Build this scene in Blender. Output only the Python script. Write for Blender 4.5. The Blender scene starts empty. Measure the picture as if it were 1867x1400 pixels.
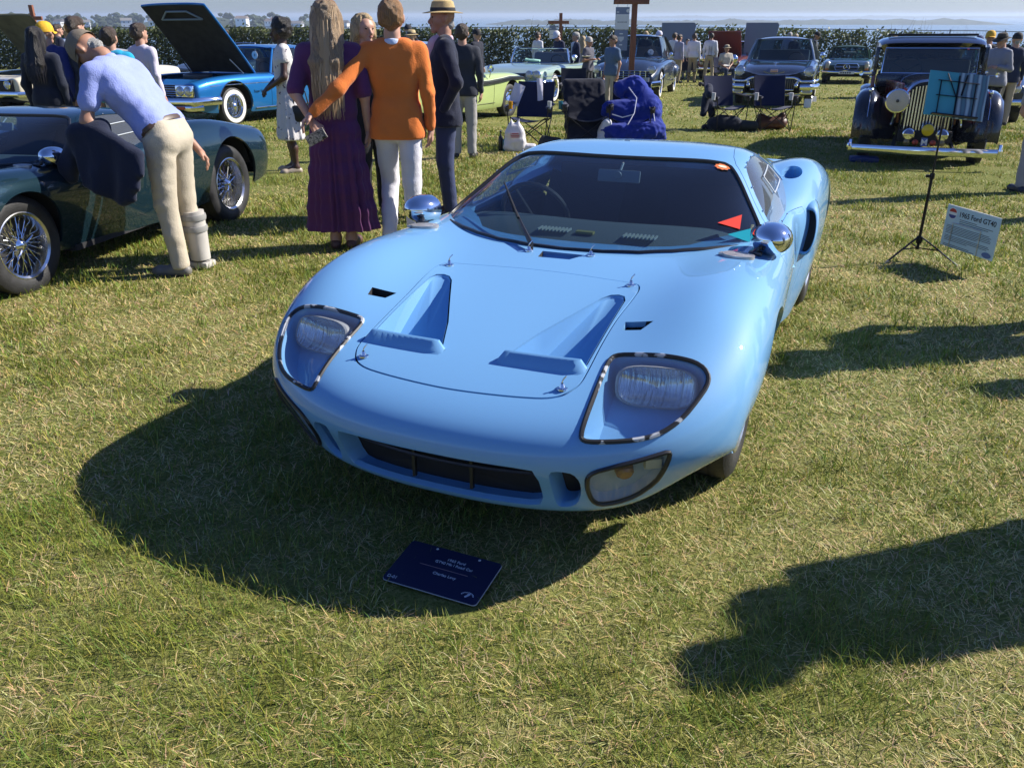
import bpy, bmesh, math, random
import numpy as np
from mathutils import Vector, Matrix, Euler, geometry, noise

sc = bpy.context.scene
COL = sc.collection
R = math.radians
SLOPE = 0.025                      # the lawn falls gently towards the sea
def gz(y): return -SLOPE * y

# ------------------------------------------------------------------ camera
cam_d = bpy.data.cameras.new('camera'); cam = bpy.data.objects.new('camera', cam_d); COL.objects.link(cam)
cam_d.sensor_width = 36; cam_d.lens = 36 * 1510 / 1867; cam_d.clip_end = 30000; cam_d.clip_start = 0.05
cam.location = (0, 0, 1.52); cam.rotation_euler = (R(90 - 24.02), 0, 0)
sc.camera = cam

# ------------------------------------------------------------------ sky, sun, exposure
SUN_AZ, SUN_EL = 15.0, 36.0        # azimuth: degrees from +x towards +y
w = bpy.data.worlds.new('World'); sc.world = w; w.use_nodes = True
nt = w.node_tree; nt.nodes.clear()
sky = nt.nodes.new('ShaderNodeTexSky'); sky.sky_type = 'NISHITA'; sky.sun_disc = False
sky.sun_elevation = R(SUN_EL); sky.sun_rotation = R(90 - SUN_AZ)
sky.air_density = 1.0; sky.dust_density = .35; sky.ozone_density = 1.6; sky.altitude = 10
bg = nt.nodes.new('ShaderNodeBackground'); bg.inputs[1].default_value = 0.058
wo = nt.nodes.new('ShaderNodeOutputWorld')
tintn = nt.nodes.new('ShaderNodeMix'); tintn.data_type = 'RGBA'; tintn.blend_type = 'MULTIPLY'; tintn.inputs[0].default_value = 1; tintn.inputs[7].default_value = (.68, .865, 1.44, 1)
nt.links.new(sky.outputs[0], tintn.inputs[6]); nt.links.new(tintn.outputs[2], bg.inputs[0]); nt.links.new(bg.outputs[0], wo.inputs[0])
sun_d = bpy.data.lights.new('sun', 'SUN'); sun_d.energy = 5.0; sun_d.angle = R(0.55); sun_d.color = (1, .94, .84)
sun = bpy.data.objects.new('sun', sun_d); COL.objects.link(sun)
_sd = Vector((math.cos(R(SUN_AZ)) * math.cos(R(SUN_EL)), math.sin(R(SUN_AZ)) * math.cos(R(SUN_EL)), math.sin(R(SUN_EL))))
sun.rotation_euler = _sd.to_track_quat('Z', 'Y').to_euler(); sun.location = (30, 15, 30)
sc.view_settings.view_transform = 'Standard'; sc.view_settings.look = 'None'
sc.view_settings.exposure = 0.72; sc.view_settings.gamma = 1; sc.view_settings.use_curve_mapping = False
sc.cycles.max_bounces = 8; sc.cycles.transparent_max_bounces = 12
sc.cycles.caustics_reflective = False; sc.cycles.caustics_refractive = False

# ------------------------------------------------------------------ materials
MATS = {}
def mat(name, col=(.5, .5, .5), rough=.5, metal=0., coat=0., spec=.5, var=0., vscale=8., bump=0., bscale=60., sheen=0., col2=None, stretch=None, coat_rough=.03, emit=0):
    if name in MATS: return MATS[name]
    m = bpy.data.materials.new(name); m.use_nodes = True; MATS[name] = m
    t = m.node_tree; b = t.nodes['Principled BSDF']
    b.inputs['Base Color'].default_value = (*col, 1); b.inputs['Roughness'].default_value = rough
    b.inputs['Metallic'].default_value = metal; b.inputs['Coat Weight'].default_value = coat
    b.inputs['Coat Roughness'].default_value = coat_rough; b.inputs['Specular IOR Level'].default_value = spec
    if sheen: b.inputs['Sheen Weight'].default_value = sheen
    if var or bump or col2:
        tc = t.nodes.new('ShaderNodeTexCoord'); mp = t.nodes.new('ShaderNodeMapping')
        if stretch: mp.inputs['Scale'].default_value = stretch
        t.links.new(tc.outputs['Object'], mp.inputs[0])
        if var or col2:
            n = t.nodes.new('ShaderNodeTexNoise'); n.inputs['Scale'].default_value = vscale; n.inputs['Detail'].default_value = 5
            t.links.new(mp.outputs[0], n.inputs['Vector'])
            mx = t.nodes.new('ShaderNodeMix'); mx.data_type = 'RGBA'
            c2 = col2 or tuple(c * (1 - var) for c in col); c1 = col if col2 else tuple(min(1, c * (1 + var)) for c in col)
            mx.inputs[6].default_value = (*c1, 1); mx.inputs[7].default_value = (*c2, 1)
            rp = t.nodes.new('ShaderNodeMapRange'); rp.inputs[1].default_value = .35; rp.inputs[2].default_value = .65
            t.links.new(n.outputs[0], rp.inputs[0]); t.links.new(rp.outputs[0], mx.inputs[0]); t.links.new(mx.outputs[2], b.inputs['Base Color'])
        if bump:
            n2 = t.nodes.new('ShaderNodeTexNoise'); n2.inputs['Scale'].default_value = bscale; n2.inputs['Detail'].default_value = 4
            t.links.new(mp.outputs[0], n2.inputs['Vector'])
            bp = t.nodes.new('ShaderNodeBump'); bp.inputs['Strength'].default_value = bump; bp.inputs['Distance'].default_value = .02
            t.links.new(n2.outputs[0], bp.inputs['Height']); t.links.new(bp.outputs[0], b.inputs['Normal'])
    return m
def glass(name, tint=(.6, .75, .8), rough=0.0, refl=1.0, ior=1.5, dust_haze=.02):
    if name in MATS: return MATS[name]
    m = bpy.data.materials.new(name); m.use_nodes = True; MATS[name] = m
    t = m.node_tree; t.nodes.clear()
    o = t.nodes.new('ShaderNodeOutputMaterial'); tr = t.nodes.new('ShaderNodeBsdfTransparent'); gl = t.nodes.new('ShaderNodeBsdfGlossy')
    fr = t.nodes.new('ShaderNodeFresnel'); mx = t.nodes.new('ShaderNodeMixShader'); 
    ge = t.nodes.new('ShaderNodeNewGeometry'); mr = t.nodes.new('ShaderNodeMapRange'); mr.inputs[3].default_value = ior; mr.inputs[4].default_value = 1 / ior   # a single sheet: same reflectance from both faces
    t.links.new(ge.outputs['Backfacing'], mr.inputs[0]); t.links.new(mr.outputs[0], fr.inputs[0])
    tr.inputs[0].default_value = (*tint, 1); gl.inputs['Roughness'].default_value = rough; gl.inputs[0].default_value = (refl, refl, refl, 1)
    t.links.new(fr.outputs[0], mx.inputs[0]); t.links.new(tr.outputs[0], mx.inputs[1]); t.links.new(gl.outputs[0], mx.inputs[2]); df = t.nodes.new('ShaderNodeBsdfDiffuse'); df.inputs[0].default_value = (.62, .68, .74, 1); m2 = t.nodes.new('ShaderNodeMixShader'); m2.inputs[0].default_value = dust_haze   # dust film, its pale diffuse also standing in for sky-reflection haze
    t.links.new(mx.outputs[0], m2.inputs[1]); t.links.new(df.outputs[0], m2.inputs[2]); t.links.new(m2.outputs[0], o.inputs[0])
    return m
def paint(name, col, rough=.35, metal=0., coat=1., flake=False):
    """car paint: a clear coat over slightly uneven colour"""
    if name in MATS: return MATS[name]
    m = mat(name, col, rough, metal, coat, coat_rough=.012, spec=.2)
    t = m.node_tree; b = t.nodes['Principled BSDF']
    tc = t.nodes.new('ShaderNodeTexCoord'); n = t.nodes.new('ShaderNodeTexNoise'); n.inputs['Scale'].default_value = 2.2; n.inputs['Detail'].default_value = 2
    bp = t.nodes.new('ShaderNodeBump'); bp.inputs['Strength'].default_value = .03; bp.inputs['Distance'].default_value = .02
    t.links.new(tc.outputs['Object'], n.inputs['Vector']); t.links.new(n.outputs[0], bp.inputs['Height']); t.links.new(bp.outputs[0], b.inputs['Coat Normal'])
    # dust: a faint speckle in the base colour
    n2 = t.nodes.new('ShaderNodeTexNoise'); n2.inputs['Scale'].default_value = 90; n2.inputs['Detail'].default_value = 6
    mx = t.nodes.new('ShaderNodeMix'); mx.data_type = 'RGBA'; mx.inputs[6].default_value = (*col, 1); mx.inputs[7].default_value = (*[c * .93 + .012 for c in col], 1)
    t.links.new(tc.outputs['Object'], n2.inputs['Vector']); t.links.new(n2.outputs[0], mx.inputs[0]); t.links.new(mx.outputs[2], b.inputs['Base Color'])
    return m
CHROME = mat('chrome', (.82, .83, .85), .06, 1.)
STEEL = mat('brushed_steel', (.62, .62, .63), .28, 1., var=.08, vscale=40)
RUBBER = mat('tyre_rubber', (.022, .022, .023), .62, var=.3, vscale=14, bump=.15, bscale=90)
BLACK = mat('matt_black', (.012, .012, .013), .7)
DARK = mat('dark_interior', (.02, .02, .022), .85)
BLACKP = mat('black_plastic', (.018, .018, .02), .35)
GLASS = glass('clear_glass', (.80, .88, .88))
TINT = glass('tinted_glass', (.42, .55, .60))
WHITE = mat('white_paint', (.8, .8, .79), .45)

# ------------------------------------------------------------------ object helpers
def link(o, parent=None):
    COL.objects.link(o)
    if parent is not None: o.parent = parent
    return o
def empty(name, loc=(0, 0, 0), rz=0., slope=False):
    o = bpy.data.objects.new(name, None); o.empty_display_size = .2; COL.objects.link(o)
    o.location = loc
    if slope:   # stand square on the sloping lawn
        n = Vector((0, SLOPE, 1)).normalized()
        o.rotation_mode = 'QUATERNION'
        o.rotation_quaternion = Vector((0, 0, 1)).rotation_difference(n) @ Euler((0, 0, rz)).to_quaternion()
    else: o.rotation_euler = (0, 0, rz)
    return o
def tag(o, label, cat, group=None):
    o['label'] = label; o['category'] = cat
    if group: o['group'] = group
    return o
def mk(name, v, f, m, parent=None, smooth=True, sharp=None, loc=None):
    me = bpy.data.meshes.new(name)
    me.from_pydata([tuple(map(float, p)) for p in v], [], [tuple(int(i) for i in q) for q in f])
    if smooth: me.polygons.foreach_set('use_smooth', [True] * len(me.polygons))
    if m is not None: me.materials.append(m)
    if smooth and sharp is not None: me.set_sharp_from_angle(angle=R(sharp))
    me.update()
    o = bpy.data.objects.new(name, me); link(o, parent)
    if loc is not None: o.location = loc
    return o
class MB:
    """collects vertices and faces of one part"""
    def __init__(s): s.v = []; s.f = []
    def add(s, v, f):
        k = len(s.v); s.v += [tuple(p) for p in v]; s.f += [tuple(i + k for i in q) for q in f]; return s
    def box(s, c, d, rot=None, bev=0.):
        x, y, z = [a / 2 for a in d]
        if bev <= 0:
            v = [Vector((sx * x, sy * y, sz * z)) for sz in (-1, 1) for sy in (-1, 1) for sx in (-1, 1)]
            f = [(0, 2, 3, 1), (4, 5, 7, 6), (0, 1, 5, 4), (2, 6, 7, 3), (0, 4, 6, 2), (1, 3, 7, 5)]
        else:
            b = min(bev, x * .99, y * .99, z * .99); bm = bmesh.new(); bmesh.ops.create_cube(bm, size=1)
            for q in bm.verts: q.co = Vector((q.co.x * 2 * x, q.co.y * 2 * y, q.co.z * 2 * z))
            bmesh.ops.bevel(bm, geom=bm.edges[:], offset=b, segments=2, profile=.6, affect='EDGES')
            bm.verts.index_update(); v = [q.co.copy() for q in bm.verts]; f = [[q.index for q in p.verts] for p in bm.faces]; bm.free()
        if rot is not None:
            E = rot if isinstance(rot, Matrix) else Euler(rot).to_matrix(); v = [E @ p for p in v]
        c = Vector(c); return s.add([p + c for p in v], f)
    def tube(s, pts, r, n=8, cap=True):
        pts = [Vector(p) for p in pts]; rs = r if hasattr(r, '__len__') else [r] * len(pts)
        v = []; f = []; up = None
        for i, p in enumerate(pts):
            d = (pts[min(i + 1, len(pts) - 1)] - pts[max(i - 1, 0)]).normalized()
            if up is None:
                up = Vector((0, 0, 1)) if abs(d.z) < .9 else Vector((1, 0, 0))
            a = d.cross(up).normalized(); up = a.cross(d).normalized()
            rr = rs[i]; ra, rb = rr if hasattr(rr, '__len__') else (rr, rr)
            for k in range(n):
                t = 2 * math.pi * k / n; v.append(p + a * ra * math.cos(t) + up * rb * math.sin(t))
        for i in range(len(pts) - 1):
            for k in range(n):
                f.append((i * n + k, i * n + (k + 1) % n, (i + 1) * n + (k + 1) % n, (i + 1) * n + k))
        if cap: f += [tuple(range(n))[::-1], tuple((len(pts) - 1) * n + k for k in range(n))]
        return s.add(v, f)
    def lathe(s, prof, n=24, axis='z', c=(0, 0, 0), cap=False):
        v = []; f = []; c = Vector(c)
        for r, h in prof:
            for k in range(n):
                t = 2 * math.pi * k / n; a, b = r * math.cos(t), r * math.sin(t)
                v.append(c + Vector({'z': (a, b, h), 'x': (h, a, b), 'y': (b, h, a)}[axis]))
        for i in range(len(prof) - 1):
            for k in range(n): f.append((i * n + k, i * n + (k + 1) % n, (i + 1) * n + (k + 1) % n, (i + 1) * n + k))
        if cap: f += [tuple(range(n))[::-1], tuple((len(prof) - 1) * n + k for k in range(n))]
        return s.add(v, f)
    def ball(s, c, r, n=12, m=8):
        rx, ry, rz = r if hasattr(r, '__len__') else (r, r, r); c = Vector(c)
        v = [c + Vector((0, 0, -rz))]; f = []
        for j in range(1, m):
            a = -math.pi / 2 + math.pi * j / m
            for k in range(n):
                t = 2 * math.pi * k / n; v.append(c + Vector((rx * math.cos(a) * math.cos(t), ry * math.cos(a) * math.sin(t), rz * math.sin(a))))
        v.append(c + Vector((0, 0, rz)))
        for k in range(n): f.append((0, 1 + (k + 1) % n, 1 + k))
        for j in range(m - 2):
            for k in range(n): f.append((1 + j * n + k, 1 + j * n + (k + 1) % n, 1 + (j + 1) * n + (k + 1) % n, 1 + (j + 1) * n + k))
        L = len(v) - 1
        for k in range(n): f.append((L, 1 + (m - 2) * n + k, 1 + (m - 2) * n + (k + 1) % n))
        return s.add(v, f)
    def prism(s, poly, h0, h1, axis='z'):
        """extrude a 2-D outline between two heights along an axis"""
        n = len(poly); P = {'z': lambda a, b, h: (a, b, h), 'y': lambda a, b, h: (a, h, b), 'x': lambda a, b, h: (h, a, b)}[axis]
        v = [P(a, b, h0) for a, b in poly] + [P(a, b, h1) for a, b in poly]
        f = [tuple(range(n))[::-1], tuple(range(n, 2 * n))] + [(i, (i + 1) % n, n + (i + 1) % n, n + i) for i in range(n)]
        return s.add(v, f)
    def grid(s, rows, close_u=False):
        n = len(rows[0]); f = []
        for i in range(len(rows) - 1):
            for k in range(n if close_u else n - 1): f.append((i * n + k, i * n + (k + 1) % n, (i + 1) * n + (k + 1) % n, (i + 1) * n + k))
        return s.add([p for r in rows for p in r], f)
    def xf(s, M):
        s.v = [tuple(M @ Vector(p)) for p in s.v]; return s
    def out(s, name, m, parent=None, smooth=True, sharp=35, loc=None):
        o = mk(name, s.v, s.f, m, parent, smooth, sharp if smooth else None, loc)
        bm = bmesh.new(); bm.from_mesh(o.data); bmesh.ops.recalc_face_normals(bm, faces=bm.faces); bm.to_mesh(o.data); bm.free()
        return o
def copy_tree(o, parent=None, skip=()):
    c = o.copy(); COL.objects.link(c); c.parent = parent
    for ch in o.children:
        if ch.name.split('.')[0] not in skip: copy_tree(ch, c, skip)
    return c
def text_mesh(name, body, size, m, parent, loc, rot, align='CENTER', extrude=.0006, bold=False):
    cu = bpy.data.curves.new(name, 'FONT'); cu.body = body; cu.size = size; cu.align_x = align; cu.extrude = extrude
    if bold: cu.offset = size * .012
    t = bpy.data.objects.new(name, cu); COL.objects.link(t)
    dg = bpy.context.evaluated_depsgraph_get(); me = bpy.data.meshes.new_from_object(t.evaluated_get(dg))
    bpy.data.objects.remove(t); bpy.data.curves.remove(cu)
    me.materials.clear(); me.materials.append(m)
    o = bpy.data.objects.new(name, me); link(o, parent); o.location = loc
    if isinstance(rot, Matrix): o.rotation_mode = 'QUATERNION'; o.rotation_quaternion = rot.to_quaternion()
    else: o.rotation_euler = rot
    return o
# ---- control nets of the low coupe (metres; x across, y towards the tail, z up; origin on the ground under the front axle)
def _row(y, xs, zs, dy=None):
    dy = dy or [0] * len(xs)
    return [(x, y + d, z) for x, d, z in zip(xs, dy, zs)]
GT_LOW = [
 [(0,-.84,.235),(.18,-.84,.235),(.35,-.815,.24),(.47,-.775,.25),(.57,-.715,.265),(.65,-.64,.33),(.71,-.55,.365),(.745,-.49,.375),(.755,-.455,.355),(.76,-.43,.35)],
 [(0,-.945,.258),(.18,-.94,.258),(.355,-.91,.262),(.48,-.868,.27),(.59,-.80,.285),(.68,-.71,.335),(.745,-.61,.36),(.785,-.53,.37),(.79,-.48,.365),(.785,-.44,.36)],
 [(0,-.96,.355),(.18,-.955,.355),(.36,-.932,.358),(.495,-.89,.365),(.615,-.825,.375),(.715,-.735,.40),(.785,-.64,.41),(.825,-.55,.405),(.825,-.49,.39),(.80,-.45,.37)],
 [(0,-1.035,.450),(.18,-1.03,.45),(.36,-1.005,.455),(.505,-.955,.46),(.64,-.88,.465),(.745,-.78,.468),(.81,-.67,.458),(.835,-.57,.44),(.815,-.50,.395),(.765,-.455,.345)],
 [(0,-1.01,.545),(.18,-1.005,.545),(.36,-.98,.55),(.52,-.925,.56),(.655,-.845,.575),(.765,-.74,.578),(.832,-.635,.55),(.846,-.55,.49),(.82,-.495,.41),(.765,-.455,.345)],
 [(0,-.86,.61),(.18,-.86,.61),(.37,-.85,.615),(.53,-.80,.635),(.67,-.71,.665),(.785,-.635,.66),(.852,-.57,.60),(.85,-.52,.51),(.82,-.48,.415),(.765,-.45,.345)],
 [(0,-.66,.665),(.18,-.66,.665),(.37,-.64,.675),(.52,-.61,.705),(.665,-.57,.738),(.79,-.53,.722),(.862,-.50,.645),(.855,-.475,.53),(.82,-.455,.42),(.765,-.44,.335)],
 _row(-.40,[0,.18,.37,.51,.655,.79,.868,.868,.83,.77],[.716,.716,.726,.758,.800,.785,.69,.54,.42,.32]),
 _row(-.19,[0,0.18,0.37,0.51,0.65,0.785,0.868,0.874,0.832,0.785],[0.752,0.752,0.758,0.785,0.832,0.822,0.725,0.58,0.44,0.29]),
 _row(.03,[0,0.18,0.37,0.51,0.65,0.785,0.868,0.872,0.825,0.775],[0.786,0.786,0.784,0.797,0.828,0.822,0.735,0.6,0.45,0.29]),
 _row(.25,[0,0.18,0.37,0.51,0.65,0.782,0.862,0.866,0.812,0.75],[0.806,0.806,0.8,0.802,0.814,0.805,0.73,0.6,0.43,0.25]),
 _row(.50,[0,0.18,0.37,0.51,0.65,0.78,0.852,0.856,0.805,0.745],[0.81,0.81,0.81,0.812,0.82,0.805,0.725,0.6,0.42,0.23]),
 _row(.85,[0,0.18,0.37,0.51,0.65,0.778,0.84,0.845,0.81,0.75],[0.8,0.8,0.8,0.81,0.815,0.8,0.715,0.58,0.4,0.22]),
 _row(1.15,[0,.18,.37,.51,.65,.772,.818,.822,.805,.765],[.80,.80,.80,.81,.82,.805,.72,.58,.40,.22]),
 _row(1.34,[0,.18,.37,.51,.65,.768,.800,.802,.80,.775],[.80,.80,.80,.815,.83,.815,.73,.60,.40,.22]),
 _row(1.50,[0,.18,.37,.51,.65,.795,.876,.888,.868,.81],[.80,.80,.81,.83,.855,.845,.75,.58,.38,.20]),
 _row(1.8,[0,.18,.37,.51,.65,.795,.875,.892,.875,.82],[.80,.80,.82,.86,.905,.90,.79,.59,.40,.24]),
 _row(2.1,[0,.18,.37,.51,.65,.795,.88,.902,.882,.83],[.80,.80,.83,.87,.925,.922,.81,.60,.42,.26]),
 _row(2.4,[0,.18,.37,.51,.65,.795,.88,.900,.88,.83],[.78,.78,.81,.85,.895,.892,.79,.60,.42,.26]),
 _row(2.7,[0,.18,.37,.51,.65,.785,.865,.885,.865,.82],[.765,.765,.78,.81,.835,.83,.74,.59,.42,.27]),
 _row(2.95,[0,.18,.37,.51,.65,.79,.865,.885,.87,.83],[.765,.765,.77,.775,.785,.775,.70,.56,.42,.30]),
 _row(3.12,[0,.18,.37,.51,.65,.77,.84,.86,.85,.81],[.79,.79,.79,.785,.775,.75,.67,.55,.43,.33]),
 _row(3.10,[0,.18,.37,.51,.65,.75,.80,.82,.81,.78],[.72,.72,.72,.72,.71,.70,.63,.53,.44,.35]),
 _row(3.04,[0,.18,.37,.51,.62,.70,.74,.76,.76,.74],[.5,.5,.5,.5,.5,.49,.47,.44,.40,.35]),
 _row(3.0,[0,.18,.37,.51,.60,.66,.70,.72,.73,.72],[.34,.34,.34,.34,.34,.34,.34,.34,.34,.34])]
GT_TOP = [
 [(0,.0,.70),(.2,.01,.70),(.4,.08,.70),(.57,.20,.70),(.70,.36,.70),(.79,.55,.70),(.85,.74,.66)],
 [(0,.10,.785),(.2,.11,.785),(.41,.17,.785),(.58,.28,.79),(.705,.43,.79),(.765,.60,.77),(.82,.76,.70)],
 [(0,.36,.885),(.2,.365,.885),(.40,.39,.883),(.56,.46,.875),(.672,.57,.86),(.735,.70,.82),(.80,.82,.72)],
 [(0,.66,.99),(.2,.665,.99),(.385,.68,.988),(.53,.72,.97),(.625,.79,.935),(.705,.88,.86),(.785,.95,.73)],
 [(0,.94,1.068),(.2,.94,1.068),(.37,.94,1.066),(.515,.95,1.058),(.60,.99,1.015),(.69,1.05,.89),(.782,1.1,.74)],
 [(0,1.2,1.088),(.2,1.2,1.088),(.37,1.2,1.083),(.51,1.2,1.07),(.60,1.2,1.01),(.69,1.22,.89),(.782,1.25,.75)],
 [(0,1.48,1.068),(.2,1.48,1.068),(.36,1.48,1.06),(.49,1.48,1.055),(.585,1.48,1.0),(.68,1.49,.89),(.775,1.5,.76)],
 [(0,1.78,1.03),(.2,1.78,1.03),(.34,1.78,1.02),(.46,1.78,.998),(.555,1.78,.965),(.65,1.78,.885),(.75,1.78,.78)],
 [(0,2.12,.975),(.2,2.12,.975),(.32,2.12,.965),(.43,2.12,.94),(.52,2.12,.905),(.61,2.12,.86),(.70,2.12,.79)],
 [(0,2.5,.90),(.2,2.5,.90),(.30,2.5,.89),(.40,2.5,.87),(.49,2.5,.845),(.58,2.5,.82),(.66,2.5,.78)],
 [(0,2.85,.84),(.2,2.85,.84),(.30,2.85,.835),(.40,2.85,.82),(.48,2.85,.80),(.56,2.85,.78),(.63,2.85,.75)],
 [(0,3.05,.80),(.2,3.05,.80),(.30,3.05,.79),(.40,3.05,.78),(.48,3.05,.76),(.56,3.05,.74),(.63,3.05,.71)]]
import numpy as np
class Surf:
    """clamped uniform cubic B-spline, mirrored across x = 0; u in [-(nc-1), nc-1], v in [0, nr-1]"""
    def __init__(s, net):
        half = np.array(net, float)
        mir = half[:, :0:-1].copy(); mir[:, :, 0] *= -1
        full = np.concatenate([mir, half], 1)
        full = np.concatenate([2 * full[:, :1] - full[:, 1:2], full, 2 * full[:, -1:] - full[:, -2:-1]], 1)
        full = np.concatenate([2 * full[:1] - full[1:2], full, 2 * full[-1:] - full[-2:-1]], 0)
        s.P = full; s.nr = half.shape[0]; s.nc = half.shape[1]
    def __call__(s, u, v):
        u = np.clip(np.asarray(u, float) + s.nc - 1, 0, 2 * (s.nc - 1) - 1e-9)
        v = np.clip(np.asarray(v, float), 0, s.nr - 1 - 1e-9)
        iu = np.floor(u).astype(int); iv = np.floor(v).astype(int)
        def bas(t): return [(1 - t) ** 3 / 6, (3 * t ** 3 - 6 * t * t + 4) / 6, (-3 * t ** 3 + 3 * t * t + 3 * t + 1) / 6, t ** 3 / 6]
        bu, bv = bas(u - iu), bas(v - iv)
        out = 0
        for a in range(4):
            for b in range(4):
                out = out + (bv[a] * bu[b])[..., None] * s.P[iv + a, iu + b]
        return out
    def normal(s, u, v, e=1e-3):
        du = s(np.asarray(u) + e, v) - s(np.asarray(u) - e, v)
        dv = s(u, np.asarray(v) + e) - s(u, np.asarray(v) - e)
        n = np.cross(dv, du)
        return -n / np.maximum(np.linalg.norm(n, axis=-1, keepdims=True), 1e-12)
    def samples(s, k=8):
        if not hasattr(s, '_smp'):
            uu = np.linspace(-(s.nc - 1), s.nc - 1, 2 * (s.nc - 1) * k + 1); vv = np.linspace(0, s.nr - 1, (s.nr - 1) * k + 1)
            U, V = np.meshgrid(uu, vv); s._smp = (U.ravel(), V.ravel(), s(U, V).reshape(-1, 3))
        return s._smp
    def locate(s, p, w=(1, 1, 1)):
        """(u, v) whose surface point is nearest to p under axis weights w"""
        U, V, Q = s.samples(); w = np.array(w, float)
        d = (((Q - np.array(p)) * w) ** 2).sum(1); i = int(d.argmin()); u, v = U[i], V[i]
        for _ in range(8):
            e = 1e-4; S0 = s(u, v); J = np.stack([(s(u + e, v) - S0) / e, (s(u, v + e) - S0) / e], 1) * w[:, None]
            r = (np.array(p) - S0) * w
            d = np.linalg.lstsq(J, r, rcond=None)[0]; n = np.linalg.norm(d)
            if n > .5: d *= .5 / n
            u, v = u + d[0], v + d[1]
            if n < 1e-6: break
        return float(u), float(v)
# ------------------------------------------------------------------ panels cut from a smooth surface
def inpoly(P, poly):
    x, y = P[:, 0], P[:, 1]; r = np.zeros(len(P), bool); q = np.array(poly); j = len(q) - 1
    for i in range(len(q)):
        xi, yi = q[i]; xj, yj = q[j]
        c = ((yi > y) != (yj > y)) & (x < (xj - xi) * (y - yi) / (yj - yi + 1e-15) + xi); r ^= c; j = i
    return r
def resample(loop, step, closed=True):
    L = [np.array(p, float) for p in loop]; out = []
    n = len(L)
    for i in range(n if closed else n - 1):
        a, b = L[i], L[(i + 1) % n]; k = max(1, int(np.ceil(np.linalg.norm(b - a) / step)))
        out += [a + (b - a) * t / k for t in range(k)]
    if not closed: out.append(L[-1])
    return out
def smooth_loop(loop, it=2):
    """Chaikin rounding of a closed outline"""
    L = [np.array(p, float) for p in loop]
    for _ in range(it):
        M = []
        for i in range(len(L)):
            a, b = L[i], L[(i + 1) % len(L)]; M += [a * .78 + b * .22, a * .22 + b * .78]
        L = M
    return L
class Skin:
    def __init__(s, surf, nu, nv, lines):
        """lines: list of (uv list, closed). Triangulates the domain with every line as an edge chain."""
        s.S = surf; U = surf.nc - 1; V = surf.nr - 1
        uu = np.linspace(-U, U, nu); vv = np.linspace(0, V, nv)
        g = np.array([(u, v) for v in vv for u in uu])
        allp = np.array([p for L, c in lines for p in L]) if lines else np.zeros((0, 2))
        if len(allp):
            hu, hv = uu[1] - uu[0], vv[1] - vv[0]; keep = np.ones(len(g), bool)
            for p in allp:
                d = ((g[:, 0] - p[0]) / hu) ** 2 + ((g[:, 1] - p[1]) / hv) ** 2
                keep &= ~((d < .16) & (abs(g[:, 0]) < U - 1e-6) & (g[:, 1] > 1e-6) & (g[:, 1] < V - 1e-6))
            g = g[keep]
        pts = [Vector(p) for p in g]; edges = []
        for L, c in lines:
            k = len(pts); pts += [Vector((np.clip(p[0], -U, U), np.clip(p[1], 0, V))) for p in L]
            edges += [(k + i, k + (i + 1) % len(L)) for i in range(len(L) if c else len(L) - 1)]
        r = geometry.delaunay_2d_cdt(pts, edges, [], 0, 1e-7)
        s.uv = np.array([(p.x, p.y) for p in r[0]]); s.tri = np.array([t for t in r[2] if len(t) == 3])
        s.P = surf(s.uv[:, 0], s.uv[:, 1]); s.N = surf.normal(s.uv[:, 0], s.uv[:, 1])
        s.cen = s.uv[s.tri].mean(1); s.cP = s.P[s.tri].mean(1)
    def part(s, name, mask, m, parent, off=0., flange=.012, shrink=0., flange_mat=None):
        t = s.tri[mask]
        if not len(t): return None
        # orient to the surface normal
        a, b, c = s.P[t[:, 0]], s.P[t[:, 1]], s.P[t[:, 2]]
        fl = (np.cross(b - a, c - a) * s.N[t[:, 0]]).sum(1) < 0
        t = t.copy(); t[fl] = t[fl][:, ::-1]
        ids, inv = np.unique(t, return_inverse=True); t = inv.reshape(-1, 3)
        V = s.P[ids] + s.N[ids] * off; N = s.N[ids].copy()
        cnt = {}
        for q in t:
            for i in range(3):
                e = (q[i], q[(i + 1) % 3]); cnt[e] = 1
        bd = [e for e in cnt if (e[1], e[0]) not in cnt]
        if shrink:
            mv = {}
            for i, j in bd:
                d = V[j] - V[i]; n_in = np.cross(N[i], d); n_in /= np.linalg.norm(n_in) + 1e-12
                for k in (i, j): mv[k] = mv.get(k, 0) + n_in
            for k, d in mv.items(): V[k] = V[k] + d / (np.linalg.norm(d) + 1e-9) * shrink
        faces = [tuple(q) for q in t]; verts = list(V); nor = list(N)
        if flange:
            mp = {}
            for e in bd:
                for k in e:
                    if k not in mp:
                        mp[k] = len(verts); verts += [V[k], V[k] - N[k] * flange]; nor += [np.zeros(3), np.zeros(3)]
            for i, j in bd: faces.append((mp[j], mp[i], mp[i] + 1, mp[j] + 1))
        o = mk(name, verts, faces, m, parent)
        o.data.normals_split_custom_set_from_vertices([tuple(n) for n in nor])
        return o
def uvline(S, pts, w=(1, 1, 1), step=.03, closed=True):
    return [S.locate(p, w) for p in resample(pts, step, closed)]
def on(S, uv, d=0.):
    a = np.array(uv); P = S(a[:, 0], a[:, 1]); return P + S.normal(a[:, 0], a[:, 1]) * d
def mirx(L): return [(-p[0],) + tuple(p[1:]) for p in L][::-1]

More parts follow.
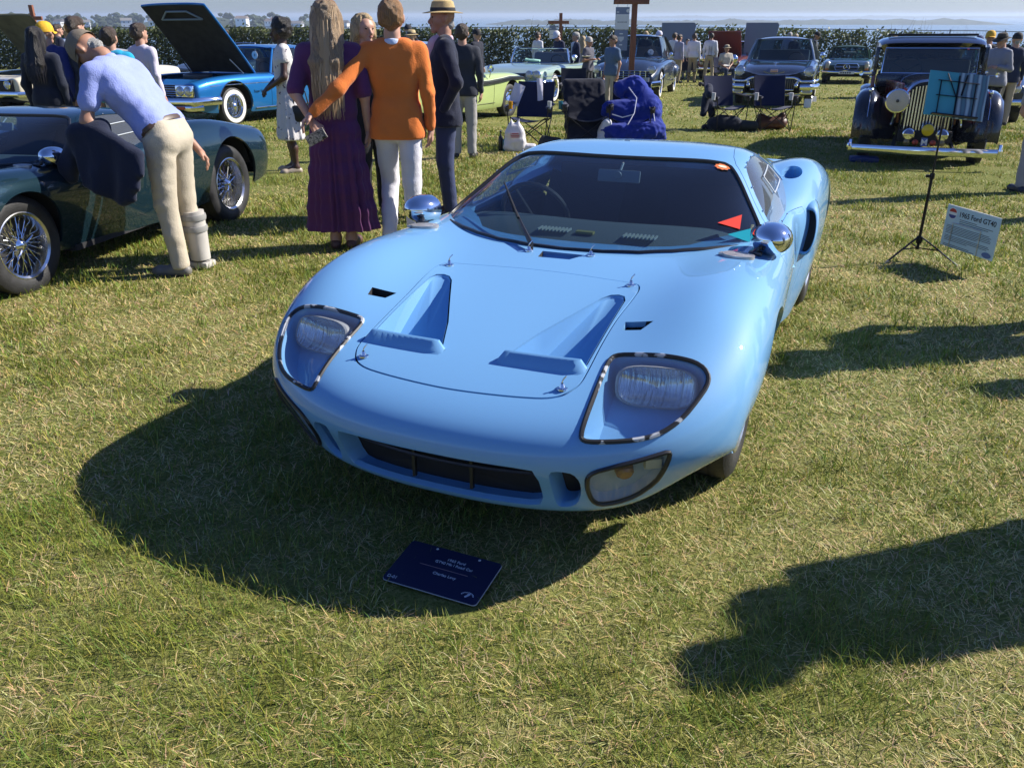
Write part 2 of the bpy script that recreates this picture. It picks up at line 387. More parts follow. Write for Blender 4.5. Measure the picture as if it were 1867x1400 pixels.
# outlines on the car's right half (+x), taken around the opening
GT_HOODH = [(0,-.872,.6),(.10,-.868,.6),(.22,-.858,.61),(.31,-.845,.61),(.36,-.82,.62),(.39,-.765,.64),(.393,-.70,.66),(.390,-.55,.70),(.392,-.40,.73),(.402,-.28,.75),(.405,-.18,.76),(.392,-.128,.77),(.352,-.106,.77),(.22,-.086,.77),(.10,-.076,.77),(0,-.074,.77)]
GT_OUTLET = [(.112,-.690,.66),(.245,-.692,.66),(.374,-.690,.66),(.375,-.57,.69),(.375,-.41,.727),(.374,-.27,.75),(.362,-.236,.754),(.341,-.225,.754),(.318,-.230,.752),(.296,-.256,.746),(.233,-.395,.72),(.166,-.54,.69)]
GT_LIGHT = [(.448,-.932,.551),(.444,-.915,.565),(.444,-.887,.588),(.443,-.820,.621),(.440,-.737,.652),(.438,-.660,.676),(.444,-.628,.687),(.463,-.616,.692),(.522,-.614,.70),(.586,-.614,.707),(.649,-.615,.707),(.689,-.615,.702),(.719,-.622,.69),(.737,-.640,.672),(.738,-.667,.653),(.722,-.715,.627),(.70,-.766,.597),(.672,-.807,.574),(.637,-.843,.557),(.587,-.878,.549),(.521,-.911,.546),(.466,-.931,.545)]
GT_SIDELAMP = [(.473,-.941,.438),(.491,-.940,.459),(.544,-.918,.477),(.596,-.889,.49),(.646,-.854,.503),(.674,-.830,.509),(.679,-.828,.497),(.668,-.829,.458),(.639,-.812,.392),(.588,-.822,.341),(.532,-.846,.318),(.490,-.868,.314),(.472,-.889,.337),(.467,-.917,.388)]
GT_DUCT = [(.370,-.981,.452),(.402,-.972,.457),(.437,-.958,.450),(.452,-.938,.419),(.449,-.910,.366),(.434,-.893,.318),(.410,-.892,.300),(.380,-.902,.298),(.371,-.916,.319),(.368,-.951,.390)]
GT_MOUTHH = [(0,-1.03,.457),(.10,-1.02,.457),(.20,-1.01,.457),(.27,-1.0,.456),(.325,-.99,.452),(.338,-.967,.41),(.338,-.93,.335),(.325,-.916,.302),(.293,-.92,.294),(.20,-.935,.292),(.10,-.94,.292),(0,-.94,.292)]
GT_WS = [(0,.148,.805),(.16,.160,.805),(.30,.192,.805),(.42,.245,.805),(.53,.315,.805),(.62,.395,.803),(.678,.462,.800),(.704,.515,.800),(.710,.565,.812),(.702,.612,.832),(.684,.656,.855),(.645,.722,.90),(.588,.812,.962),(.539,.888,1.015),(.512,.925,1.035),(.478,.942,1.05),(.40,.938,1.055),(.275,.925,1.055),(.13,.915,1.055),(0,.912,1.055)]
GT_SIDEWIN = [(.560,1.02,1.025),(.552,1.25,1.035),(.545,1.42,1.02),(.555,1.53,1.0),(.600,1.62,.94),(.665,1.66,.875),(.735,1.60,.81),(.755,1.45,.795),(.752,1.2,.80),(.744,.95,.80),(.732,.81,.81),(.712,.775,.84),(.684,.800,.874),(.625,.870,.945),(.582,.95,1.0)]
CREASE = None
def build_gt(name, loc, rz, paint_m, wire, hero, label, cat='car'):
    A = Surf(GT_LOW); B = Surf(GT_TOP)
    root = empty(name, loc, rz, slope=True); tag(root, label, cat)
    TOPW = (1, 1, .15); SIDEW = (.2, 1, 1); FRW = (1, .3, 1)
    lines = []; L = {}
    def add(k, S, pts, w, step=.025, closed=True):
        L[k] = uvline(S, pts, w, step, closed); return L[k]
    sym = lambda H: H + [(-p[0],) + tuple(p[1:]) for p in H[-2:0:-1]]
    add('hood', A, [tuple(p) for p in smooth_loop(sym(GT_HOODH), 2)], TOPW); add('mouth', A, sym(GT_MOUTHH), FRW)
    for s_, fx in ((1, lambda q: q), (-1, mirx)):
        add(('outlet', s_), A, fx([tuple(p) for p in GT_OUTLET]), TOPW)
        add(('light', s_), A, fx([tuple(p) for p in smooth_loop(GT_LIGHT, 1)]), (1, 1, 1), .02)
        add(('lamp', s_), A, fx([tuple(p) for p in smooth_loop(GT_SIDELAMP, 1)]), (1, .6, 1), .02)
        add(('duct', s_), A, fx([tuple(p) for p in smooth_loop(GT_DUCT, 1)]), (1, .3, 1), .02)
        add(('sh', s_), A, [(s_ * (.700 + .055 * math.cos(t)), 1.80 + .125 * math.sin(t), .9) for t in np.linspace(0, 2 * math.pi, 20, endpoint=False)], TOPW, .05)
        # wheel arches: circle in the side view
        for k, yc, zc, r in (('fa', -.012, .365, .335), ('ra', 2.42, .345, .40)):
            pts = []
            for t in np.linspace(R(-8), R(188), 46):
                y, z = yc + r * math.cos(t), zc + r * math.sin(t); pts.append((s_ * .87, y, z))
            pts = [p for p in pts]
            add((k, s_), A, pts, (.12, 1, 1), .05, closed=False)
        door = [(s_ * .86, .47, .70), (s_ * .86, .50, .50), (s_ * .85, .58, .33), (s_ * .85, 1.20, .31), (s_ * .86, 1.33, .34), (s_ * .86, 1.40, .50), (s_ * .85, 1.42, .72), (s_ * .80, 1.42, .79), (s_ * .765, 1.2, .805), (s_ * .765, .8, .805), (s_ * .78, .52, .80), (s_ * .82, .475, .765)]
        add(('door', s_), A, door, (.5, 1, 1), .04)
    # cowl and wing vents: small wedges let into the skin
    add('cowl', A, [(-.071, .112, .79), (.106, .112, .79), (.062, .05, .785), (-.066, .046, .785)], TOPW, .03)
    add('vr', A, [(.424, -.425, .73), (.517, -.432, .75), (.490, -.482, .73), (.430, -.478, .72)], TOPW, .03)
    add('vl', A, [(-.517, -.445, .746), (-.425, -.430, .731), (-.444, -.478, .721), (-.508, -.492, .728)], TOPW, .03)
    cab = uvline(A, [(x, y, .8) for x, y in [(0, .30), (.3, .34), (.5, .46), (.66, .66), (.68, 1.0), (.66, 1.4), (.60, 1.62), (.3, 1.65), (0, 1.65)]] + [(x, y, .8) for x, y in [(-.3, 1.65), (-.60, 1.62), (-.66, 1.4), (-.68, 1.0), (-.66, .66), (-.5, .46), (-.3, .34)]], TOPW, .06)
    sk = Skin(A, 2 * 9 * 6 + 1, 24 * 5 + 1, [(q, not (isinstance(k, tuple) and k[0] in ('fa', 'ra'))) for k, q in L.items()] + [(cab, True)])
    IN = {k: inpoly(sk.cen, q) for k, q in L.items() if not (isinstance(k, tuple) and k[0] in ('fa', 'ra'))}
    IN['cab'] = inpoly(sk.cen, cab)
    y, z, x = sk.cP[:, 1], sk.cP[:, 2], sk.cP[:, 0]
    arch = (((y + .012) ** 2 + (z - .365) ** 2 < .335 ** 2) | ((y - 2.42) ** 2 + (z - .345) ** 2 < .40 ** 2)) & (abs(x) > .58)
    holes = arch.copy()
    for k, q in IN.items():
        if k not in ('hood',): holes |= q
    outl = IN[('outlet', 1)] | IN[('outlet', -1)]
    door = IN[('door', 1)] | IN[('door', -1)]
    seam_y = 1.50
    body = ~holes & ~IN['hood'] & ~door
    front = body & (y < 1.44 + 0 * y)
    rear = body & (y >= 1.44)
    sk.part('front_body', front, paint_m, root, flange=.02)
    rb = sk.part('rear_body', rear, paint_m, root, flange=.02)
    hood = sk.part('hood_panel', IN['hood'] & ~outl, paint_m, root, shrink=.0055, off=.0015, flange=.02)
    for s_ in (1, -1):
        sk.part('door', IN[('door', s_)], paint_m, root, shrink=.0025, flange=.02)
    # ---- greenhouse
    ws = sym([tuple(p) for p in GT_WS])
    Lw = uvline(B, ws, (1, 1, 1), .03); tl = []
    wins = {}; frames = {}
    for s_, fx in ((1, lambda q: q), (-1, mirx)):
        wins[s_] = uvline(B, fx([tuple(p) for p in smooth_loop(GT_SIDEWIN, 1)]), (1, 1, 1), .03)
        fr = [(.505, 1.0, 1.05), (.46, 1.3, 1.07), (.45, 1.5, 1.06), (.50, 1.58, 1.02), (.62, 1.70, .93), (.74, 1.70, .80), (.80, 1.5, .72), (.80, 1.0, .72), (.79, .80, .74), (.735, .735, .80), (.70, .715, .84), (.65, .78, .91), (.58, .88, .985)]
        frames[s_] = uvline(B, fx([tuple(p) for p in smooth_loop(fr, 1)]), (1, 1, .6), .03)
    sb = Skin(B, 2 * 6 * 8 + 1, 11 * 8 + 1, [(Lw, True)] + [(q, True) for q in wins.values()] + [(q, True) for q in frames.values()])
    iw = inpoly(sb.cen, Lw); i1, i2 = inpoly(sb.cen, wins[1]), inpoly(sb.cen, wins[-1])
    f1, f2 = inpoly(sb.cen, frames[1]) & ~i1, inpoly(sb.cen, frames[-1]) & ~i2
    by = sb.cP[:, 1]
    roof = sb.part('roof', ~(iw | i1 | i2 | f1 | f2), paint_m, root, flange=.015)
    wsg = sb.part('windscreen', iw, glass('windscreen_glass', (.50, .62, .70), dust_haze=.008), root, off=-.004, flange=0)
    seal = MB(); P = on(B, Lw, -.001); seal.tube([tuple(p) for p in P] + [tuple(P[0])], .009, 6, False); seal.out('windscreen_seal', BLACKP, wsg)
    for s_, im, fm in ((1, i1, f1), (-1, i2, f2)):
        fo = sb.part('window_frame', fm, paint_m, root, shrink=.002, flange=.015, off=.001)
        sb.part('pane', im, glass('side_glass', (.62, .70, .76), dust_haze=.09), fo, off=-.003, flange=0)
        sg = 1 if im is i1 else -1
        vp = [(sg * x_, y_, z_) for x_, y_, z_ in ((.615, 1.12, .955), (.595, 1.46, .96), (.655, 1.50, .885), (.675, 1.15, .885))]
        vu = [B.locate(q, (1, 1, 1)) for q in resample(vp, .05)]; VP = on(B, vu, .004); MB().tube([tuple(q) for q in VP] + [tuple(VP[0])], .0035, 5, False).out('vent_pane_frame', mat('perspex_edge', (.55, .60, .64), .3), fo)
        for q in wins[sg][::6]:
            c_ = on(B, [q], .004)[0]; c_ = c_ + (c_ - on(B, wins[sg], 0).mean(0)) * .03; MB().ball(c_, .005, 6, 4).out('rivet', STEEL, fo)
    # ---- nose openings
    def recess(nm, uv, depth, shrink, m, inner_m, parent, dirv, tag_inner):
        P = on(A, uv, 0); c = P.mean(0); dv = np.array(dirv)
        Q = c + (P - c) * shrink + dv * depth
        b = MB(); n = len(P); rows = [[tuple(p) for p in P]]
        for t in (.12, .5, 1): rows.append([tuple(p) for p in (c + (P - c) * (1 - (1 - shrink) * t ** .7) + dv * depth * t)])
        b.grid(rows, True); b.out(nm, m, parent)
        e = MB(); e.add([tuple(p) for p in Q] + [tuple(Q.mean(0))], [(i, (i + 1) % n, n) for i in range(n)]); e.out(tag_inner, inner_m, parent)
    recess('air_intake', L['mouth'], .065, .95, paint_m, BLACK, root, (0, 1, .0), 'radiator')
    MB().tube([(xx, -.925 + .10 * (xx / .33) ** 2 * .45, .385) for xx in np.linspace(-.31, .31, 9)], .006, 6).out('intake_bar', mat('bar_dark', (.05, .045, .045), .4, .5), root)
    for xx in (-.10, .10): MB().box((xx, -.915, .355), (.010, .014, .10)).out('intake_strut', BLACKP, root)
    for s_ in (1, -1):
        recess('brake_duct', L[('duct', s_)], .075, .80, paint_m, BLACK, root, (0, 1, .02), 'duct_throat')
        # headlight
        uv = L[('light', s_)]; P = on(A, uv, .001); c = P.mean(0)
        rub = MB(); rub.tube([tuple(p) for p in P] + [tuple(P[0])], (.0075), 7, False)
        worn = mat('worn_rubber_strip', (.012, .012, .014), .45, col2=(.42, .44, .47), vscale=17)
        r_ = MATS['worn_rubber_strip'].node_tree.nodes
        for n_ in r_:
            if n_.type == 'MAP_RANGE': n_.inputs[1].default_value = .555; n_.inputs[2].default_value = .59
        # bucket: walls dropping to a floor, lamp at the back
        b = MB(); rows = [[tuple(p) for p in on(A, uv, -.004)]]
        for t, sh in ((.35, .95), (.75, .88), (1., .78)):
            rows.append([tuple(c + (p - c) * sh + np.array((0, .045 * t, -.082 * t))) for p in P])
        b.grid(rows, True); k0 = len(b.v); last = rows[-1]; b.add(last + [tuple(np.mean(last, 0))], [(i, (i + 1) % len(last), len(last)) for i in range(len(last))])
        bk = b.out('headlight_bucket', paint_m, root)
        rub.out('headlight_seal', worn, bk)
        lm = MB(); n = 28; ring = []
        for i in range(n):
            t = 2 * math.pi * i / n; ce, se = math.cos(t), math.sin(t); e = .62
            ring.append((math.copysign(abs(ce) ** e, ce) * .115, math.copysign(abs(se) ** e, se) * .060))
        fm = Matrix.Rotation(R(-24), 4, 'X'); base = Vector((s_ * .592, -.672, .628)); fm = Matrix.Translation(base) @ Matrix.Rotation(s_ * R(10), 4, 'Z') @ fm
        rows = []
        for sc_, d in ((1.05, .03), (1.05, 0), (1.0, -.006), (.96, -.004)): rows.append([tuple(fm @ Vector((a * sc_, d, bb * sc_))) for a, bb in ring])
        bz = MB().grid(rows, True).out('lamp_rim', mat('lamp_rim_grey', (.30, .31, .33), .4), bk)
        rows = [];
        for sc_, d in ((.97, -.003), (.7, .022), (.35, .036), (.02, .040)): rows.append([tuple(fm @ Vector((a * sc_, d, bb * sc_))) for a, bb in ring])
        MB().grid(rows, True).out('reflector', mat('lamp_reflector', (.72, .73, .76), .12, 1., bump=.7, bscale=4, stretch=(22, .6, .6)), bk)
        rows = []
        for sc_, d in ((.97, -.005), (.8, -.013), (.4, -.019), (.02, -.021)): rows.append([tuple(fm @ Vector((a * sc_, d, bb * sc_))) for a, bb in ring])
        MB().grid(rows, True).out('lamp_lens', glass('lamp_glass', (.90, .92, .92), .10, dust_haze=.03), bk)
        sk.part('headlight_cover', IN[('light', s_)], glass('headlight_cover_glass', (.94, .96, .97), ior=1.55, dust_haze=.03), root, off=.002, flange=0)
        # lower lamp
        uv = L[('lamp', s_)]; P = on(A, uv, .001); c = P.mean(0); n = A.normal(*np.array(uv).mean(0))
        rub = MB().tube([tuple(p) for p in P] + [tuple(P[0])], .0075, 7, False)
        b = MB(); rows = [[tuple(p) for p in on(A, uv, -.003)], [tuple(c + (p - c) * .9 - n * .035) for p in P]]
        b.grid(rows, True); q = rows[-1]; b.add(q + [tuple(np.mean(q, 0))], [(i, (i + 1) % len(q), len(q)) for i in range(len(q))])
        bk2 = b.out('lower_lamp', mat('lamp_panel', (.30, .38, .45), .4, var=.15), root); rub.out('lamp_seal', BLACKP, bk2)
        cc = Vector(c) - Vector(n) * .030 + Vector((s_ * -.005, 0, .005)); q_ = Vector(n).to_track_quat('Z', 'Y').to_matrix().to_4x4()
        MB().lathe([(.001, .028), (.018, .026), (.026, .018), (.028, 0)], 18).xf(Matrix.Translation(cc) @ q_).out('indicator', mat('amber_lens', (.30, .13, .04), .25), bk2)
        MB().box(tuple(Vector(c) + Vector((s_ * .075, .01, .035)) - Vector(n) * .03), (.05, .02, .03), (0, 0, s_ * R(35)), .004).out('marker_lamp', mat('clear_lens', (.5, .46, .30), .2), bk2)
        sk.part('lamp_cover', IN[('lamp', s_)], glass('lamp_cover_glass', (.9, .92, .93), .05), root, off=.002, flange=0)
        # hood outlet: sloping well with a raised lip at its front edge
        uv = L[('outlet', s_)]; P = on(A, uv, 0); N = A.normal(np.array(uv)[:, 0], np.array(uv)[:, 1])
        dep = np.clip((-.25 - P[:, 1]) / .44, 0, 1)
        b = MB(); low = P - np.stack([0 * dep, -.01 * dep, .155 * dep + .006], 1); c = low.mean(0)
        low2 = c + (low - c) * .985
        b.grid([[tuple(p) for p in P], [tuple(p) for p in low2]], True)
        n_ = len(P); b.add([tuple(p) for p in low2] + [tuple(c + np.array((0, 0, .0)))], [(i, (i + 1) % n_, n_) for i in range(n_)])
        b.out('outlet_well', paint_m, hood, sharp=40)
        lip = MB(); prof = []
        xs = np.linspace(.095, .385, 15)
        for i, xx in enumerate(xs):
            e = min(1, i / 1.2 + .15, (14 - i) / 1.2 + .15)
            h = A(*A.locate((s_ * xx, -.70, .66), TOPW)); h0 = A(*A.locate((s_ * xx, -.735, .65), TOPW))
            prof.append([(s_ * xx, -.733, h0[2] - .001), (s_ * xx, -.722, h0[2] + .010 * e), (s_ * xx, -.703, h[2] + .030 * e), (s_ * xx, -.693, h[2] + .033 * e), (s_ * xx, -.690, h[2] + .026 * e), (s_ * xx, -.692, h[2] - .02)])
        lip.grid(prof); lip.out('outlet_lip', paint_m, hood, sharp=50)
    for k, nm in (('cowl', 'cowl_vent'), ('vr', 'wing_vent'), ('vl', 'wing_vent')):
        uv = L[k]; P = on(A, uv, 0); c = P.mean(0); b = MB()
        ymax = P[:, 1].max(); d = np.clip((P[:, 1] - P[:, 1].min()) / (np.ptp(P[:, 1]) + 1e-6), 0, 1)
        lo = c + (P - c) * .96; lo = lo - np.stack([0 * d, -.01 * d, .005 + .035 * d], 1)
        b.grid([[tuple(p) for p in P], [tuple(p) for p in lo]], True); n_ = len(P)
        b.out(nm, BLACK, root)
        e = MB(); e.add([tuple(p) for p in lo] + [tuple(lo.mean(0))], [(i, (i + 1) % n_, n_) for i in range(n_)]); e.out('vent_throat', BLACK, root)
    # hood pins
    def pin(x_, y_, nm='hood_pin'):
        q = A(*A.locate((x_, y_, .7), TOPW)); b = MB()
        b.lathe([(.017, 0), (.017, .004), (.009, .007), (.006, .016), (.0045, .019)], 14, c=q)
        b.tube([(q[0] - .004, q[1], q[2] + .014), (q[0] + .002, q[1] + .004, q[2] + .030), (q[0] + .010, q[1] + .012, q[2] + .040)], .0025, 6)
        b.out(nm, CHROME, root)
    for x_, y_ in ((.341, -.795), (-.341, -.795), (.361, -.137), (-.361, -.137), (.128, .116), (-.125, .098)): pin(x_, y_)
    # filler caps
    for s_ in (1, -1):
        q = A(*A.locate((s_ * .672, .235, .81), TOPW)); n = Vector(A.normal(*A.locate((s_ * .672, .235, .81), TOPW)))
        Mq = Matrix.Translation(Vector(q)) @ n.to_track_quat('Z', 'Y').to_matrix().to_4x4()
        b = MB(); pl = [(.062 * math.cos(t), .045 * math.sin(t)) for t in np.linspace(0, 2 * math.pi, 28, endpoint=False)] ; b.prism(pl, -.004, .009)
        b.box((.055, .006, .003), (.035, .028, .010), bev=.003); b.xf(Mq @ Matrix.Rotation(R(15) * s_, 4, 'Z')).out('filler_cap', mat('cap_alloy', (.46, .44, .42), .42, .6, var=.2, vscale=30), root)
        # door mirror: bullet shell on a stalk
        mc = Vector((s_ * .772, .385, .856)); b = MB()
        prof = [(.002, -.085), (.022, -.078), (.040, -.055), (.052, -.02), (.056, .02), (.055, .045), (.050, .050)]
        b.lathe(prof, 24); b.v = [(p[0] * 1.42, p[1] * 1.15, p[2] * 1.1) for p in b.v]
        b.xf(Matrix.Translation(mc) @ Matrix.Rotation(s_ * R(6), 4, 'Z') @ Matrix.Rotation(R(-90 - 8), 4, 'X'))
        mo = b.out('mirror', CHROME, root)
        g = MB().add([tuple(Matrix.Translation(mc) @ Matrix.Rotation(s_ * R(6), 4, 'Z') @ Matrix.Rotation(R(-98), 4, 'X') @ Vector((1.42 * .05 * math.cos(t), .057 * math.sin(t), .052))) for t in np.linspace(0, 6.283, 20, endpoint=False)], [tuple(range(20))]).out('mirror_glass', mat('mirror_silver', (.9, .9, .9), .02, 1.), mo)
        b = MB().tube([(s_ * .72, .30, .812), (s_ * .735, .33, .828), (s_ * .76, .38, .838)], [.012, .009, .014], 8); b.box((s_ * .725, .305, .815), (.05, .035, .012), bev=.004)
        b.out('mirror_stalk', mat('mirror_stalk_dark', (.08, .08, .085), .3, .9), mo)
        # side intake scoop ahead of the rear wheel
        b = MB(); rows = []
        for yy, g0, gx in ((1.415, .90, .838), (1.405, .97, .838), (1.41, 1.06, .838), (1.47, 1.16, .838), (1.60, 1.15, .832), (1.80, .9, .80)):
            row = []
            for t in np.linspace(0, 2 * math.pi, 24, endpoint=False):
                sc_ = math.copysign(abs(math.cos(t)) ** .8, math.cos(t))
                row.append((s_ * (gx + .002 + g0 * .044 * sc_), yy + .045 * math.sin(t), .672 + .104 * g0 * math.sin(t)))
            rows.append(row)
        so = b.grid(rows, True).out('side_scoop', paint_m, root, sharp=60)
        thr = [tuple(np.array(p) + np.array((0, .02, 0))) for p in rows[0]]
        MB().add(thr + [tuple(np.mean(thr, 0))], [(i, (i + 1) % 24, 24) for i in range(24)]).out('scoop_throat', BLACK, so)
        # upper shoulder scoop
        uv = L[('sh', s_)]; P_ = on(A, uv, 0); b = MB(); c_ = P_.mean(0)
        rows = [[tuple(p) for p in P_]] + [[tuple(c_ + (p - c_) * k1 + np.array((0, .05 * k2, -.09 * k2))) for p in P_] for k1, k2 in ((.93, .4), (.75, .85), (.05, 1.))]
        b.grid(rows, True).out('shoulder_scoop', paint_m, root)
        # door handle stub, rocker trim
    # ---- underside, wells, cabin
    b = MB(); b.prism([(.42, -.70), (.54, -.55), (.55, -.40), (.55, .40), (.76, .46), (.76, 1.95), (.56, 2.0), (.56, 2.85), (.66, 2.92), (-.66, 2.92), (-.56, 2.85), (-.56, 2.0), (-.76, 1.95), (-.76, .46), (-.55, .40), (-.55, -.40), (-.54, -.55), (-.42, -.70)], .21, .25); b.out('floor_pan', DARK, root, smooth=False)
    for yy, rr in ((0, .37), (2.42, .42)):
        for s_ in (1, -1):
            b = MB(); prof = [(rr, s_ * .80), (rr, s_ * .57), (.01, s_ * .57)]
            b.lathe(prof, 28, 'x', (0, yy, .37)); b.v = [p for p in b.v]; b.f = [f for f in b.f if np.mean([b.v[i][2] for i in f]) > .42]
            b.out('wheel_arch_liner', DARK, root)
    cabin_m = mat('cabin_trim', (.018, .02, .024), .75, var=.2)
    b = MB(); b.box((0, .98, .26), (1.3, 1.3, .04)); b.box((0, 1.60, .58), (1.08, .04, .66)); b.box((0, .95, .36), (.22, 1.1, .18), bev=.03)
    b.box((.66, 1.0, .50), (.10, 1.1, .5), bev=.03); b.box((-.66, 1.0, .50), (.10, 1.1, .5), bev=.03); b.out('cabin_tub', cabin_m, root)
    b = MB(); rows = []
    for yy, zz in ((.20, .785), (.30, .815), (.45, .835), (.58, .825), (.63, .78), (.64, .60)):
        rows.append([(xx, yy + .12 * (abs(xx) / .6) ** 2, zz - .03 * (abs(xx) / .62) ** 4) for xx in np.linspace(-.62, .62, 17)])
    b.grid(rows); dash = b.out('dashboard', mat('dash_vinyl', (.075, .095, .10), .6, bump=.2, bscale=150), root)
    for s0 in (-.17, .20):
        for i in range(9):
            xx = s0 + i * .016; MB().box((xx, .335, .831), (.006, .06, .008)).out('vent_slat', mat('vent_slat_grey', (.25, .28, .26), .5), dash)
    MB().box((.03, .335, .828), (.075, .03, .010)).out('dash_plate', mat('dash_plate_brass', (.22, .20, .05), .5), dash)
    b = MB(); rows = []; cw = Vector((-.34, .70, .80)); Mw = Matrix.Translation(cw) @ Matrix.Rotation(R(-68), 4, 'X')
    b.tube([tuple(Mw @ Vector((.165 * math.cos(t), .165 * math.sin(t), 0))) for t in np.linspace(0, 2 * math.pi, 33)], .011, 8, False)
    for t in (R(0), R(120), R(240)): b.tube([tuple(Mw @ Vector((0, 0, -.02))), tuple(Mw @ Vector((.16 * math.cos(t), .16 * math.sin(t), 0)))], .007, 6)
    b.tube([tuple(Mw @ Vector((0, 0, -.02))), tuple(Mw @ Vector((0, 0, -.2)))], .02, 8); b.out('steering_wheel', mat('wheel_leather', (.03, .028, .026), .5), root)
    for s_ in (1, -1):
        b = MB(); rows = []
        for i in range(9):
            t = i / 8; yy = 1.02 + .42 * t + (.10 if t > 0 else 0); zz = .34 + .50 * max(0, (t - .25) / .75) ** .8
            rows.append([(s_ * .34 + xx, yy - .04 * (abs(xx) / .22) ** 3, zz + .05 * (abs(xx) / .22) ** 3) for xx in np.linspace(-.22, .22, 9)])
        b.grid(rows); b.out('seat', mat('seat_fabric', (.022, .022, .026), .8, bump=.3, bscale=200), root)
    b = MB(); b.box((.03, .80, .985), (.20, .016, .055), (R(-18), 0, 0), .012); b.tube([(.03, .81, 1.0), (.03, .86, 1.035)], .006, 6); b.lathe([(.018, -.012), (.016, -.016)], 14, 'y', (.03, .795, .992), True); b.out('rear_view_mirror', mat('mirror_back', (.20, .23, .23), .45), root)
    MB().box((.28, 1.12, 1.035), (.34, .17, .008), (R(-6), 0, 0)).out('sun_visor', mat('visor_cream', (.50, .55, .50), .6), root)
    MB().box((-.05, 1.03, 1.038), (.14, .10, .008), (R(-6), 0, 0)).out('sun_visor', mat('visor_cream'), root)
    # stickers on the glass
    if hero:
        def decal(nm, pts, m, par, off=.0015):
            uv = [B.locate(p, (1, 1, 1)) for p in pts]; P = on(B, uv, off); return MB().add([tuple(p) for p in P], [tuple(range(len(P)))]).out(nm, m, par, smooth=False)
        decal('red_sticker', [(.544,.483,.879),(.619,.617,.891),(.630,.513,.853)], mat('sticker_red', (.62, .06, .045), .9, spec=.05), wsg)
        decal('blue_sticker', [(.594,.442,.845),(.667,.567,.848),(.679,.481,.811)], mat('sticker_cyan', (.01, .22, .30), .9, spec=.05), wsg)
        pts = [(.475 + .033 * (1 + .12 * math.cos(9 * t)) * math.cos(t), .905 + .03 * (1 + .12 * math.cos(9 * t)) * math.sin(t), 1.035) for t in np.linspace(0, 6.283, 36, endpoint=False)]
        decal('round_sticker', pts, mat('sticker_orange', (.75, .18, .04), .5), wsg)
        pts = [(.475 + .02 * math.cos(t), .905 + .012 * math.sin(t), 1.035) for t in np.linspace(0, 6.283, 20, endpoint=False)]
        decal('sticker_band', pts, mat('sticker_cream', (.8, .7, .5), .5), wsg, .0025)
    # wiper
    a0 = Vector(on(B, [B.locate((-.125, .125, .80))], .03)[0]); a1 = Vector(on(B, [B.locate((-.30, .37, .88))], .02)[0]); a2 = Vector(on(B, [B.locate((-.455, .61, .947))], .012)[0])
    b = MB().tube([tuple(a0 - Vector((0, 0, .02))), tuple(a0 + Vector((0, 0, .004))), tuple(a0 * .5 + a1 * .5), tuple(a1)], [.011, .011, .007, .005], 7)
    wp = b.out('wiper', BLACKP, root)
    st = (a2 - a1) * .95; b = MB(); b.tube([tuple(a1 - st * .35), tuple(a2)], [.006, .004], 6); b.out('wiper_blade', BLACK, wp)
    # door seams over the roof, roof grommets
    # settle the shell on its springs (measured attitude of the real body)
    for o in root.children_recursive:
        if o.type == 'MESH':
            n_ = len(o.data.vertices); a_ = np.empty(n_ * 3, np.float32); o.data.vertices.foreach_get('co', a_); a_ = a_.reshape(-1, 3)
            a_ = np.stack([a_[:, 0] * (1.003 - .012 * a_[:, 1]), .991 * a_[:, 1], a_[:, 2] + .017 * a_[:, 1] - .054], 1).astype(np.float32)
            o.data.vertices.foreach_set('co', a_.ravel()); o.data.update()
    # wheels
    def wheel(x, y, r, wd, s_, front):
        t = MB(); h = wd / 2
        prof = [(r * .63, -h * .80), (r * .70, -h * .98), (r * .82, -h * 1.05), (r * .93, -h * .96), (r * .985, -h * .78), (r, -h * .5), (r, -h * .05), (r * .992, 0), (r, h * .05), (r, h * .5), (r * .985, h * .78), (r * .93, h * .96), (r * .82, h * 1.05), (r * .70, h * .98), (r * .63, h * .80)]
        ty = t.lathe(prof, 48, 'x', (0, 0, 0)).out('tyre', RUBBER, root, loc=(x, y, r - .012))
        rm = MB(); rr = r * .66
        rm.lathe([(rr * .97, s_ * h * .75), (rr * 1.03, s_ * h * .95), (rr * 1.0, s_ * h * .98), (rr * .93, s_ * h * .85), (rr * .88, s_ * h * .35), (rr * .84, s_ * -h * .2), (rr * .84, -s_ * h * .8)], 40, 'x')
        if not wire:
            rm.lathe([(rr * .85, s_ * h * .15), (rr * .6, s_ * h * .45), (rr * .35, s_ * h * .60), (rr * .2, s_ * h * .62), (.01, s_ * h * .62)], 40, 'x')
        ro = rm.out('rim', mat('alloy_rim', (.60, .60, .61), .25, 1., var=.06, vscale=20), ty)
        sp = MB()
        hub_o = s_ * h * (.75 if wire else .8)
        if wire:
            for i in range(56):
                a = 2 * math.pi * i / 56; tw = (.35 if i % 2 else -.35); lay = i % 4
                ho = s_ * h * (.55 if lay < 2 else .05); ri = .045
                ro_x = s_ * h * (.30 if lay % 2 else -.1)
                sp.tube([(ho, ri * math.cos(a + tw), ri * math.sin(a + tw)), (ro_x, rr * .87 * math.cos(a), rr * .87 * math.sin(a))], .0024, 4, False)
            sp.out('spokes', CHROME, ro)
            MB().lathe([(rr * .84, 0), (.02, -s_ * h * .2)], 24, 'x').out('brake_disc', mat('brake_dark', (.05, .05, .052), .5, .5), ro)
        hb = MB().lathe([(.048, s_ * -h * .1), (.046, hub_o * .75), (.036, hub_o * .9), (.030, hub_o), (.018, hub_o * 1.12), (.001, hub_o * 1.15)], 20, 'x')
        hb.out('hub', CHROME, ro)
        spn = MB()
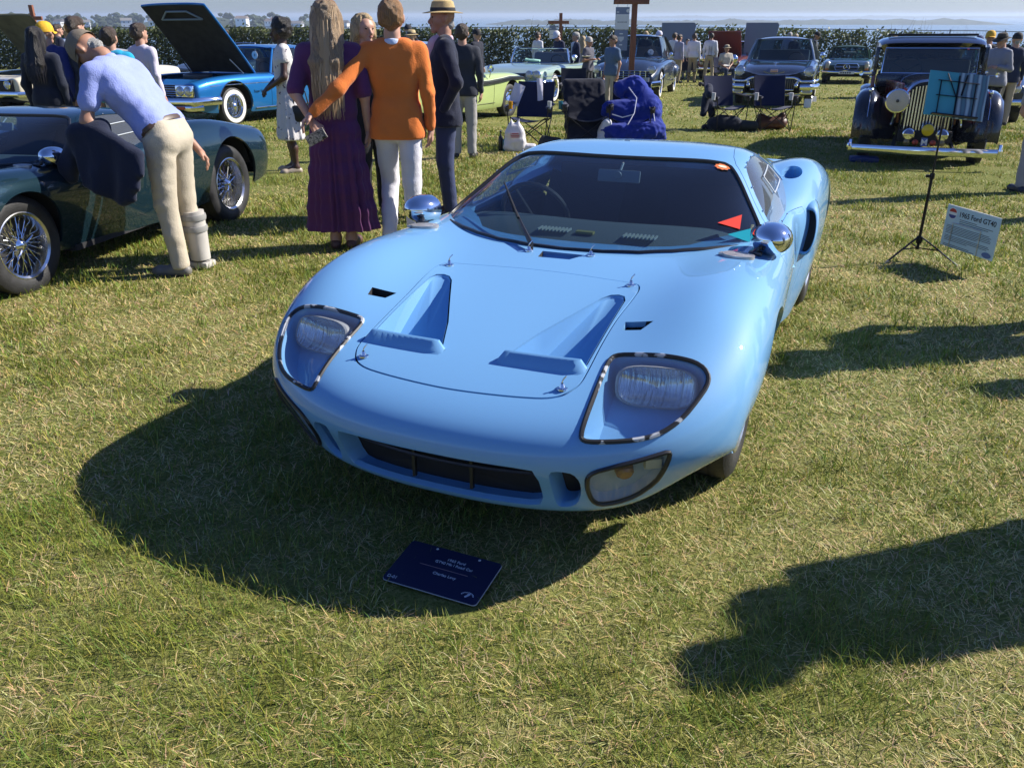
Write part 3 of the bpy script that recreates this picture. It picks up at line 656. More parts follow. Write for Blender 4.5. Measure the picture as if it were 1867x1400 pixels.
        for i in range(2 if wire else 3):
            a = R(35) + 2 * math.pi * i / (2 if wire else 3)
            p0 = Vector((hub_o * .86, .025 * math.cos(a), .025 * math.sin(a))); p1 = Vector((hub_o * 1.05, .072 * math.cos(a), .072 * math.sin(a))); p2 = Vector((hub_o * 1.15, .095 * math.cos(a), .095 * math.sin(a)))
            spn.tube([p0, p1, p2], [(.018, .009), (.020, .008), (.010, .005)], 8)
        spn.out('spinner', CHROME, ro)
    for s_ in (1, -1):
        wheel(s_ * .705, 0, .315, .155, s_, True); wheel(s_ * .705, 2.40, .335, .20, s_, False)
    return root, A, B
# ------------------------------------------------------------------ the setting
rng = np.random.default_rng(7); random.seed(7)
def struct(o): o['kind'] = 'structure'; return o
# lawn: gentle slope, then the bank down to the shore
def lawn_mat():
    m = bpy.data.materials.new('lawn'); m.use_nodes = True; t = m.node_tree; b = t.nodes['Principled BSDF']; b.inputs['Roughness'].default_value = .9; b.inputs['Specular IOR Level'].default_value = .15
    tc = t.nodes.new('ShaderNodeTexCoord')
    def nz(scale, det, lo, hi):
        n = t.nodes.new('ShaderNodeTexNoise'); n.inputs['Scale'].default_value = scale; n.inputs['Detail'].default_value = det; n.inputs['Roughness'].default_value = .62
        r = t.nodes.new('ShaderNodeMapRange'); r.inputs[1].default_value = lo; r.inputs[2].default_value = hi
        t.links.new(tc.outputs['Object'], n.inputs['Vector']); t.links.new(n.outputs[0], r.inputs[0]); return r.outputs[0], n.outputs[0]
    def mix(f, a, bb):
        x = t.nodes.new('ShaderNodeMix'); x.data_type = 'RGBA'; t.links.new(f, x.inputs[0])
        for s, c in ((6, a), (7, bb)):
            if isinstance(c, tuple): x.inputs[s].default_value = (*c, 1)
            else: t.links.new(c, x.inputs[s])
        return x.outputs[2]
    big, _ = nz(.55, 4, .40, .62); mid, _ = nz(3.2, 6, .38, .64); fine, fr = nz(70, 8, .35, .66); fine2, _ = nz(19, 8, .42, .62)
    green = mix(fine, (.085, .115, .018), (.20, .225, .045)); straw = mix(fine, (.30, .26, .10), (.52, .45, .21))
    a = mix(mid, green, straw); c = mix(big, green, a); d = mix(fine2, c, mix(fine, (.12, .145, .026), (.31, .29, .10)))
    t.links.new(d, b.inputs['Base Color'])
    bp = t.nodes.new('ShaderNodeBump'); bp.inputs['Strength'].default_value = .9; bp.inputs['Distance'].default_value = .03
    t.links.new(fr, bp.inputs['Height']); t.links.new(bp.outputs[0], b.inputs['Normal']); return m
LAWN = lawn_mat()
ys = list(np.linspace(-30, 54, 43)) + [56, 60, 68, 80]; xs = np.linspace(-90, 90, 61); rows = []
for y in ys:
    rows.append([(x, y, (gz(y) if y <= 54 else gz(54) - 19 * ((y - 54) / 26) ** .8) + (.02 * math.sin(x * .7 + y * .4) if y > 9 else 0)) for x in xs])
b = MB().grid(rows); struct(b.out('lawn', LAWN))
# grass blades: dense near the viewer, thinning with distance
def build_grass():
    want = 545000; P = []
    n = 0
    while n < want:
        k = 400000; Y = .35 + (16 - .35) * rng.random(k) ** 2.3
        half = (Y * .93 + .55) * .72 + 1.9; X = (rng.random(k) * 2 - 1) * half
        ok = rng.random(k) < np.clip((half - 1.0) / 11, .1, 1) * np.minimum(1, (2.6 / Y) ** .55) * np.where((abs(X) > half - 1.8) | (Y < .75), .45, 1)
        P.append(np.stack([X[ok], Y[ok]], 1)); n += ok.sum()
    P = np.concatenate(P)[:want]
    k = 260000; Y = 14 + 32 * rng.random(k) ** 1.6; X = (rng.random(k) * 2 - 1) * Y * .70; P = np.concatenate([P, np.stack([X, Y], 1)[:110000]])   # coarser turf farther off
    lx = (P - np.array([-.222, 1.985])) @ np.array([[math.cos(R(-20)), -math.sin(R(-20))], [math.sin(R(-20)), math.cos(R(-20))]])
    P = P[~((abs(lx[:, 0]) < .155) & (abs(lx[:, 1]) < .095))]
    n = len(P); X, Y = P.T
    d = np.hypot(X, Y)
    cl = np.array([noise.noise(Vector((x * 1.6, y * 1.6, 3.1))) for x, y in P]); cl2 = np.array([noise.noise(Vector((x * 6, y * 6, 9.7))) for x, y in P])
    cl3 = np.array([noise.noise(Vector((x * .55, y * .55, 5.3))) for x, y in P]); dry = np.clip(.55 - .75 * cl - .60 * cl2 - .45 * cl3, .08, .95)
    isdry = rng.random(n) < dry
    L = np.where(isdry, .030 + .030 * rng.random(n), .028 + .038 * rng.random(n)) * (1 + .75 * np.clip(cl, 0, 1) + .5 * np.clip(cl2, 0, 1))
    tilt = np.where(isdry, R(52) + R(34) * rng.random(n), R(14) + R(48) * rng.random(n)); az = rng.random(n) * 2 * math.pi
    wdt = (.0014 + .0013 * rng.random(n)) * np.clip(d / 2.2, 1, 4) * np.where(Y > 14, Y / 8, 1); L = L * np.where(Y > 14, 1.0, 1)
    bend = rng.random(n) * R(34)
    hx, hy = np.cos(az), np.sin(az); px, py = -hy, hx
    base = np.stack([X, Y, gz(Y) - .004], 1)
    def along(l, t): return np.stack([hx * np.sin(t) * l, hy * np.sin(t) * l, np.cos(t) * l], 1)
    m1 = base + along(L * .55, tilt); t2 = np.minimum(tilt + bend, R(94)); m2 = m1 + along(L * .45, t2)
    side = np.stack([px, py, 0 * px], 1)
    m2[:, 2] = np.maximum(m2[:, 2], base[:, 2] + .006)
    V = np.stack([base - side * wdt[:, None] * .5, base + side * wdt[:, None] * .5, m1 + side * wdt[:, None] * .42, m1 - side * wdt[:, None] * .42, m2], 1).reshape(-1, 3)
    o = np.arange(n)[:, None] * 5
    loops = np.concatenate([o + 0, o + 1, o + 2, o + 3, o + 3, o + 2, o + 4], 1).ravel()
    me = bpy.data.meshes.new('grass'); me.vertices.add(len(V)); me.vertices.foreach_set('co', V.astype(np.float32).ravel())
    me.loops.add(len(loops)); me.loops.foreach_set('vertex_index', loops.astype(np.int32))
    me.polygons.add(2 * n); ls = (np.arange(n)[:, None] * 7 + np.array([0, 4])).ravel(); me.polygons.foreach_set('loop_start', ls.astype(np.int32))
    me.update(calc_edges=True); me.validate()
    g = np.stack([.125 + .10 * rng.random(n), .175 + .10 * rng.random(n), .018 + .028 * rng.random(n)], 1)
    s = np.stack([.56 + .24 * rng.random(n), .46 + .20 * rng.random(n), .20 + .13 * rng.random(n)], 1) * (.62 + .55 * rng.random(n))[:, None]
    y2 = np.stack([.30 + .10 * rng.random(n), .31 + .08 * rng.random(n), .05 + .04 * rng.random(n)], 1)
    c = np.where(isdry[:, None], s, np.where((rng.random(n) < .3)[:, None], y2, g))
    c = np.concatenate([c, np.ones((n, 1))], 1)
    at = me.color_attributes.new('blade', 'FLOAT_COLOR', 'POINT'); at.data.foreach_set('color', np.repeat(c, 5, 0).astype(np.float32).ravel())
    m = bpy.data.materials.new('grass_blade'); m.use_nodes = True; t = m.node_tree; b = t.nodes['Principled BSDF']; b.inputs['Roughness'].default_value = .55; b.inputs['Specular IOR Level'].default_value = .25
    ca = t.nodes.new('ShaderNodeVertexColor'); ca.layer_name = 'blade'; t.links.new(ca.outputs[0], b.inputs['Base Color'])
    tr = t.nodes.new('ShaderNodeBsdfTranslucent'); mx = t.nodes.new('ShaderNodeMixShader'); mx.inputs[0].default_value = .28; t.links.new(ca.outputs[0], tr.inputs[0])
    t.links.new(b.outputs[0], mx.inputs[1]); t.links.new(tr.outputs[0], mx.inputs[2]); t.links.new(mx.outputs[0], t.nodes['Material Output'].inputs[0])
    me.materials.append(m); ob = bpy.data.objects.new('grass', me); COL.objects.link(ob); ob['kind'] = 'stuff'
    tag(ob, 'short mown lawn grass, green mixed with dry straw blades', 'grass')
build_grass()
# sea
SEA = -20.0
def sea_mat():
    m = bpy.data.materials.new('sea_water'); m.use_nodes = True; t = m.node_tree; b = t.nodes['Principled BSDF']
    b.inputs['Base Color'].default_value = (.10, .19, .27, 1); b.inputs['Roughness'].default_value = .22; b.inputs['IOR'].default_value = 1.33
    tc = t.nodes.new('ShaderNodeTexCoord'); mp = t.nodes.new('ShaderNodeMapping'); mp.inputs['Scale'].default_value = (.012, .05, 1)
    n = t.nodes.new('ShaderNodeTexNoise'); n.inputs['Scale'].default_value = 6; n.inputs['Detail'].default_value = 8
    bp = t.nodes.new('ShaderNodeBump'); bp.inputs['Strength'].default_value = .35; bp.inputs['Distance'].default_value = 1.2
    n2 = t.nodes.new('ShaderNodeTexNoise'); n2.inputs['Scale'].default_value = 1.; mp2 = t.nodes.new('ShaderNodeMapping'); mp2.inputs['Scale'].default_value = (.0007, .006, 1)
    r = t.nodes.new('ShaderNodeMapRange'); r.inputs[1].default_value = .40; r.inputs[2].default_value = .6; r.inputs[3].default_value = .14; r.inputs[4].default_value = .32
    t.links.new(tc.outputs['Object'], mp.inputs[0]); t.links.new(mp.outputs[0], n.inputs['Vector']); t.links.new(n.outputs[0], bp.inputs['Height']); t.links.new(bp.outputs[0], b.inputs['Normal'])
    t.links.new(tc.outputs['Object'], mp2.inputs[0]); t.links.new(mp2.outputs[0], n2.inputs['Vector']); t.links.new(n2.outputs[0], r.inputs[0]); t.links.new(r.outputs[0], b.inputs['Roughness'])
    return m
struct(mk('sea', [(-14000, 66, SEA), (14000, 66, SEA), (14000, 22000, SEA), (-14000, 22000, SEA)], [(0, 1, 2, 3)], sea_mat()))
# far shores: low wooded land
WOOD = mat('far_woodland', (.032, .048, .022), .95, var=.35, vscale=.02)
def shore(name, x0, x1, y, depth, h, seed, step=6.):
    r = random.Random(seed); n = int((x1 - x0) / step); rows = [[], [], [], []]
    for i in range(n + 1):
        x = x0 + (x1 - x0) * i / n; e = min(1, min(i, n - i) / (n * .06) + .05)
        k = h * e * (.62 + .35 * noise.noise(Vector((x * .004, seed, 0))) + .30 * noise.noise(Vector((x * .02, seed, 1))) + .22 * noise.noise(Vector((x * .09, seed, 2))))
        rows[0].append((x, y, SEA - .5)); rows[1].append((x, y + depth * .05, SEA + k * .55)); rows[2].append((x + r.uniform(-1, 1), y + depth * .35, SEA + max(.4, k))); rows[3].append((x, y + depth, SEA - .5))
    return struct(MB().grid(rows).out(name, WOOD))
shore('far_shore', -60, 1150, 2050, 300, 15.5, 3)
shore('far_shore', 700, 4300, 5600, 500, 19, 5, 14)
shore('far_shore', 4700, 8200, 7600, 500, 19, 8, 20)
hill = shore('hillside', -1500, -120, 900, 320, 21, 11, 5)
# trees on the left hillside read as one mass
ic = bmesh.new(); bmesh.ops.create_icosphere(ic, subdivisions=1, radius=1); icv = [v.co.copy() for v in ic.verts]; icf = [[v.index for v in f.verts] for f in ic.faces]; ic.free()
b = MB()
for i in range(330):
    x = random.uniform(-1150, -130); y = random.uniform(880, 1130); e = min(1, (-x - 110) / 150)
    rr = random.uniform(2.6, 6.0) * (.5 + .5 * e); base = SEA + 5 + 11.5 * e * max(0, (y - 880) / 250) ** .6
    for j in range(5):
        r2 = rr * random.uniform(.35, .7); c = Vector((x + random.gauss(0, rr * .6), y + random.gauss(0, rr * .4), base + rr * random.uniform(.2, 1.15))); off = Vector((random.random() * 9, random.random() * 9, 0))
        b.add([c + Vector((v.x * r2 * 1.25, v.y * r2, v.z * r2 * .85)) * (1 + .55 * noise.noise(v * 2.6 + off)) for v in icv], icf)
o = b.out('far_trees', mat('far_tree_leaves', (.040, .058, .026), .95, var=.4, vscale=.15)); o['kind'] = 'stuff'; tag(o, 'dark trees massed on the far hillside', 'trees')
# houses on the far hillside
hv = [((.74, .74, .72), (.16, .15, .15)), ((.62, .60, .56), (.12, .11, .11)), ((.5, .52, .55), (.2, .19, .18)), ((.78, .78, .76), (.25, .2, .17))]
for i in range(34):
    x = -1130 + i * 30 + random.uniform(-10, 10); y = random.uniform(860, 885); e = min(1, (-x - 110) / 150); zb = SEA + 9.5 + random.uniform(0, 5.0) * e
    wd, dp, hh = random.uniform(6, 13), 8, random.uniform(3.0, 5.2); wc, rc = random.choice(hv); ci = hv.index((wc, rc))
    root = empty('house', (x, y, zb), R(random.uniform(-25, 25)))
    tag(root, 'small pale gabled house among trees on the far hillside', 'house', 'houses on the far hillside')
    MB().box((0, 0, hh / 2 - 1.5), (wd, dp, hh + 3)).out('wall', mat('house_wall_%d' % ci, wc, .8), root, smooth=False)
    rv = [(-wd / 2 - .4, -dp / 2 - .5, hh), (wd / 2 + .4, -dp / 2 - .5, hh), (wd / 2 + .4, dp / 2 + .5, hh), (-wd / 2 - .4, dp / 2 + .5, hh), (-wd / 2 - .4, 0, hh + 2.4), (wd / 2 + .4, 0, hh + 2.4)]
    MB().add(rv, [(0, 1, 5, 4), (2, 3, 4, 5), (0, 4, 3), (1, 2, 5), (0, 3, 2, 1)]).out('roof', mat('house_roof_%d' % ci, rc, .9), root, smooth=False)
    if i % 3 == 0: MB().box((wd * .2, 0, hh + 2.3), (.9, .9, 2.2)).out('chimney', mat('house_chimney', (.25, .12, .09), .9), root, smooth=False)
    wn = MB().box((-wd * .22, -dp / 2 - .02, hh * .6), (1.2, .06, 1.4)).out('window', mat('house_window', (.05, .06, .08), .2), root, smooth=False)
    wn2 = wn.copy(); COL.objects.link(wn2); wn2.parent = root; wn2.location.x = wd * .42
# hedge and the fence it grows along
def hedge_h(x):
    h = 2.05 + .10 * noise.noise(Vector((x * .6, 0, 0))) + .12 * noise.noise(Vector((x * 2.1, 5, 0)))
    if x > 14: h -= .15 * min(1, (x - 14) / 6)
    if x > 22: h -= .85 * min(1, (x - 22) / 4) * (.75 + .5 * noise.noise(Vector((x * .9, 2, 0))))
    return h
def hedge_density(x, z):
    g = noise.noise(Vector((x * 1.15, z * .32, 7.7))) + .5 * noise.noise(Vector((x * 2.7, z * .8, 1.7)))
    base = 1.0 if x < -1 else (.88 if x < 17 else (.74 if x < 22.5 else .34))
    return base + .55 * g - (.10 if z > 1.6 else 0)
def build_hedge():
    V = []; F = []; k = 0; n = 0; root = empty('hedge', (0, 48.5, gz(48.5)))
    tag(root, 'tall clipped green hedge across the back of the lawn, thinning out to the right', 'hedge')
    for _ in range(260000):
        x = random.uniform(-46, 46); z = random.uniform(.03, hedge_h(x) * (1.0 + (.10 if random.random() < .06 else 0)))
        dd = hedge_density(x, z)
        if random.random() > dd * (1.15 if z > .3 else .8): continue
        y = random.gauss(0, .26) * (1 - .25 * z / 2.2); s = random.uniform(.05, .115)
        a = Vector((random.gauss(0, 1), random.gauss(0, 1), random.gauss(0, 1))).normalized(); bb = a.orthogonal().normalized(); c = a.cross(bb)
        p = Vector((x, y, z)); V += [p - bb * s, p + c * s * .55, p + bb * s, p - c * s * .55]; F.append((k, k + 1, k + 2, k + 3)); k += 4; n += 1
        if n > 105000: break
    m = bpy.data.materials.new('hedge_leaves'); m.use_nodes = True; t = m.node_tree; b = t.nodes['Principled BSDF']; b.inputs['Roughness'].default_value = .5
    gi = t.nodes.new('ShaderNodeNewGeometry'); cr = t.nodes.new('ShaderNodeValToRGB'); cr.color_ramp.elements[0].color = (.038, .058, .016, 1); cr.color_ramp.elements[1].color = (.13, .155, .040, 1)
    t.links.new(gi.outputs['Random Per Island'], cr.inputs[0]); t.links.new(cr.outputs[0], b.inputs['Base Color'])
    tr = t.nodes.new('ShaderNodeBsdfTranslucent'); mx = t.nodes.new('ShaderNodeMixShader'); mx.inputs[0].default_value = .3; t.links.new(cr.outputs[0], tr.inputs[0])
    t.links.new(b.outputs[0], mx.inputs[1]); t.links.new(tr.outputs[0], mx.inputs[2]); t.links.new(mx.outputs[0], t.nodes['Material Output'].inputs[0])
    fo = mk('foliage', V, F, m, root, smooth=False); fo['kind'] = 'stuff'
    st = MB()
    for i in range(190):
        x = random.uniform(-46, 46); h = hedge_h(x) * random.uniform(.7, 1.05); q = [(x, random.gauss(0, .12), -.05)]
        for j in range(1, 4): q.append((q[-1][0] + random.gauss(0, .10), q[-1][1] + random.gauss(0, .06), h * j / 3))
        st.tube(q, [.028, .02, .014, .005], 5)
    so = st.out('stems', mat('hedge_bark', (.10, .075, .05), .9), root); so['kind'] = 'stuff'
    # bare twigs that stick out above the top
    tw = MB()
    for i in range(46):
        x = random.choice([random.uniform(-16, 4), random.uniform(20, 34)]); h = hedge_h(x)
        q = [(x, 0, h - .3), (x + random.gauss(0, .05), 0, h + random.uniform(.05, .3)), (x + random.gauss(0, .12), .02, h + random.uniform(.3, .75))]; tw.tube(q, [.008, .006, .003], 4)
    to = tw.out('twigs', MATS['hedge_bark'], root); to['kind'] = 'stuff'
    fr = empty('chain_link_fence', (0, 49.6, gz(49.6))); tag(fr, 'thin dark chain-link fence rail and posts along the top of the hedge', 'fence')
    fm = mat('fence_dark', (.03, .035, .035), .5, .6)
    rail = lambda x: 2.12 - (.0 if x < 10 else .012 * (x - 10))
    xs_ = np.linspace(-46, 46, 93); MB().tube([(x, 0, rail(x) + .012 * math.sin(x * 1.3)) for x in xs_], .021, 6).out('rail', fm, fr)
    po = None
    for i in range(31):
        x = -46 + i * 3.05
        if po is None: po = MB().tube([(0, 0, -.1), (0, 0, 2.18)], .03, 8).out('post', fm, fr); q = po
        else: q = po.copy(); COL.objects.link(q); q.parent = fr
        q.location = (x, 0, rail(x) - 2.12)
    wm = MB()
    for i in range(300):
        x = 20 + i * .09
        wm.tube([(x, 0, .02), (x + (.9 if i % 2 else -.9), 0, rail(x))], .0035, 3, False)
    w_ = wm.out('wire_mesh', fm, fr); w_['kind'] = 'stuff'
build_hedge()
# sea haze: one closed box of thin air
def build_haze():
    x0, x1, y0, y1, z0, z1 = -13000, 13000, -60, 21000, SEA - 1.5, 9.0
    hz = MB().box(((x0 + x1) / 2, (y0 + y1) / 2, (z0 + z1) / 2), (x1 - x0, y1 - y0, z1 - z0)).out('haze', None, smooth=False)
    m = bpy.data.materials.new('haze_air'); m.use_nodes = True; t = m.node_tree; t.nodes.clear()
    o = t.nodes.new('ShaderNodeOutputMaterial'); v = t.nodes.new('ShaderNodeVolumePrincipled'); v.inputs['Density'].default_value = .00028; v.inputs['Color'].default_value = (.70, .83, 1, 1); v.inputs['Anisotropy'].default_value = .25
    t.links.new(v.outputs[0], o.inputs['Volume']); hz.data.materials.append(m); hz['kind'] = 'stuff'
    tag(hz, 'pale sea haze over the bay', 'haze')
build_haze()
# ------------------------------------------------------------------ smooth bodies from blended capsules
def sdf_mesh(prims, vox, k=.03, clips=()):
    """prims: (a, b, ra, rb). Blends tapered capsules and returns (verts, quads) by surface nets. clips: (point, outward normal) cuts."""
    A = np.array([p[0] for p in prims], float); B = np.array([p[1] for p in prims], float); ra = np.array([p[2] for p in prims]); rb = np.array([p[3] for p in prims])
    pad = 3 * vox; lo = np.minimum(A - ra[:, None], B - rb[:, None]).min(0) - pad; hi = np.maximum(A + ra[:, None], B + rb[:, None]).max(0) + pad
    n = np.ceil((hi - lo) / vox).astype(int) + 1
    ax = [lo[i] + vox * np.arange(n[i]) for i in range(3)]
    F = np.full(n, 9., np.float32)
    for a, b, r0, r1 in zip(A, B, ra, rb):
        m = max(r0, r1) + k + 2 * vox
        s = [np.searchsorted(ax[i], (min(a[i], b[i]) - m, max(a[i], b[i]) + m)) for i in range(3)]
        sl = tuple(slice(q[0], q[1]) for q in s)
        X = ax[0][sl[0]][:, None, None]; Y = ax[1][sl[1]][None, :, None]; Z = ax[2][sl[2]][None, None, :]
        d = b - a; L = d @ d + 1e-12
        t = np.clip(((X - a[0]) * d[0] + (Y - a[1]) * d[1] + (Z - a[2]) * d[2]) / L, 0, 1)
        D = np.sqrt((X - a[0] - t * d[0]) ** 2 + (Y - a[1] - t * d[1]) ** 2 + (Z - a[2] - t * d[2]) ** 2) - (r0 + (r1 - r0) * t)
        f = F[sl]; h = np.maximum(k - np.abs(f - D), 0) / k; F[sl] = np.minimum(f, D) - h * h * k * .25
    for p, nn in clips:
        F = np.maximum(F, (ax[0][:, None, None] - p[0]) * nn[0] + (ax[1][None, :, None] - p[1]) * nn[1] + (ax[2][None, None, :] - p[2]) * nn[2])
    # surface nets
    S = F < 0; c = np.zeros(np.array(n) - 1, np.int8); acc = np.zeros(tuple(np.array(n) - 1) + (3,), np.float32); cnt = np.zeros(np.array(n) - 1, np.float32)
    sh = lambda Q, o: Q[o[0]:Q.shape[0] - 1 + o[0], o[1]:Q.shape[1] - 1 + o[1], o[2]:Q.shape[2] - 1 + o[2]]
    for axis in range(3):
        o1, o2 = [i for i in range(3) if i != axis]
        for u in (0, 1):
            for v in (0, 1):
                oa = [0, 0, 0]; oa[o1] = u; oa[o2] = v; ob = list(oa); ob[axis] = 1
                fa, fb = sh(F, oa), sh(F, ob); cr = (fa < 0) != (fb < 0)
                t = np.where(cr, fa / np.where(cr, fa - fb, 1), 0)
                cnt += cr
                acc[..., axis] += np.where(cr, t, 0); acc[..., o1] += u * cr; acc[..., o2] += v * cr
    act = cnt > 0; idx = np.full(act.shape, -1, np.int64); ii = np.argwhere(act); idx[act] = np.arange(len(ii))
    V = lo + vox * (ii + acc[act] / cnt[act][:, None]); faces = []
    for axis in range(3):
        o1, o2 = (axis + 1) % 3, (axis + 2) % 3
        sa = [slice(None)] * 3; sb = [slice(None)] * 3; sa[axis] = slice(0, -1); sb[axis] = slice(1, None)
        ed = S[tuple(sa)] != S[tuple(sb)]; e = np.argwhere(ed)
        e = e[(e[:, o1] > 0) & (e[:, o2] > 0) & (e[:, o1] < act.shape[o1]) & (e[:, o2] < act.shape[o2])]
        ins = S[tuple(e.T)]
        q = []
        for du, dv in ((1, 1), (0, 1), (0, 0), (1, 0)):
            g = e.copy(); g[:, o1] -= du; g[:, o2] -= dv; q.append(idx[tuple(g.T)])
        q = np.stack(q, 1); q[~ins] = q[~ins][:, ::-1]; faces.append(q)
    Fq = np.concatenate(faces); return V, Fq[(Fq >= 0).all(1)]
def npmesh(name, V, F, m, parent):
    me = bpy.data.meshes.new(name); V = np.asarray(V, np.float32); F = np.asarray(F, np.int32)
    me.vertices.add(len(V)); me.vertices.foreach_set('co', V.ravel()); me.loops.add(F.size); me.loops.foreach_set('vertex_index', F.ravel())
    me.polygons.add(len(F)); me.polygons.foreach_set('loop_start', (np.arange(len(F)) * F.shape[1]).astype(np.int32)); me.update(calc_edges=True)
    me.polygons.foreach_set('use_smooth', [True] * len(F)); me.materials.append(m)
    o = bpy.data.objects.new(name, me); link(o, parent); return o
def joinm(parts):
    Vs, Fs, k = [], [], 0
    for v, f in parts: Vs.append(v); Fs.append(f + k); k += len(v)
    return np.concatenate(Vs), np.concatenate(Fs)
def wrinkle(V, amp, sx=(9, 9, 14), seed=0., folds=None):
    out = np.array(V); s = np.array(sx)
    N = np.array([noise.noise(Vector((p[0] * s[0] + seed, p[1] * s[1], p[2] * s[2]))) + .5 * noise.noise(Vector((p[0] * s[0] * 2.3, p[1] * s[1] * 2.3 + seed, p[2] * s[2] * 2.1))) for p in V])
    c = np.array([0, 0]); d = V[:, :2] - V[:, :2].mean(0); L = np.linalg.norm(d, axis=1, keepdims=True) + 1e-6
    out[:, :2] += d / L * (N * amp)[:, None]; return out
def cloth(name, col=(.5, .5, .5), rough=.85, var=.06, weave=.25):
    return mat('cloth_' + name, col, rough, var=var, vscale=5, bump=weave, bscale=120, sheen=.15, spec=.2)
SKIN = {'light': mat('skin_light', (.48, .27, .19), .5, var=.08, vscale=20), 'tan': mat('skin_tan', (.38, .20, .13), .5, var=.08, vscale=20), 'dark': mat('skin_dark', (.065, .032, .022), .45, var=.1, vscale=20)}
HAIR = {n: mat('hair_' + n, c, .45, var=.35, vscale=30, stretch=(5, 5, .6), bump=.6, bscale=90) for n, c in dict(dark=(.012, .009, .008), brown=(.05, .03, .018), ginger=(.26, .13, .045), blond=(.42, .30, .15), honey=(.27, .18, .10), grey=(.34, .33, .31), white=(.6, .58, .55)).items()}
V3 = lambda *a: np.array(a, float)
def rotx(p, a, c):
    p = np.array(p, float) - c; s, co = math.sin(a), math.cos(a); return np.array([p[0], p[1] * co - p[2] * s, p[1] * s + p[2] * co]) + c
def hand_mesh(w, d, palm_n, side, curl, vox, k=1.):
    """wrist w, forearm direction d, palm normal; five separate bent fingers"""
    d = d / np.linalg.norm(d); n = palm_n - d * (palm_n @ d); n /= np.linalg.norm(n) + 1e-9; s = np.cross(d, n) * side
    P = lambda a, b, c: w + (d * a + s * b + n * c) * k
    pr = [(w - d * .03, P(.035, 0, 0), .026 * k, .024 * k), (P(.03, .018, 0), P(.085, .027, 0), .017 * k, .013 * k), (P(.03, -.018, 0), P(.085, -.026, 0), .017 * k, .013 * k), (P(.03, 0, 0), P(.088, 0, 0), .018 * k, .014 * k)]
    for i, (off, ln) in enumerate(((.030, .068), (.010, .078), (-.010, .073), (-.029, .056))):
        c1, c2 = curl, curl * 1.9
        p0 = P(.085, off, 0); p1 = P(.085 + ln * .5 * math.cos(c1), off * 1.08, ln * .5 * math.sin(c1)); p2 = p1 + (d * math.cos(c2) + n * math.sin(c2)) * ln * .5 * k
        pr += [(p0, p1, .0092 * k, .0085 * k), (p1, p2, .0085 * k, .007 * k)]
    t0 = P(.025, .024, .004); t1 = P(.058, .050, .014); t2 = P(.086, .052, .024); pr += [(t0, t1, .013 * k, .0105 * k), (t1, t2, .0105 * k, .008 * k)]
    return sdf_mesh(pr, vox, .007)
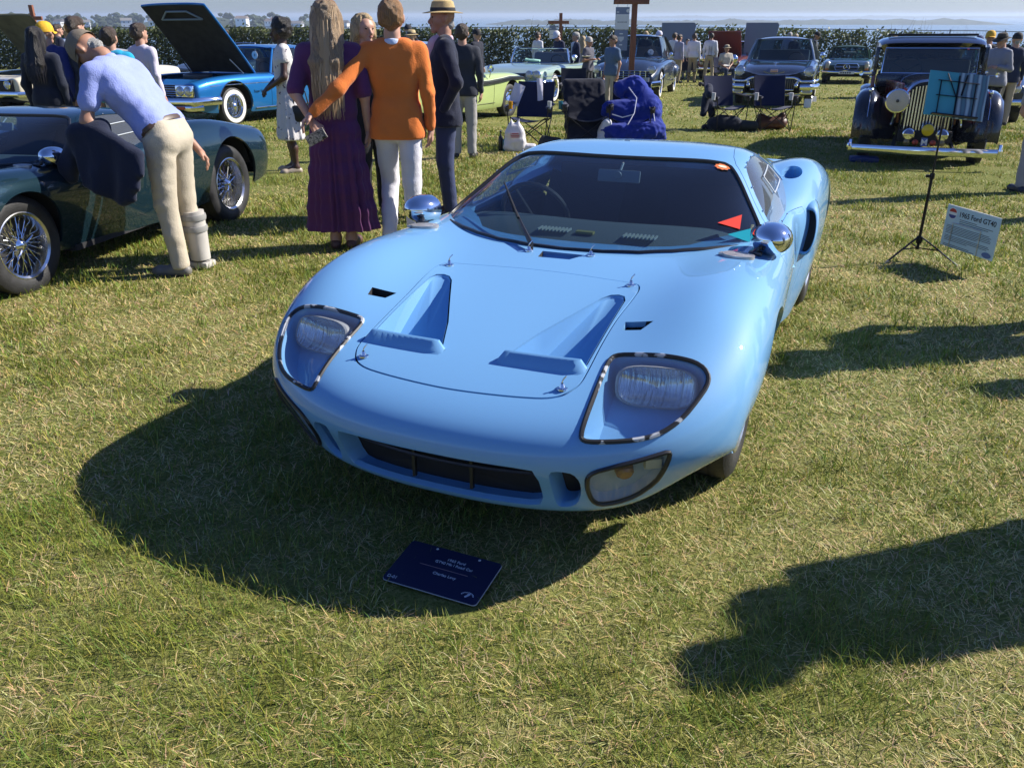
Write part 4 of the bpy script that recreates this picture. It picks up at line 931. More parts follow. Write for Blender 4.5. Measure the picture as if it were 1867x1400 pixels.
def make_person(label, x, y, face, H=1.75, lean=0., top='#', sleeve='long', hem=.84, pants=None, skin='light', hair='brown', style='short', hat=None, hatc=None,
                shoes=(.03, .03, .03), armL='hang', armR='hang', legs='stand', vox=.018, dress=None, untucked=True, bulk=1., collar=None, look=0., nod=0., belt=None, ground=None, pants_w=1., open_front=None, rough=.85, hair_extra=None, nofeet=False):
    k = H / 1.75; z0 = gz(y) if ground is None else ground
    root = empty('person', (x, y, z0), R(face)); tag(root, label, 'person', 'visitors at the show')
    la = R(lean); hipc = V3(0, 0, .93 * k)
    T = lambda p: rotx(np.array(p, float) * k if True else p, la, hipc)          # torso frame (leans about the hips)
    hv = max(.006, vox * .55)
    # --- joints
    sit = legs == 'sit'
    if sit: hipc = V3(0, 0, .50); dz = .50 - .93 * k
    T0 = T
    if sit: T = lambda p: rotx(np.array(p, float) * k + V3(0, 0, dz), la, hipc)
    sh = {s: T((s * .185 * bulk ** .5, .0, 1.43)) for s in (1, -1)}
    arms = {}
    for s, a in ((1, armL), (-1, armR)):
        if a == 'hang': e = sh[s] + V3(s * .055, .03, -.29) * k; wst = e + V3(s * .005, -.055, -.25) * k
        elif a == 'behind': e = sh[s] + V3(s * .09, .13, -.26) * k; wst = T((s * .03, .19, .98))
        elif a == 'bent': e = sh[s] + V3(s * .06, .03, -.28) * k; wst = e + V3(-s * .10, -.22, .04) * k
        elif a == 'point': e = sh[s] + V3(s * .05, -.10, -.25) * k; wst = e + V3(-s * .06, -.20, .14) * k
        elif a == 'front': e = sh[s] + V3(s * .06, -.03, -.28) * k; wst = T((s * .06, -.20, 1.02))
        elif a == 'pocket': e = sh[s] + V3(s * .10, .08, -.27) * k; wst = T((s * .17, -.03, .93))
        elif a == 'folded': e = sh[s] + V3(s * .07, -.06, -.27) * k; wst = T((-s * .08, -.20, 1.18))
        else: e, wst = np.array(a[0], float), np.array(a[1], float)
        arms[s] = (sh[s], e, wst)
    hp = {s: V3(s * .09 * k, 0, .90 * k) for s in (1, -1)}
    if sit:
        hp = {s: V3(s * .09, .0, .50) for s in (1, -1)}; kn = {s: V3(s * .14, -.42, .52) for s in (1, -1)}; an = {s: V3(s * .13, -.40, .09) for s in (1, -1)}
    elif legs == 'stride':
        kn = {1: V3(.10, -.10, .50) * k, -1: V3(-.09, .07, .49) * k}; an = {1: V3(.10, -.10, .085) * k, -1: V3(-.09, .22, .11) * k}
    elif legs == 'wide':
        kn = {s: V3(s * .13, -.02, .50) * k for s in (1, -1)}; an = {s: V3(s * .15, .02, .085) * k for s in (1, -1)}
    elif legs == 'narrow':
        kn = {s: V3(s * .075, -.015, .50) * k for s in (1, -1)}; an = {s: V3(s * .06, .02, .085) * k for s in (1, -1)}
    elif legs == 'bent_one':
        kn = {1: V3(.10, -.14, .49) * k, -1: V3(-.09, .0, .50) * k}; an = {1: V3(.10, .03, .10) * k, -1: V3(-.10, .03, .085) * k}
    else:
        kn = {s: V3(s * .105, -.02, .50) * k for s in (1, -1)}; an = {s: V3(s * .11, .02, .085) * k for s in (1, -1)}
    toe = {s: an[s] + V3(s * .025, -.15, -.052) * k for s in (1, -1)}
    heel = {s: an[s] + V3(0, .035, -.045) * k for s in (1, -1)}
    def stack(levels, grow=0., b=bulk):
        return [(T((-hw * b, yo, z)), T((hw * b, yo, z)), (r * b ** .7) * k + grow, (r * b ** .7) * k + grow) for z, hw, r, yo in levels]
    TOR = [(.92, .075, .098, .005), (1.02, .065, .095, 0), (1.12, .062, .096, -.004), (1.22, .078, .102, -.004), (1.32, .10, .104, 0), (1.40, .125, .078, .008), (1.45, .08, .058, .012)]
    # --- body: torso, limbs, neck as one skin; finer head and hands grown into it
    pr = stack(TOR, -.012)
    for s in (1, -1):
        a, e, wst = arms[s]; pr += [(a, e, .044 * k, .038 * k), (e, wst, .037 * k, .026 * k)]
        if pants is None or dress is not None: pr += [(hp[s], kn[s], .078 * k, .052 * k), (kn[s], kn[s] * .55 + an[s] * .45 + V3(0, .015, 0), .050 * k, .050 * k), (kn[s] * .55 + an[s] * .45 + V3(0, .015, 0), an[s], .050 * k, .034 * k), (an[s], toe[s], .034 * k, .026 * k), (an[s], heel[s], .034 * k, .03 * k)]
        else: pr += [(hp[s], kn[s], .07 * k, .048 * k), (kn[s], an[s], .046 * k, .034 * k)]
    nk = T((0, .012, 1.44)); hd = T((0, -.005, 1.635))
    if nod or look:
        M_ = Matrix.Rotation(R(look), 3, 'Z') @ Matrix.Rotation(la, 3, 'X') @ Matrix.Rotation(R(nod), 3, 'X')
    else: M_ = Matrix.Rotation(la, 3, 'X')
    HM = np.array(M_); hb = T((0, .01, 1.535)); hd = hb + HM @ (V3(0, -.012, .10) * k)
    HP = lambda *p: hd + HM @ (V3(*p) * k)
    pr += [(nk, hb, .056 * k, .05 * k), (hb, hd, .05 * k, .06 * k)]
    parts = [sdf_mesh(pr, vox, .035)]
    hh = [(HP(0, .018, .028), HP(0, -.014, .034), .083 * k, .078 * k), (HP(0, -.02, -.02), HP(0, -.035, -.062), .064 * k, .042 * k), (HP(-.028, -.03, -.02), HP(.028, -.03, -.02), .046 * k, .046 * k),
          (HP(0, -.086, .008), HP(0, -.106, -.026), .010 * k, .016 * k), (HP(-.03, -.075, .03), HP(.03, -.075, .03), .016 * k, .016 * k), (HP(0, -.078, -.088), HP(0, -.074, -.092), .022 * k, .022 * k),
          (HP(0, -.086, -.052), HP(0, -.086, -.054), .014 * k, .014 * k), (hb, HP(0, .0, -.03), .048 * k, .055 * k)]
    for s in (1, -1): hh += [(HP(s * .078, .012, .012), HP(s * .082, .016, -.022), .014 * k, .010 * k), (HP(s * .082, .022, .016), HP(s * .086, .020, -.005), .012 * k, .009 * k)]
    parts.append(sdf_mesh(hh, max(.0075, hv * .8), .018))
    for s in (1, -1):
        a, e, wst = arms[s]; d = wst - e
        arm = (armL, armR)[0 if s == 1 else 1]
        pn = V3(-s, 0, 0) if arm in ('hang', 'pocket') else (V3(0, 1, 0) if arm == 'behind' else V3(0, 0, -1) + V3(-s * .4, 0, 0))
        parts.append(hand_mesh(wst, d, pn, s, .5, max(.0065, hv * .75), k))
    body = npmesh('body', *joinm(parts), SKIN[skin], root)
    # face details
    lp = MB()
    for s in (1, -1): MB().ball(HP(s * .032, -.083, .012), (.013 * k, .008 * k, .008 * k), 8, 6).out('eye', mat('eye_dark', (.03, .025, .022), .15), body)
    lp.ball(HP(0, -.098, -.054), (.022 * k, .008 * k, .007 * k), 8, 6); lp.out('lips', mat('lips_' + skin, {'light': (.36, .13, .11), 'tan': (.28, .10, .08), 'dark': (.09, .03, .03)}[skin], .4), body)
    # --- hair
    hm = HAIR[hair] if hair else None
    if hair:
        if style == 'short': q = [(HP(0, .030, .048), HP(0, -.022, .058), .089 * k, .080 * k), (HP(-.03, .05, .0), HP(.03, .05, .0), .062 * k, .062 * k), (HP(0, .062, -.03), HP(0, .060, -.05), .040 * k, .034 * k)]
        elif style == 'fringe': q = [(HP(0, .032, .006), HP(0, .056, -.045), .070 * k, .042 * k)] if hat else [(HP(0, .028, .05), HP(0, .06, -.03), .089 * k, .05 * k)]
        elif style == 'curly':
            q = [(HP(0, .025, .055), HP(0, .03, .03), .12 * k, .115 * k)]; rr = random.Random(int(x * 100))
            for i in range(46):
                v = V3(rr.gauss(0, 1), rr.gauss(0, 1), rr.gauss(0, 1)); v /= np.linalg.norm(v)
                if v[1] < -.45 and v[2] < .5: continue
                p = HP(*(V3(0, .025, .05) + v * .115)); q.append((p, p, .026 * k, .026 * k))
        elif style == 'bob': q = [(HP(0, .028, .05), HP(0, .01, .055), .092 * k, .086 * k)] + [(HP(s * .066, .02, .03), HP(s * .085, .015, -.13), .05 * k, .038 * k) for s in (1, -1)] + [(HP(0, .07, .0), HP(0, .075, -.15), .06 * k, .055 * k)]
        elif style in ('long', 'verylong'):
            zz = 1.06 if style == 'verylong' else 1.22
            q = [(HP(0, .026, .05), HP(0, .005, .055), .093 * k, .086 * k), (HP(-.035, .06, .0), T((-.06, .125, 1.36)), .06 * k, .055 * k), (HP(.035, .06, .0), T((.06, .125, 1.36)), .06 * k, .055 * k),
                 (T((-.06, .125, 1.36)), T((-.045, .145, zz)), .058 * k, .040 * k), (T((.06, .125, 1.36)), T((.05, .145, zz + .02)), .058 * k, .040 * k), (T((0, .13, 1.36)), T((0, .155, zz - .03)), .055 * k, .035 * k)] + [(HP(s * .062, .015, .03), T((s * .095, .06, 1.36)), .045 * k, .035 * k) for s in (1, -1)]
        elif style == 'bun': q = [(HP(0, .026, .05), HP(0, .0, .055), .09 * k, .08 * k), (HP(0, .055, -.0), HP(0, .05, -.03), .06 * k, .05 * k)]
        else: q = []
        if q:
            cl = [(HP(0, -.045, .0), tuple(HM @ V3(0, -1, -.75)))] if style in ('short', 'fringe', 'bun', 'curly') else [(HP(0, -.060, .03), tuple(HM @ V3(0, -1, -.55)))]
            V, F = sdf_mesh(q, max(.009, hv), .02, cl)
            if style in ('long', 'verylong', 'bob'): V = wrinkle(V, .016, (38, 38, 5), x)
            else: V = wrinkle(V, .008, (45, 45, 30), x)
            ho_ = npmesh('hair', V, F, hm, root)
            if style in ('long', 'verylong', 'bob') and vox < .021:      # loose strands over the mass of hair
                rr = random.Random(int(x * 991)); st_ = MB(); zend = {'long': 1.20, 'verylong': 1.03, 'bob': 1.42}[style]
                for i in range(230):
                    a_ = rr.uniform(R(15), R(165)) if style != 'bob' else rr.choice([rr.uniform(R(5), R(60)), rr.uniform(R(120), R(175))]); p0 = HP(.093 * math.cos(a_), .018 + .088 * math.sin(a_), rr.uniform(.0, .09)); ze = zend + rr.uniform(-.06, .12); xe = math.cos(a_) * rr.uniform(.06, .125); ye = .10 + .10 * math.sin(a_) if style != 'bob' else .02 + .08 * math.sin(a_)
                    p1 = np.array(T((math.cos(a_) * .118, .05 + .125 * math.sin(a_), 1.40 if style != 'bob' else 1.5))); p3 = np.array(T((xe, ye, ze))); wv = rr.uniform(-1, 1) * .012; p2 = p1 * .5 + p3 * .5 + V3(wv, .012 + wv * .5, 0)
                    st_.tube([p0, p1, p2, p3], [.0045, .0045, .004, .001], 4, False)
                so_ = st_.out('hair_strands', mat('hair_strand_' + hair, tuple(min(1, c_ * 1.35) for c_ in {'honey': (.33, .23, .13), 'dark': (.014, .011, .010), 'blond': (.42, .30, .15)}.get(hair, (.1, .07, .05))), .4), ho_); so_['kind'] = 'stuff'
    # --- hats
    if hat:
        hc = hatc or (.5, .4, .2); hmt = mat('hat_%d_%d_%d' % tuple(int(c * 200) for c in hc), hc, .8, var=.1, vscale=40, bump=.3, bscale=150)
        HMat = Matrix.Translation(Vector(HP(0, .006, .052))) @ Matrix(HM.tolist()).to_4x4()
        b = MB()
        if hat in ('straw', 'brim'):
            br = .155 if hat == 'straw' else .165
            b.lathe([(.01, .085), (.06, .088), (.082, .075), (.094, .03), (.098, 0), (.125, -.006), (br, -.010), (br + .003, -.006), (.125, .0), (.102, .004)], 28)
            b.v = [(p[0] * .92 * k, p[1] * 1.06 * k, (p[2] - .025 * (p[1] / .16) ** 2 * (1 if hat == 'brim' else .2)) * k) for p in b.v]; b.xf(HMat); ho = b.out('hat', hmt, root)
            MB().lathe([(.0975, .004), (.0985, .006), (.096, .028), (.094, .03)], 28).xf(HMat @ Matrix.Diagonal((.925 * k, 1.065 * k, k, 1))).out('hat_band', mat('hat_band_%d' % int(hc[0] * 100), (.03, .03, .035) if hat == 'straw' else (.02, .018, .015), .8), ho)
        else:
            b.lathe([(.002, .082), (.035, .078), (.068, .06), (.088, .025), (.094, -.01), (.094, -.028)], 24); b.v = [(p[0] * 1.03 * k, p[1] * 1.17 * k, p[2] * 1.12 * k) for p in b.v]
            rows = []
            ext = .075 if hat == 'cap' else .045
            for j in range(5):
                f = j / 4; rows.append([(k * .088 * math.sin(t) * (1 + .05 * f), k * (-.098 * math.cos(t) - ext * f * math.cos(t) ** .7 if abs(t) < 1.57 else 0), k * (-.022 - .012 * f + .018 * f * (math.sin(t) ** 2) * -1)) for t in np.linspace(-1.35, 1.35, 13)])
            pk = MB().grid(rows); pk.grid([[(p[0], p[1], p[2] - .004) for p in r] for r in rows])
            ho = b.xf(HMat).out('cap', hmt, root); pk.xf(HMat).out('peak', hmt, ho)
    # --- clothes
    tm = cloth('%d_%d_%d' % tuple(int(c * 255) for c in top), top, rough) if isinstance(top, tuple) else None
    if tm is not None and dress is None:
        lv = [l for l in TOR if l[0] > 1.0]
        pr = stack(lv, .006)
        hz = hem
        if untucked: pr += stack([(hz + .03, .088, .118, .006), (hz + .10, .080, .114, .004), (1.02, .068, .106, 0)], .004)
        else: pr += stack([(1.0, .068, .102, 0), (.96, .07, .10, 0)], .002)
        for s in (1, -1):
            a, e, wst = arms[s]
            if sleeve == 'long': pr += [(a, e, .062 * k, .052 * k), (e, e + (wst - e) * .93, .050 * k, .041 * k)]
            elif sleeve == 'rolled': pr += [(a, e, .062 * k, .053 * k), (e, e + (wst - e) * .25, .052 * k, .05 * k)]
            else: pr += [(a, a + (e - a) * .60, .066 * k, .068 * k)]
        hzp = T((0, 0, hz if untucked else .955)); cl = [(hzp, tuple(np.array([0, math.sin(la), -math.cos(la)])))]
        if sleeve == 'short':
            pass
        V, F = sdf_mesh(pr, vox, .038)
        # cut the hem, but leave sleeves that hang lower
        V2, F2 = sdf_mesh([p for p in pr[:len(pr) - (4 if sleeve != 'short' else 2)]], vox, .038, cl); V3_, F3 = sdf_mesh(pr[len(lv) - 3:len(lv)] + pr[len(pr) - (4 if sleeve != 'short' else 2):], vox, .03)
        V, F = joinm([(V2, F2), (V3_, F3)])
        V = wrinkle(V, .010, (8, 8, 10), x * 3.1); V = wrinkle(V, .004, (22, 22, 17), x * 1.3)
        npmesh('jacket' if (sleeve == 'long' and untucked and hem < .9 and rough > .7) else 'shirt', V, F, tm, root)
        if collar is not None:
            cm = cloth('%d_%d_%d' % tuple(int(c * 255) for c in collar), collar)
            ring = [T((.060 * math.cos(t), .012 + .062 * math.sin(t), 1.475 + .014 * math.sin(t))) for t in np.linspace(0, 2 * math.pi, 21)]
            MB().tube(ring, [(.010 * k, .020 * k)] * 21, 8, False).out('collar', cm, root)
        if open_front is not None:     # shirt front showing between the lapels
            cm = cloth('%d_%d_%d' % tuple(int(c * 255) for c in open_front), open_front)
            V, F = sdf_mesh([(T((0, -.085, 1.43)), T((0, -.105, 1.10)), .050 * k, .018 * k), (T((0, -.06, 1.46)), T((0, -.03, 1.47)), .05 * k, .05 * k)], vox * .7, .03); npmesh('shirt_front', V, F, cm, root)
    if pants is not None and dress is None:
        pm = cloth('p%d_%d_%d' % tuple(int(c * 255) for c in pants), pants)
        pr = [(T((-.07, .005, .97)) if not sit else V3(-.07, .02, .56), T((.07, .005, .97)) if not sit else V3(.07, .02, .56), .103 * k * bulk ** .7, .103 * k * bulk ** .7), (hp[-1] + V3(.02, .012, 0), hp[1] + V3(-.02, .012, 0), .104 * k * bulk ** .7, .104 * k * bulk ** .7)]
        for s in (1, -1): pr += [(hp[s], kn[s], .094 * k * pants_w, .070 * k * pants_w), (kn[s], an[s] + V3(0, 0, .0), .068 * k * pants_w, .058 * k * pants_w)]
        V, F = sdf_mesh(pr, vox, .022, [((0, 0, .055 * k), (0, 0, -1))]); V = wrinkle(V, .008, (5, 5, 9), x * 1.7); V = wrinkle(V, .0035, (16, 16, 24), x * .7)
        npmesh('trousers', V, F, pm, root)
        if belt is not None:
            ring = [T((.176 * bulk ** .9 * math.cos(t), .005 + .112 * bulk ** .7 * math.sin(t), .972)) for t in np.linspace(0, 2 * math.pi, 31)]
            MB().tube(ring, [(.006, .018 * k)] * 31, 6, False).out('belt', mat('belt_%d' % int(belt[0] * 200), belt, .45), root)
    if dress is not None:
        dm = dress['mat']; zb = dress.get('z', .30); wb = dress.get('w', .20)
        pr = stack([l for l in TOR if l[0] > 1.05], .008) + stack([(1.10, .062, .104, 0)], .004)
        n_ = 7
        for i in range(n_):
            f = i / (n_ - 1); z = 1.02 - (1.02 - zb) * f; pr.append((V3(-(.07 + (wb - .10) * f) * k, .005, z * k), V3((.07 + (wb - .10) * f) * k, .005, z * k), (.104 + .045 * f) * k, (.104 + .045 * f) * k))
        for s in (1, -1):
            a, e, wst = arms[s]; pr += [(a, a + (e - a) * dress.get('sl', .8), .060 * k, .062 * k)]
        V, F = sdf_mesh(pr, vox * .8, .04, [((0, 0, zb * k), (0, 0, -1))])
        th = np.arctan2(V[:, 1], V[:, 0]); f = np.clip((1.05 * k - V[:, 2]) / (.75 * k), 0, 1); r_ = np.linalg.norm(V[:, :2], axis=1) + 1e-6
        amp = dress.get('fold', .016) * f * (np.sin(th * 17 + 1.3 * np.sin(th * 5)) + .6 * np.sin(th * 29 + 2)); V[:, :2] *= (1 + amp / r_)[:, None]
        V = wrinkle(V, .006, (10, 10, 12), x)
        npmesh('dress', V, F, dm, root)
    if not nofeet:
        sm = mat('shoe_%d_%d_%d' % tuple(int(c * 255) for c in shoes), shoes, .5)
        for s in (1, -1):
            V, F = sdf_mesh([(heel[s], toe[s], .040 * k, .036 * k), (an[s] + V3(0, 0, -.01), heel[s] * .4 + toe[s] * .6, .042 * k, .036 * k), (toe[s], toe[s] + V3(0, -.03, -.004) * k, .037 * k, .03 * k)], max(.01, vox * .7), .02, [((0, 0, 0 if legs != 'stride' or s == 1 else .02), (0, 0, -1))])
            npmesh('shoe', V, F, sm, root)
    root['_j'] = 1
    del root['_j']
    P = dict(root=root, T=T, HP=HP, HM=HM, arms=arms, k=k, an=an, kn=kn, hp=hp)
    return P
# ------------------------------------------------------------------ the visitors
_th = math.atan(673 / 1510)
def ray(px, py):
    a, b = (px - 933.5) / 1510, -(py - 700) / 1510
    return Vector((a, math.cos(_th) + b * math.sin(_th), -math.sin(_th) + b * math.cos(_th)))
def gnd(px, py):
    """lawn point seen at a spot of the survey photograph"""
    d = ray(px, py); t = -1.52 / (d.z + SLOPE * d.y); return Vector((d.x * t, d.y * t, gz(d.y * t)))
def stand(px, py, Y):
    """where someone Y metres off stands and how tall, from the top of the head"""
    d = ray(px, py); t = Y / d.y; return d.x * t, Y, min(1.92, max(1.48, 1.52 + d.z * t - gz(Y)))
NV = (.012, .016, .036); KH = (.36, .29, .19); WH = (.66, .66, .68); GRY = (.28, .28, .31); JEAN = (.03, .045, .10)
floral = mat('dress_floral', (.60, .58, .57), .85, col2=(.10, .08, .12), vscale=20, bump=.2)
for n_ in floral.node_tree.nodes:
    if n_.type == 'MAP_RANGE': n_.inputs[1].default_value = .63; n_.inputs[2].default_value = .66
purple = cloth('purple_dress', (.105, .030, .100))
# the group behind the blue coupe
x, y, H = stand(592, 4, 6.42)
W1 = make_person('woman in a long purple dress with waist-length hair, her back turned', x, y, 182, H, top=None, dress=dict(mat=purple, z=.155, w=.155, sl=.92, fold=.014), hair='honey', style='verylong', bulk=.94,
    armL=((.245, .13, 1.17), (.13, .20, .98)), armR='hang', vox=.013, legs='narrow', shoes=(.10, .05, .04), hat='beret', hatc=(.16, .09, .05))
x, y, H = stand(712, 2, 6.47)
M1 = make_person('ginger-haired man in an orange jacket and white trousers, arm round the woman in purple', x, y, 178, H, top=(.70, .185, .035), pants=(.68, .67, .72), hair='ginger', collar=(.55, .65, .85), armL=((.37, .25, 1.20), (.545, .335, 1.04)), armR='hang', vox=.013, legs='bent_one', shoes=(.3, .25, .2), hem=.82)
x, y, H = stand(806, 6, 7.6)
M2 = make_person('man in a dark navy blazer, blue jeans and straw hat, in profile facing left', x, y, -82, H, top=NV, pants=(.030, .043, .105), hair='grey', style='fringe', hat='straw', hatc=(.52, .38, .17), armL='pocket', armR='pocket', vox=.014, skin='tan', open_front=(.62, .45, .52), collar=(.62, .45, .52), hem=.80, bulk=1.08, shoes=(.05, .03, .02))
x, y, H = stand(662, 29, 7.75)
make_person('blond woman in black facing the camera between the purple dress and the orange jacket', x, y, 32, H, top=(.010, .011, .014), pants=(.012, .013, .016), hair='blond', style='bob', bulk=.9, vox=.016, look=10, pants_w=1.2)
x, y, H = stand(508, 40, 10.4)
W3 = make_person('dark-haired woman in a white floral dress beside the bright blue car', x, y, -70, H, top=None, dress=dict(mat=floral, z=.42, w=.17, sl=.3, fold=.012), hair='dark', style='curly', skin='dark', armL='front', armR='front', vox=.018, shoes=(.4, .33, .26), bulk=.98)
# the man bending over the teal car
g = gnd(304, 500); k_ = 1.0
Bm = make_person('man in a periwinkle shirt and khaki trousers bending to look into the teal car', g.x + .13, g.y + .08, -104, 1.77, lean=40, top=(.30, .36, .72), sleeve='short', pants=(.50, .44, .34), hair='grey', style='fringe', hat='flatcap', hatc=(.20, .165, .12), untucked=False, belt=(.07, .04, .025), nod=26, vox=.013, bulk=1.1, shoes=(.17, .16, .145), skin='tan', pants_w=1.05,
    armL=((.29, -.36, 1.04), (.20, -.20, .90)), armR=((-.27, -.16, 1.02), (-.29, .02, .80)), collar=(.30, .36, .72))
rt = Bm['root']
# grey walking boot on his far leg
an = Bm['an'][-1]; b = MB(); b.tube([tuple(an + V3(0, .0, .32)), tuple(an + V3(0, .01, .15)), tuple(an + V3(0, .01, -.02))], [.078, .072, .070], 14); b.box(tuple(an + V3(-.01, -.06, -.06)), (.125, .29, .045), bev=.015); bo = b.out('walking_boot', mat('boot_cream', (.48, .46, .43), .7, var=.1), rt)
for z_ in (.28, .20): MB().tube([tuple(an + V3(.083 * math.cos(t), .083 * math.sin(t), z_)) for t in np.linspace(0, 6.283, 21)], [(.006, .022)] * 21, 6, False).out('boot_strap', mat('strap_grey', (.28, .28, .27), .7), bo)
# his folded jacket hangs over the near arm
jm = cloth('navy_jacket', (.012, .017, .040)); e_, w_ = Bm['arms'][1][1], Bm['arms'][1][2]
pr = []
for i in range(10):
    f = i / 9; yy = -.44 + .42 * f; zt = 1.0 - .55 * abs(yy + .34) ** 1.1; zb = .60 + .05 * math.cos(f * 5) + .12 * max(0, f - .75) * 4 * f
    pr.append((V3(.30, yy, zt), V3(.335 + .015 * math.sin(f * 9), yy + .02, zb), .040, .026))
pr += [(V3(.24, -.30, 1.0), V3(.30, -.44, .97), .06, .055), (V3(.28, -.46, .96), V3(.27, -.58, .76), .055, .058), (V3(.27, -.58, .76), V3(.27, -.60, .68), .058, .050), (V3(.24, -.34, .95), V3(.22, -.2, .86), .05, .05)]
V_, F_ = sdf_mesh(pr, .012, .045); V_[:, 0] += .016 * np.sin(V_[:, 1] * 34 + 2 * np.sin(V_[:, 2] * 5)) * np.clip((1.0 - V_[:, 2]) * 2.5, 0, 1); V_ = wrinkle(V_, .008, (12, 12, 7), 2.2)
dj = npmesh('draped_jacket', V_, F_, jm, None); dj.location = rt.location; dj.rotation_euler = rt.rotation_euler; tag(dj, 'navy jacket draped over the bending man\'s arm', 'jacket')
# phone and bags in hands
w_ = W1['arms'][1][2]; ph = MB().box((0, 0, 0), (.078, .012, .155), bev=.006).out('phone', mat('phone_case', (.45, .42, .38), .5, col2=(.03, .03, .035), vscale=90), None); M_ = W1['root'].matrix_basis
ph.location = M_ @ Vector((w_[0] - .03, w_[1] + .045, w_[2] - .105)); ph.rotation_euler = (R(6), R(62), R(0)); tag(ph, 'phone in a patterned case in the hand of the woman in purple', 'phone')
MB().box((.028, -.008, .055), (.02, .006, .03), bev=.003).out('camera_bump', BLACKP, ph)
hb = MB().box((0, 0, -.09), (.20, .07, .19), bev=.025).out('handbag', mat('bag_black', (.012, .012, .013), .45), None); hb.location = W3['root'].location + Vector((.20, -.16, .80)); tag(hb, 'small black handbag at the hip of the woman in the floral dress', 'bag')
MB().tube([(-.09, 0, 0), (-.06, 0, .16), (.06, 0, .16), (.09, 0, 0)], .008, 6).out('handle', MATS['bag_black'], hb)
# onlookers at the cream car
def P(label, px, py, Y, face, **kw):
    x, y, H = stand(px, py, Y); kw.setdefault('vox', .02 if Y < 13 else .028); return make_person(label, x, y, face, H, **kw)
P('woman with long dark hair in a navy top and tan trousers, far left', 62, 52, 9.7, 172, top=(.016, .020, .035), pants=(.34, .25, .15), hair='dark', style='long', bulk=.9, hem=.90)
P('man in a yellow cap and royal blue jacket behind the long-haired woman', 79, 43, 10.6, 168, top=(.022, .035, .16), pants=KH, hair='white', style='fringe', hat='cap', hatc=(.70, .40, .02))
P('brown-haired man in a dark blue blazer and grey trousers, left group', 134, 33, 10.6, 150, top=(.020, .027, .050), pants=(.42, .41, .40), hair='brown', collar=(.5, .55, .7), armR='bent')
P('person in a turquoise polo shirt and cream trousers beside the bending man', 196, 52, 9.9, 178, top=(.015, .33, .55), sleeve='short', pants=(.60, .57, .53), hair='brown', hem=.92, bulk=1.08)
P('man in a white shirt seen over the bending man\'s back', 251, 45, 11.2, 150, top=(.62, .58, .68), pants=KH, hair='brown', hem=.9)
P('dark-haired man in a dark jacket near the hedge at the left', 103, 46, 22, 120, top=NV, pants=GRY, hair='brown')
P('blond person in a pale blue shirt near the hedge at the left', 119, 51, 22.5, 200, top=(.45, .55, .70), pants=KH, hair='blond')
P('balding man in a black suit standing by the hedge', 410, 55, 30, -60, top=(.01, .011, .014), pants=(.01, .011, .014), hair='brown', style='fringe', open_front=WH)
P('person in a straw hat behind the orange jacket', 750, 57, 18.5, -30, top=(.25, .22, .2), pants=KH, hair='brown', hat='straw', hatc=(.55, .42, .22))
P('man in a dark cap beyond the straw hat', 744, 47, 23, 160, top=NV, pants=GRY, hair='grey', style='fringe', hat='cap', hatc=(.02, .022, .03))
P('man in a black cap and navy shirt behind the navy blazer', 869, 55, 21.5, 60, top=(.014, .016, .030), pants=GRY, hair='grey', style='fringe', hat='cap', hatc=(.012, .012, .016))
P('man in grey trousers hidden behind the navy blazer', 842, 46, 11.8, 175, top=(.03, .035, .05), pants=(.34, .33, .32), hair='brown', pants_w=1.1)
P('man in a white shirt by the hedge behind the pale green convertible', 981, 60, 31, 130, top=WH, pants=KH, hair='brown')
P('man in a white cap and navy blazer leaning over beside the pale green convertible', 1026, 56, 26, -60, lean=14, nod=16, top=(.02, .026, .06), pants=(.012, .012, .016), hair='white', style='fringe', hat='cap', hatc=(.70, .70, .74))
P('grey-haired man in a navy jacket next to the white cap', 1050, 60, 25, -75, top=(.018, .024, .055), pants=WH, hair='grey', open_front=WH)
P('blond woman half hidden behind the grey-haired man', 1063, 67, 26.5, 165, top=(.2, .2, .22), pants=NV, hair='blond', style='long', bulk=.9)
P('man in a tweed cap and charcoal shirt holding a paper plate', 1074, 69, 22.3, 58, top=(.085, .085, .11), sleeve='short', pants=(.014, .016, .024), hair='grey', style='fringe', hat='flatcap', hatc=(.42, .40, .37), armL='bent', armR='bent', skin='tan', bulk=1.1, hem=.86)
P('man in a blue patterned shirt and khaki trousers beside the tall sign post', 1118, 66, 19.3, -55, top=(.085, .14, .24), sleeve='short', pants=(.40, .36, .30), hair='brown', skin='tan', hem=.86, bulk=1.05, vox=.024)
P('man in a white cap and black jacket behind the navy saloon', 1202, 58, 29.5, -80, top=(.011, .012, .016), pants=(.011, .012, .016), hair='grey', style='fringe', hat='cap', hatc=(.62, .62, .75))
P('blond person whose head shows above the navy saloon', 1178, 58, 31.5, 170, top=NV, pants=GRY, hair='blond')
P('man in a white shirt, leftmost of the group by the grey board', 1231, 61, 34, 140, top=WH, pants=KH, hair='brown')
P('man in a lilac-grey shirt and khaki trousers in the group by the grey board', 1240, 64, 33, 120, top=(.33, .32, .42), pants=KH, hair='brown')
P('person in a white tee raising an arm in the group by the grey board', 1254, 72, 35.5, -30, top=WH, sleeve='short', pants=(.1, .13, .2), hair='dark', armR='point')
P('man in a white shirt with his back turned in front of an empty camp chair', 1267, 62, 33.3, 160, top=(.68, .67, .70), pants=KH, hair='brown', hem=.9)
SU = P('man in a white shirt with dark braces, standing right of the white shirt group', 1298, 61, 33.5, 165, top=(.62, .62, .68), pants=(.40, .33, .24), hair='dark', untucked=False, belt=(.08, .05, .03), legs='wide')
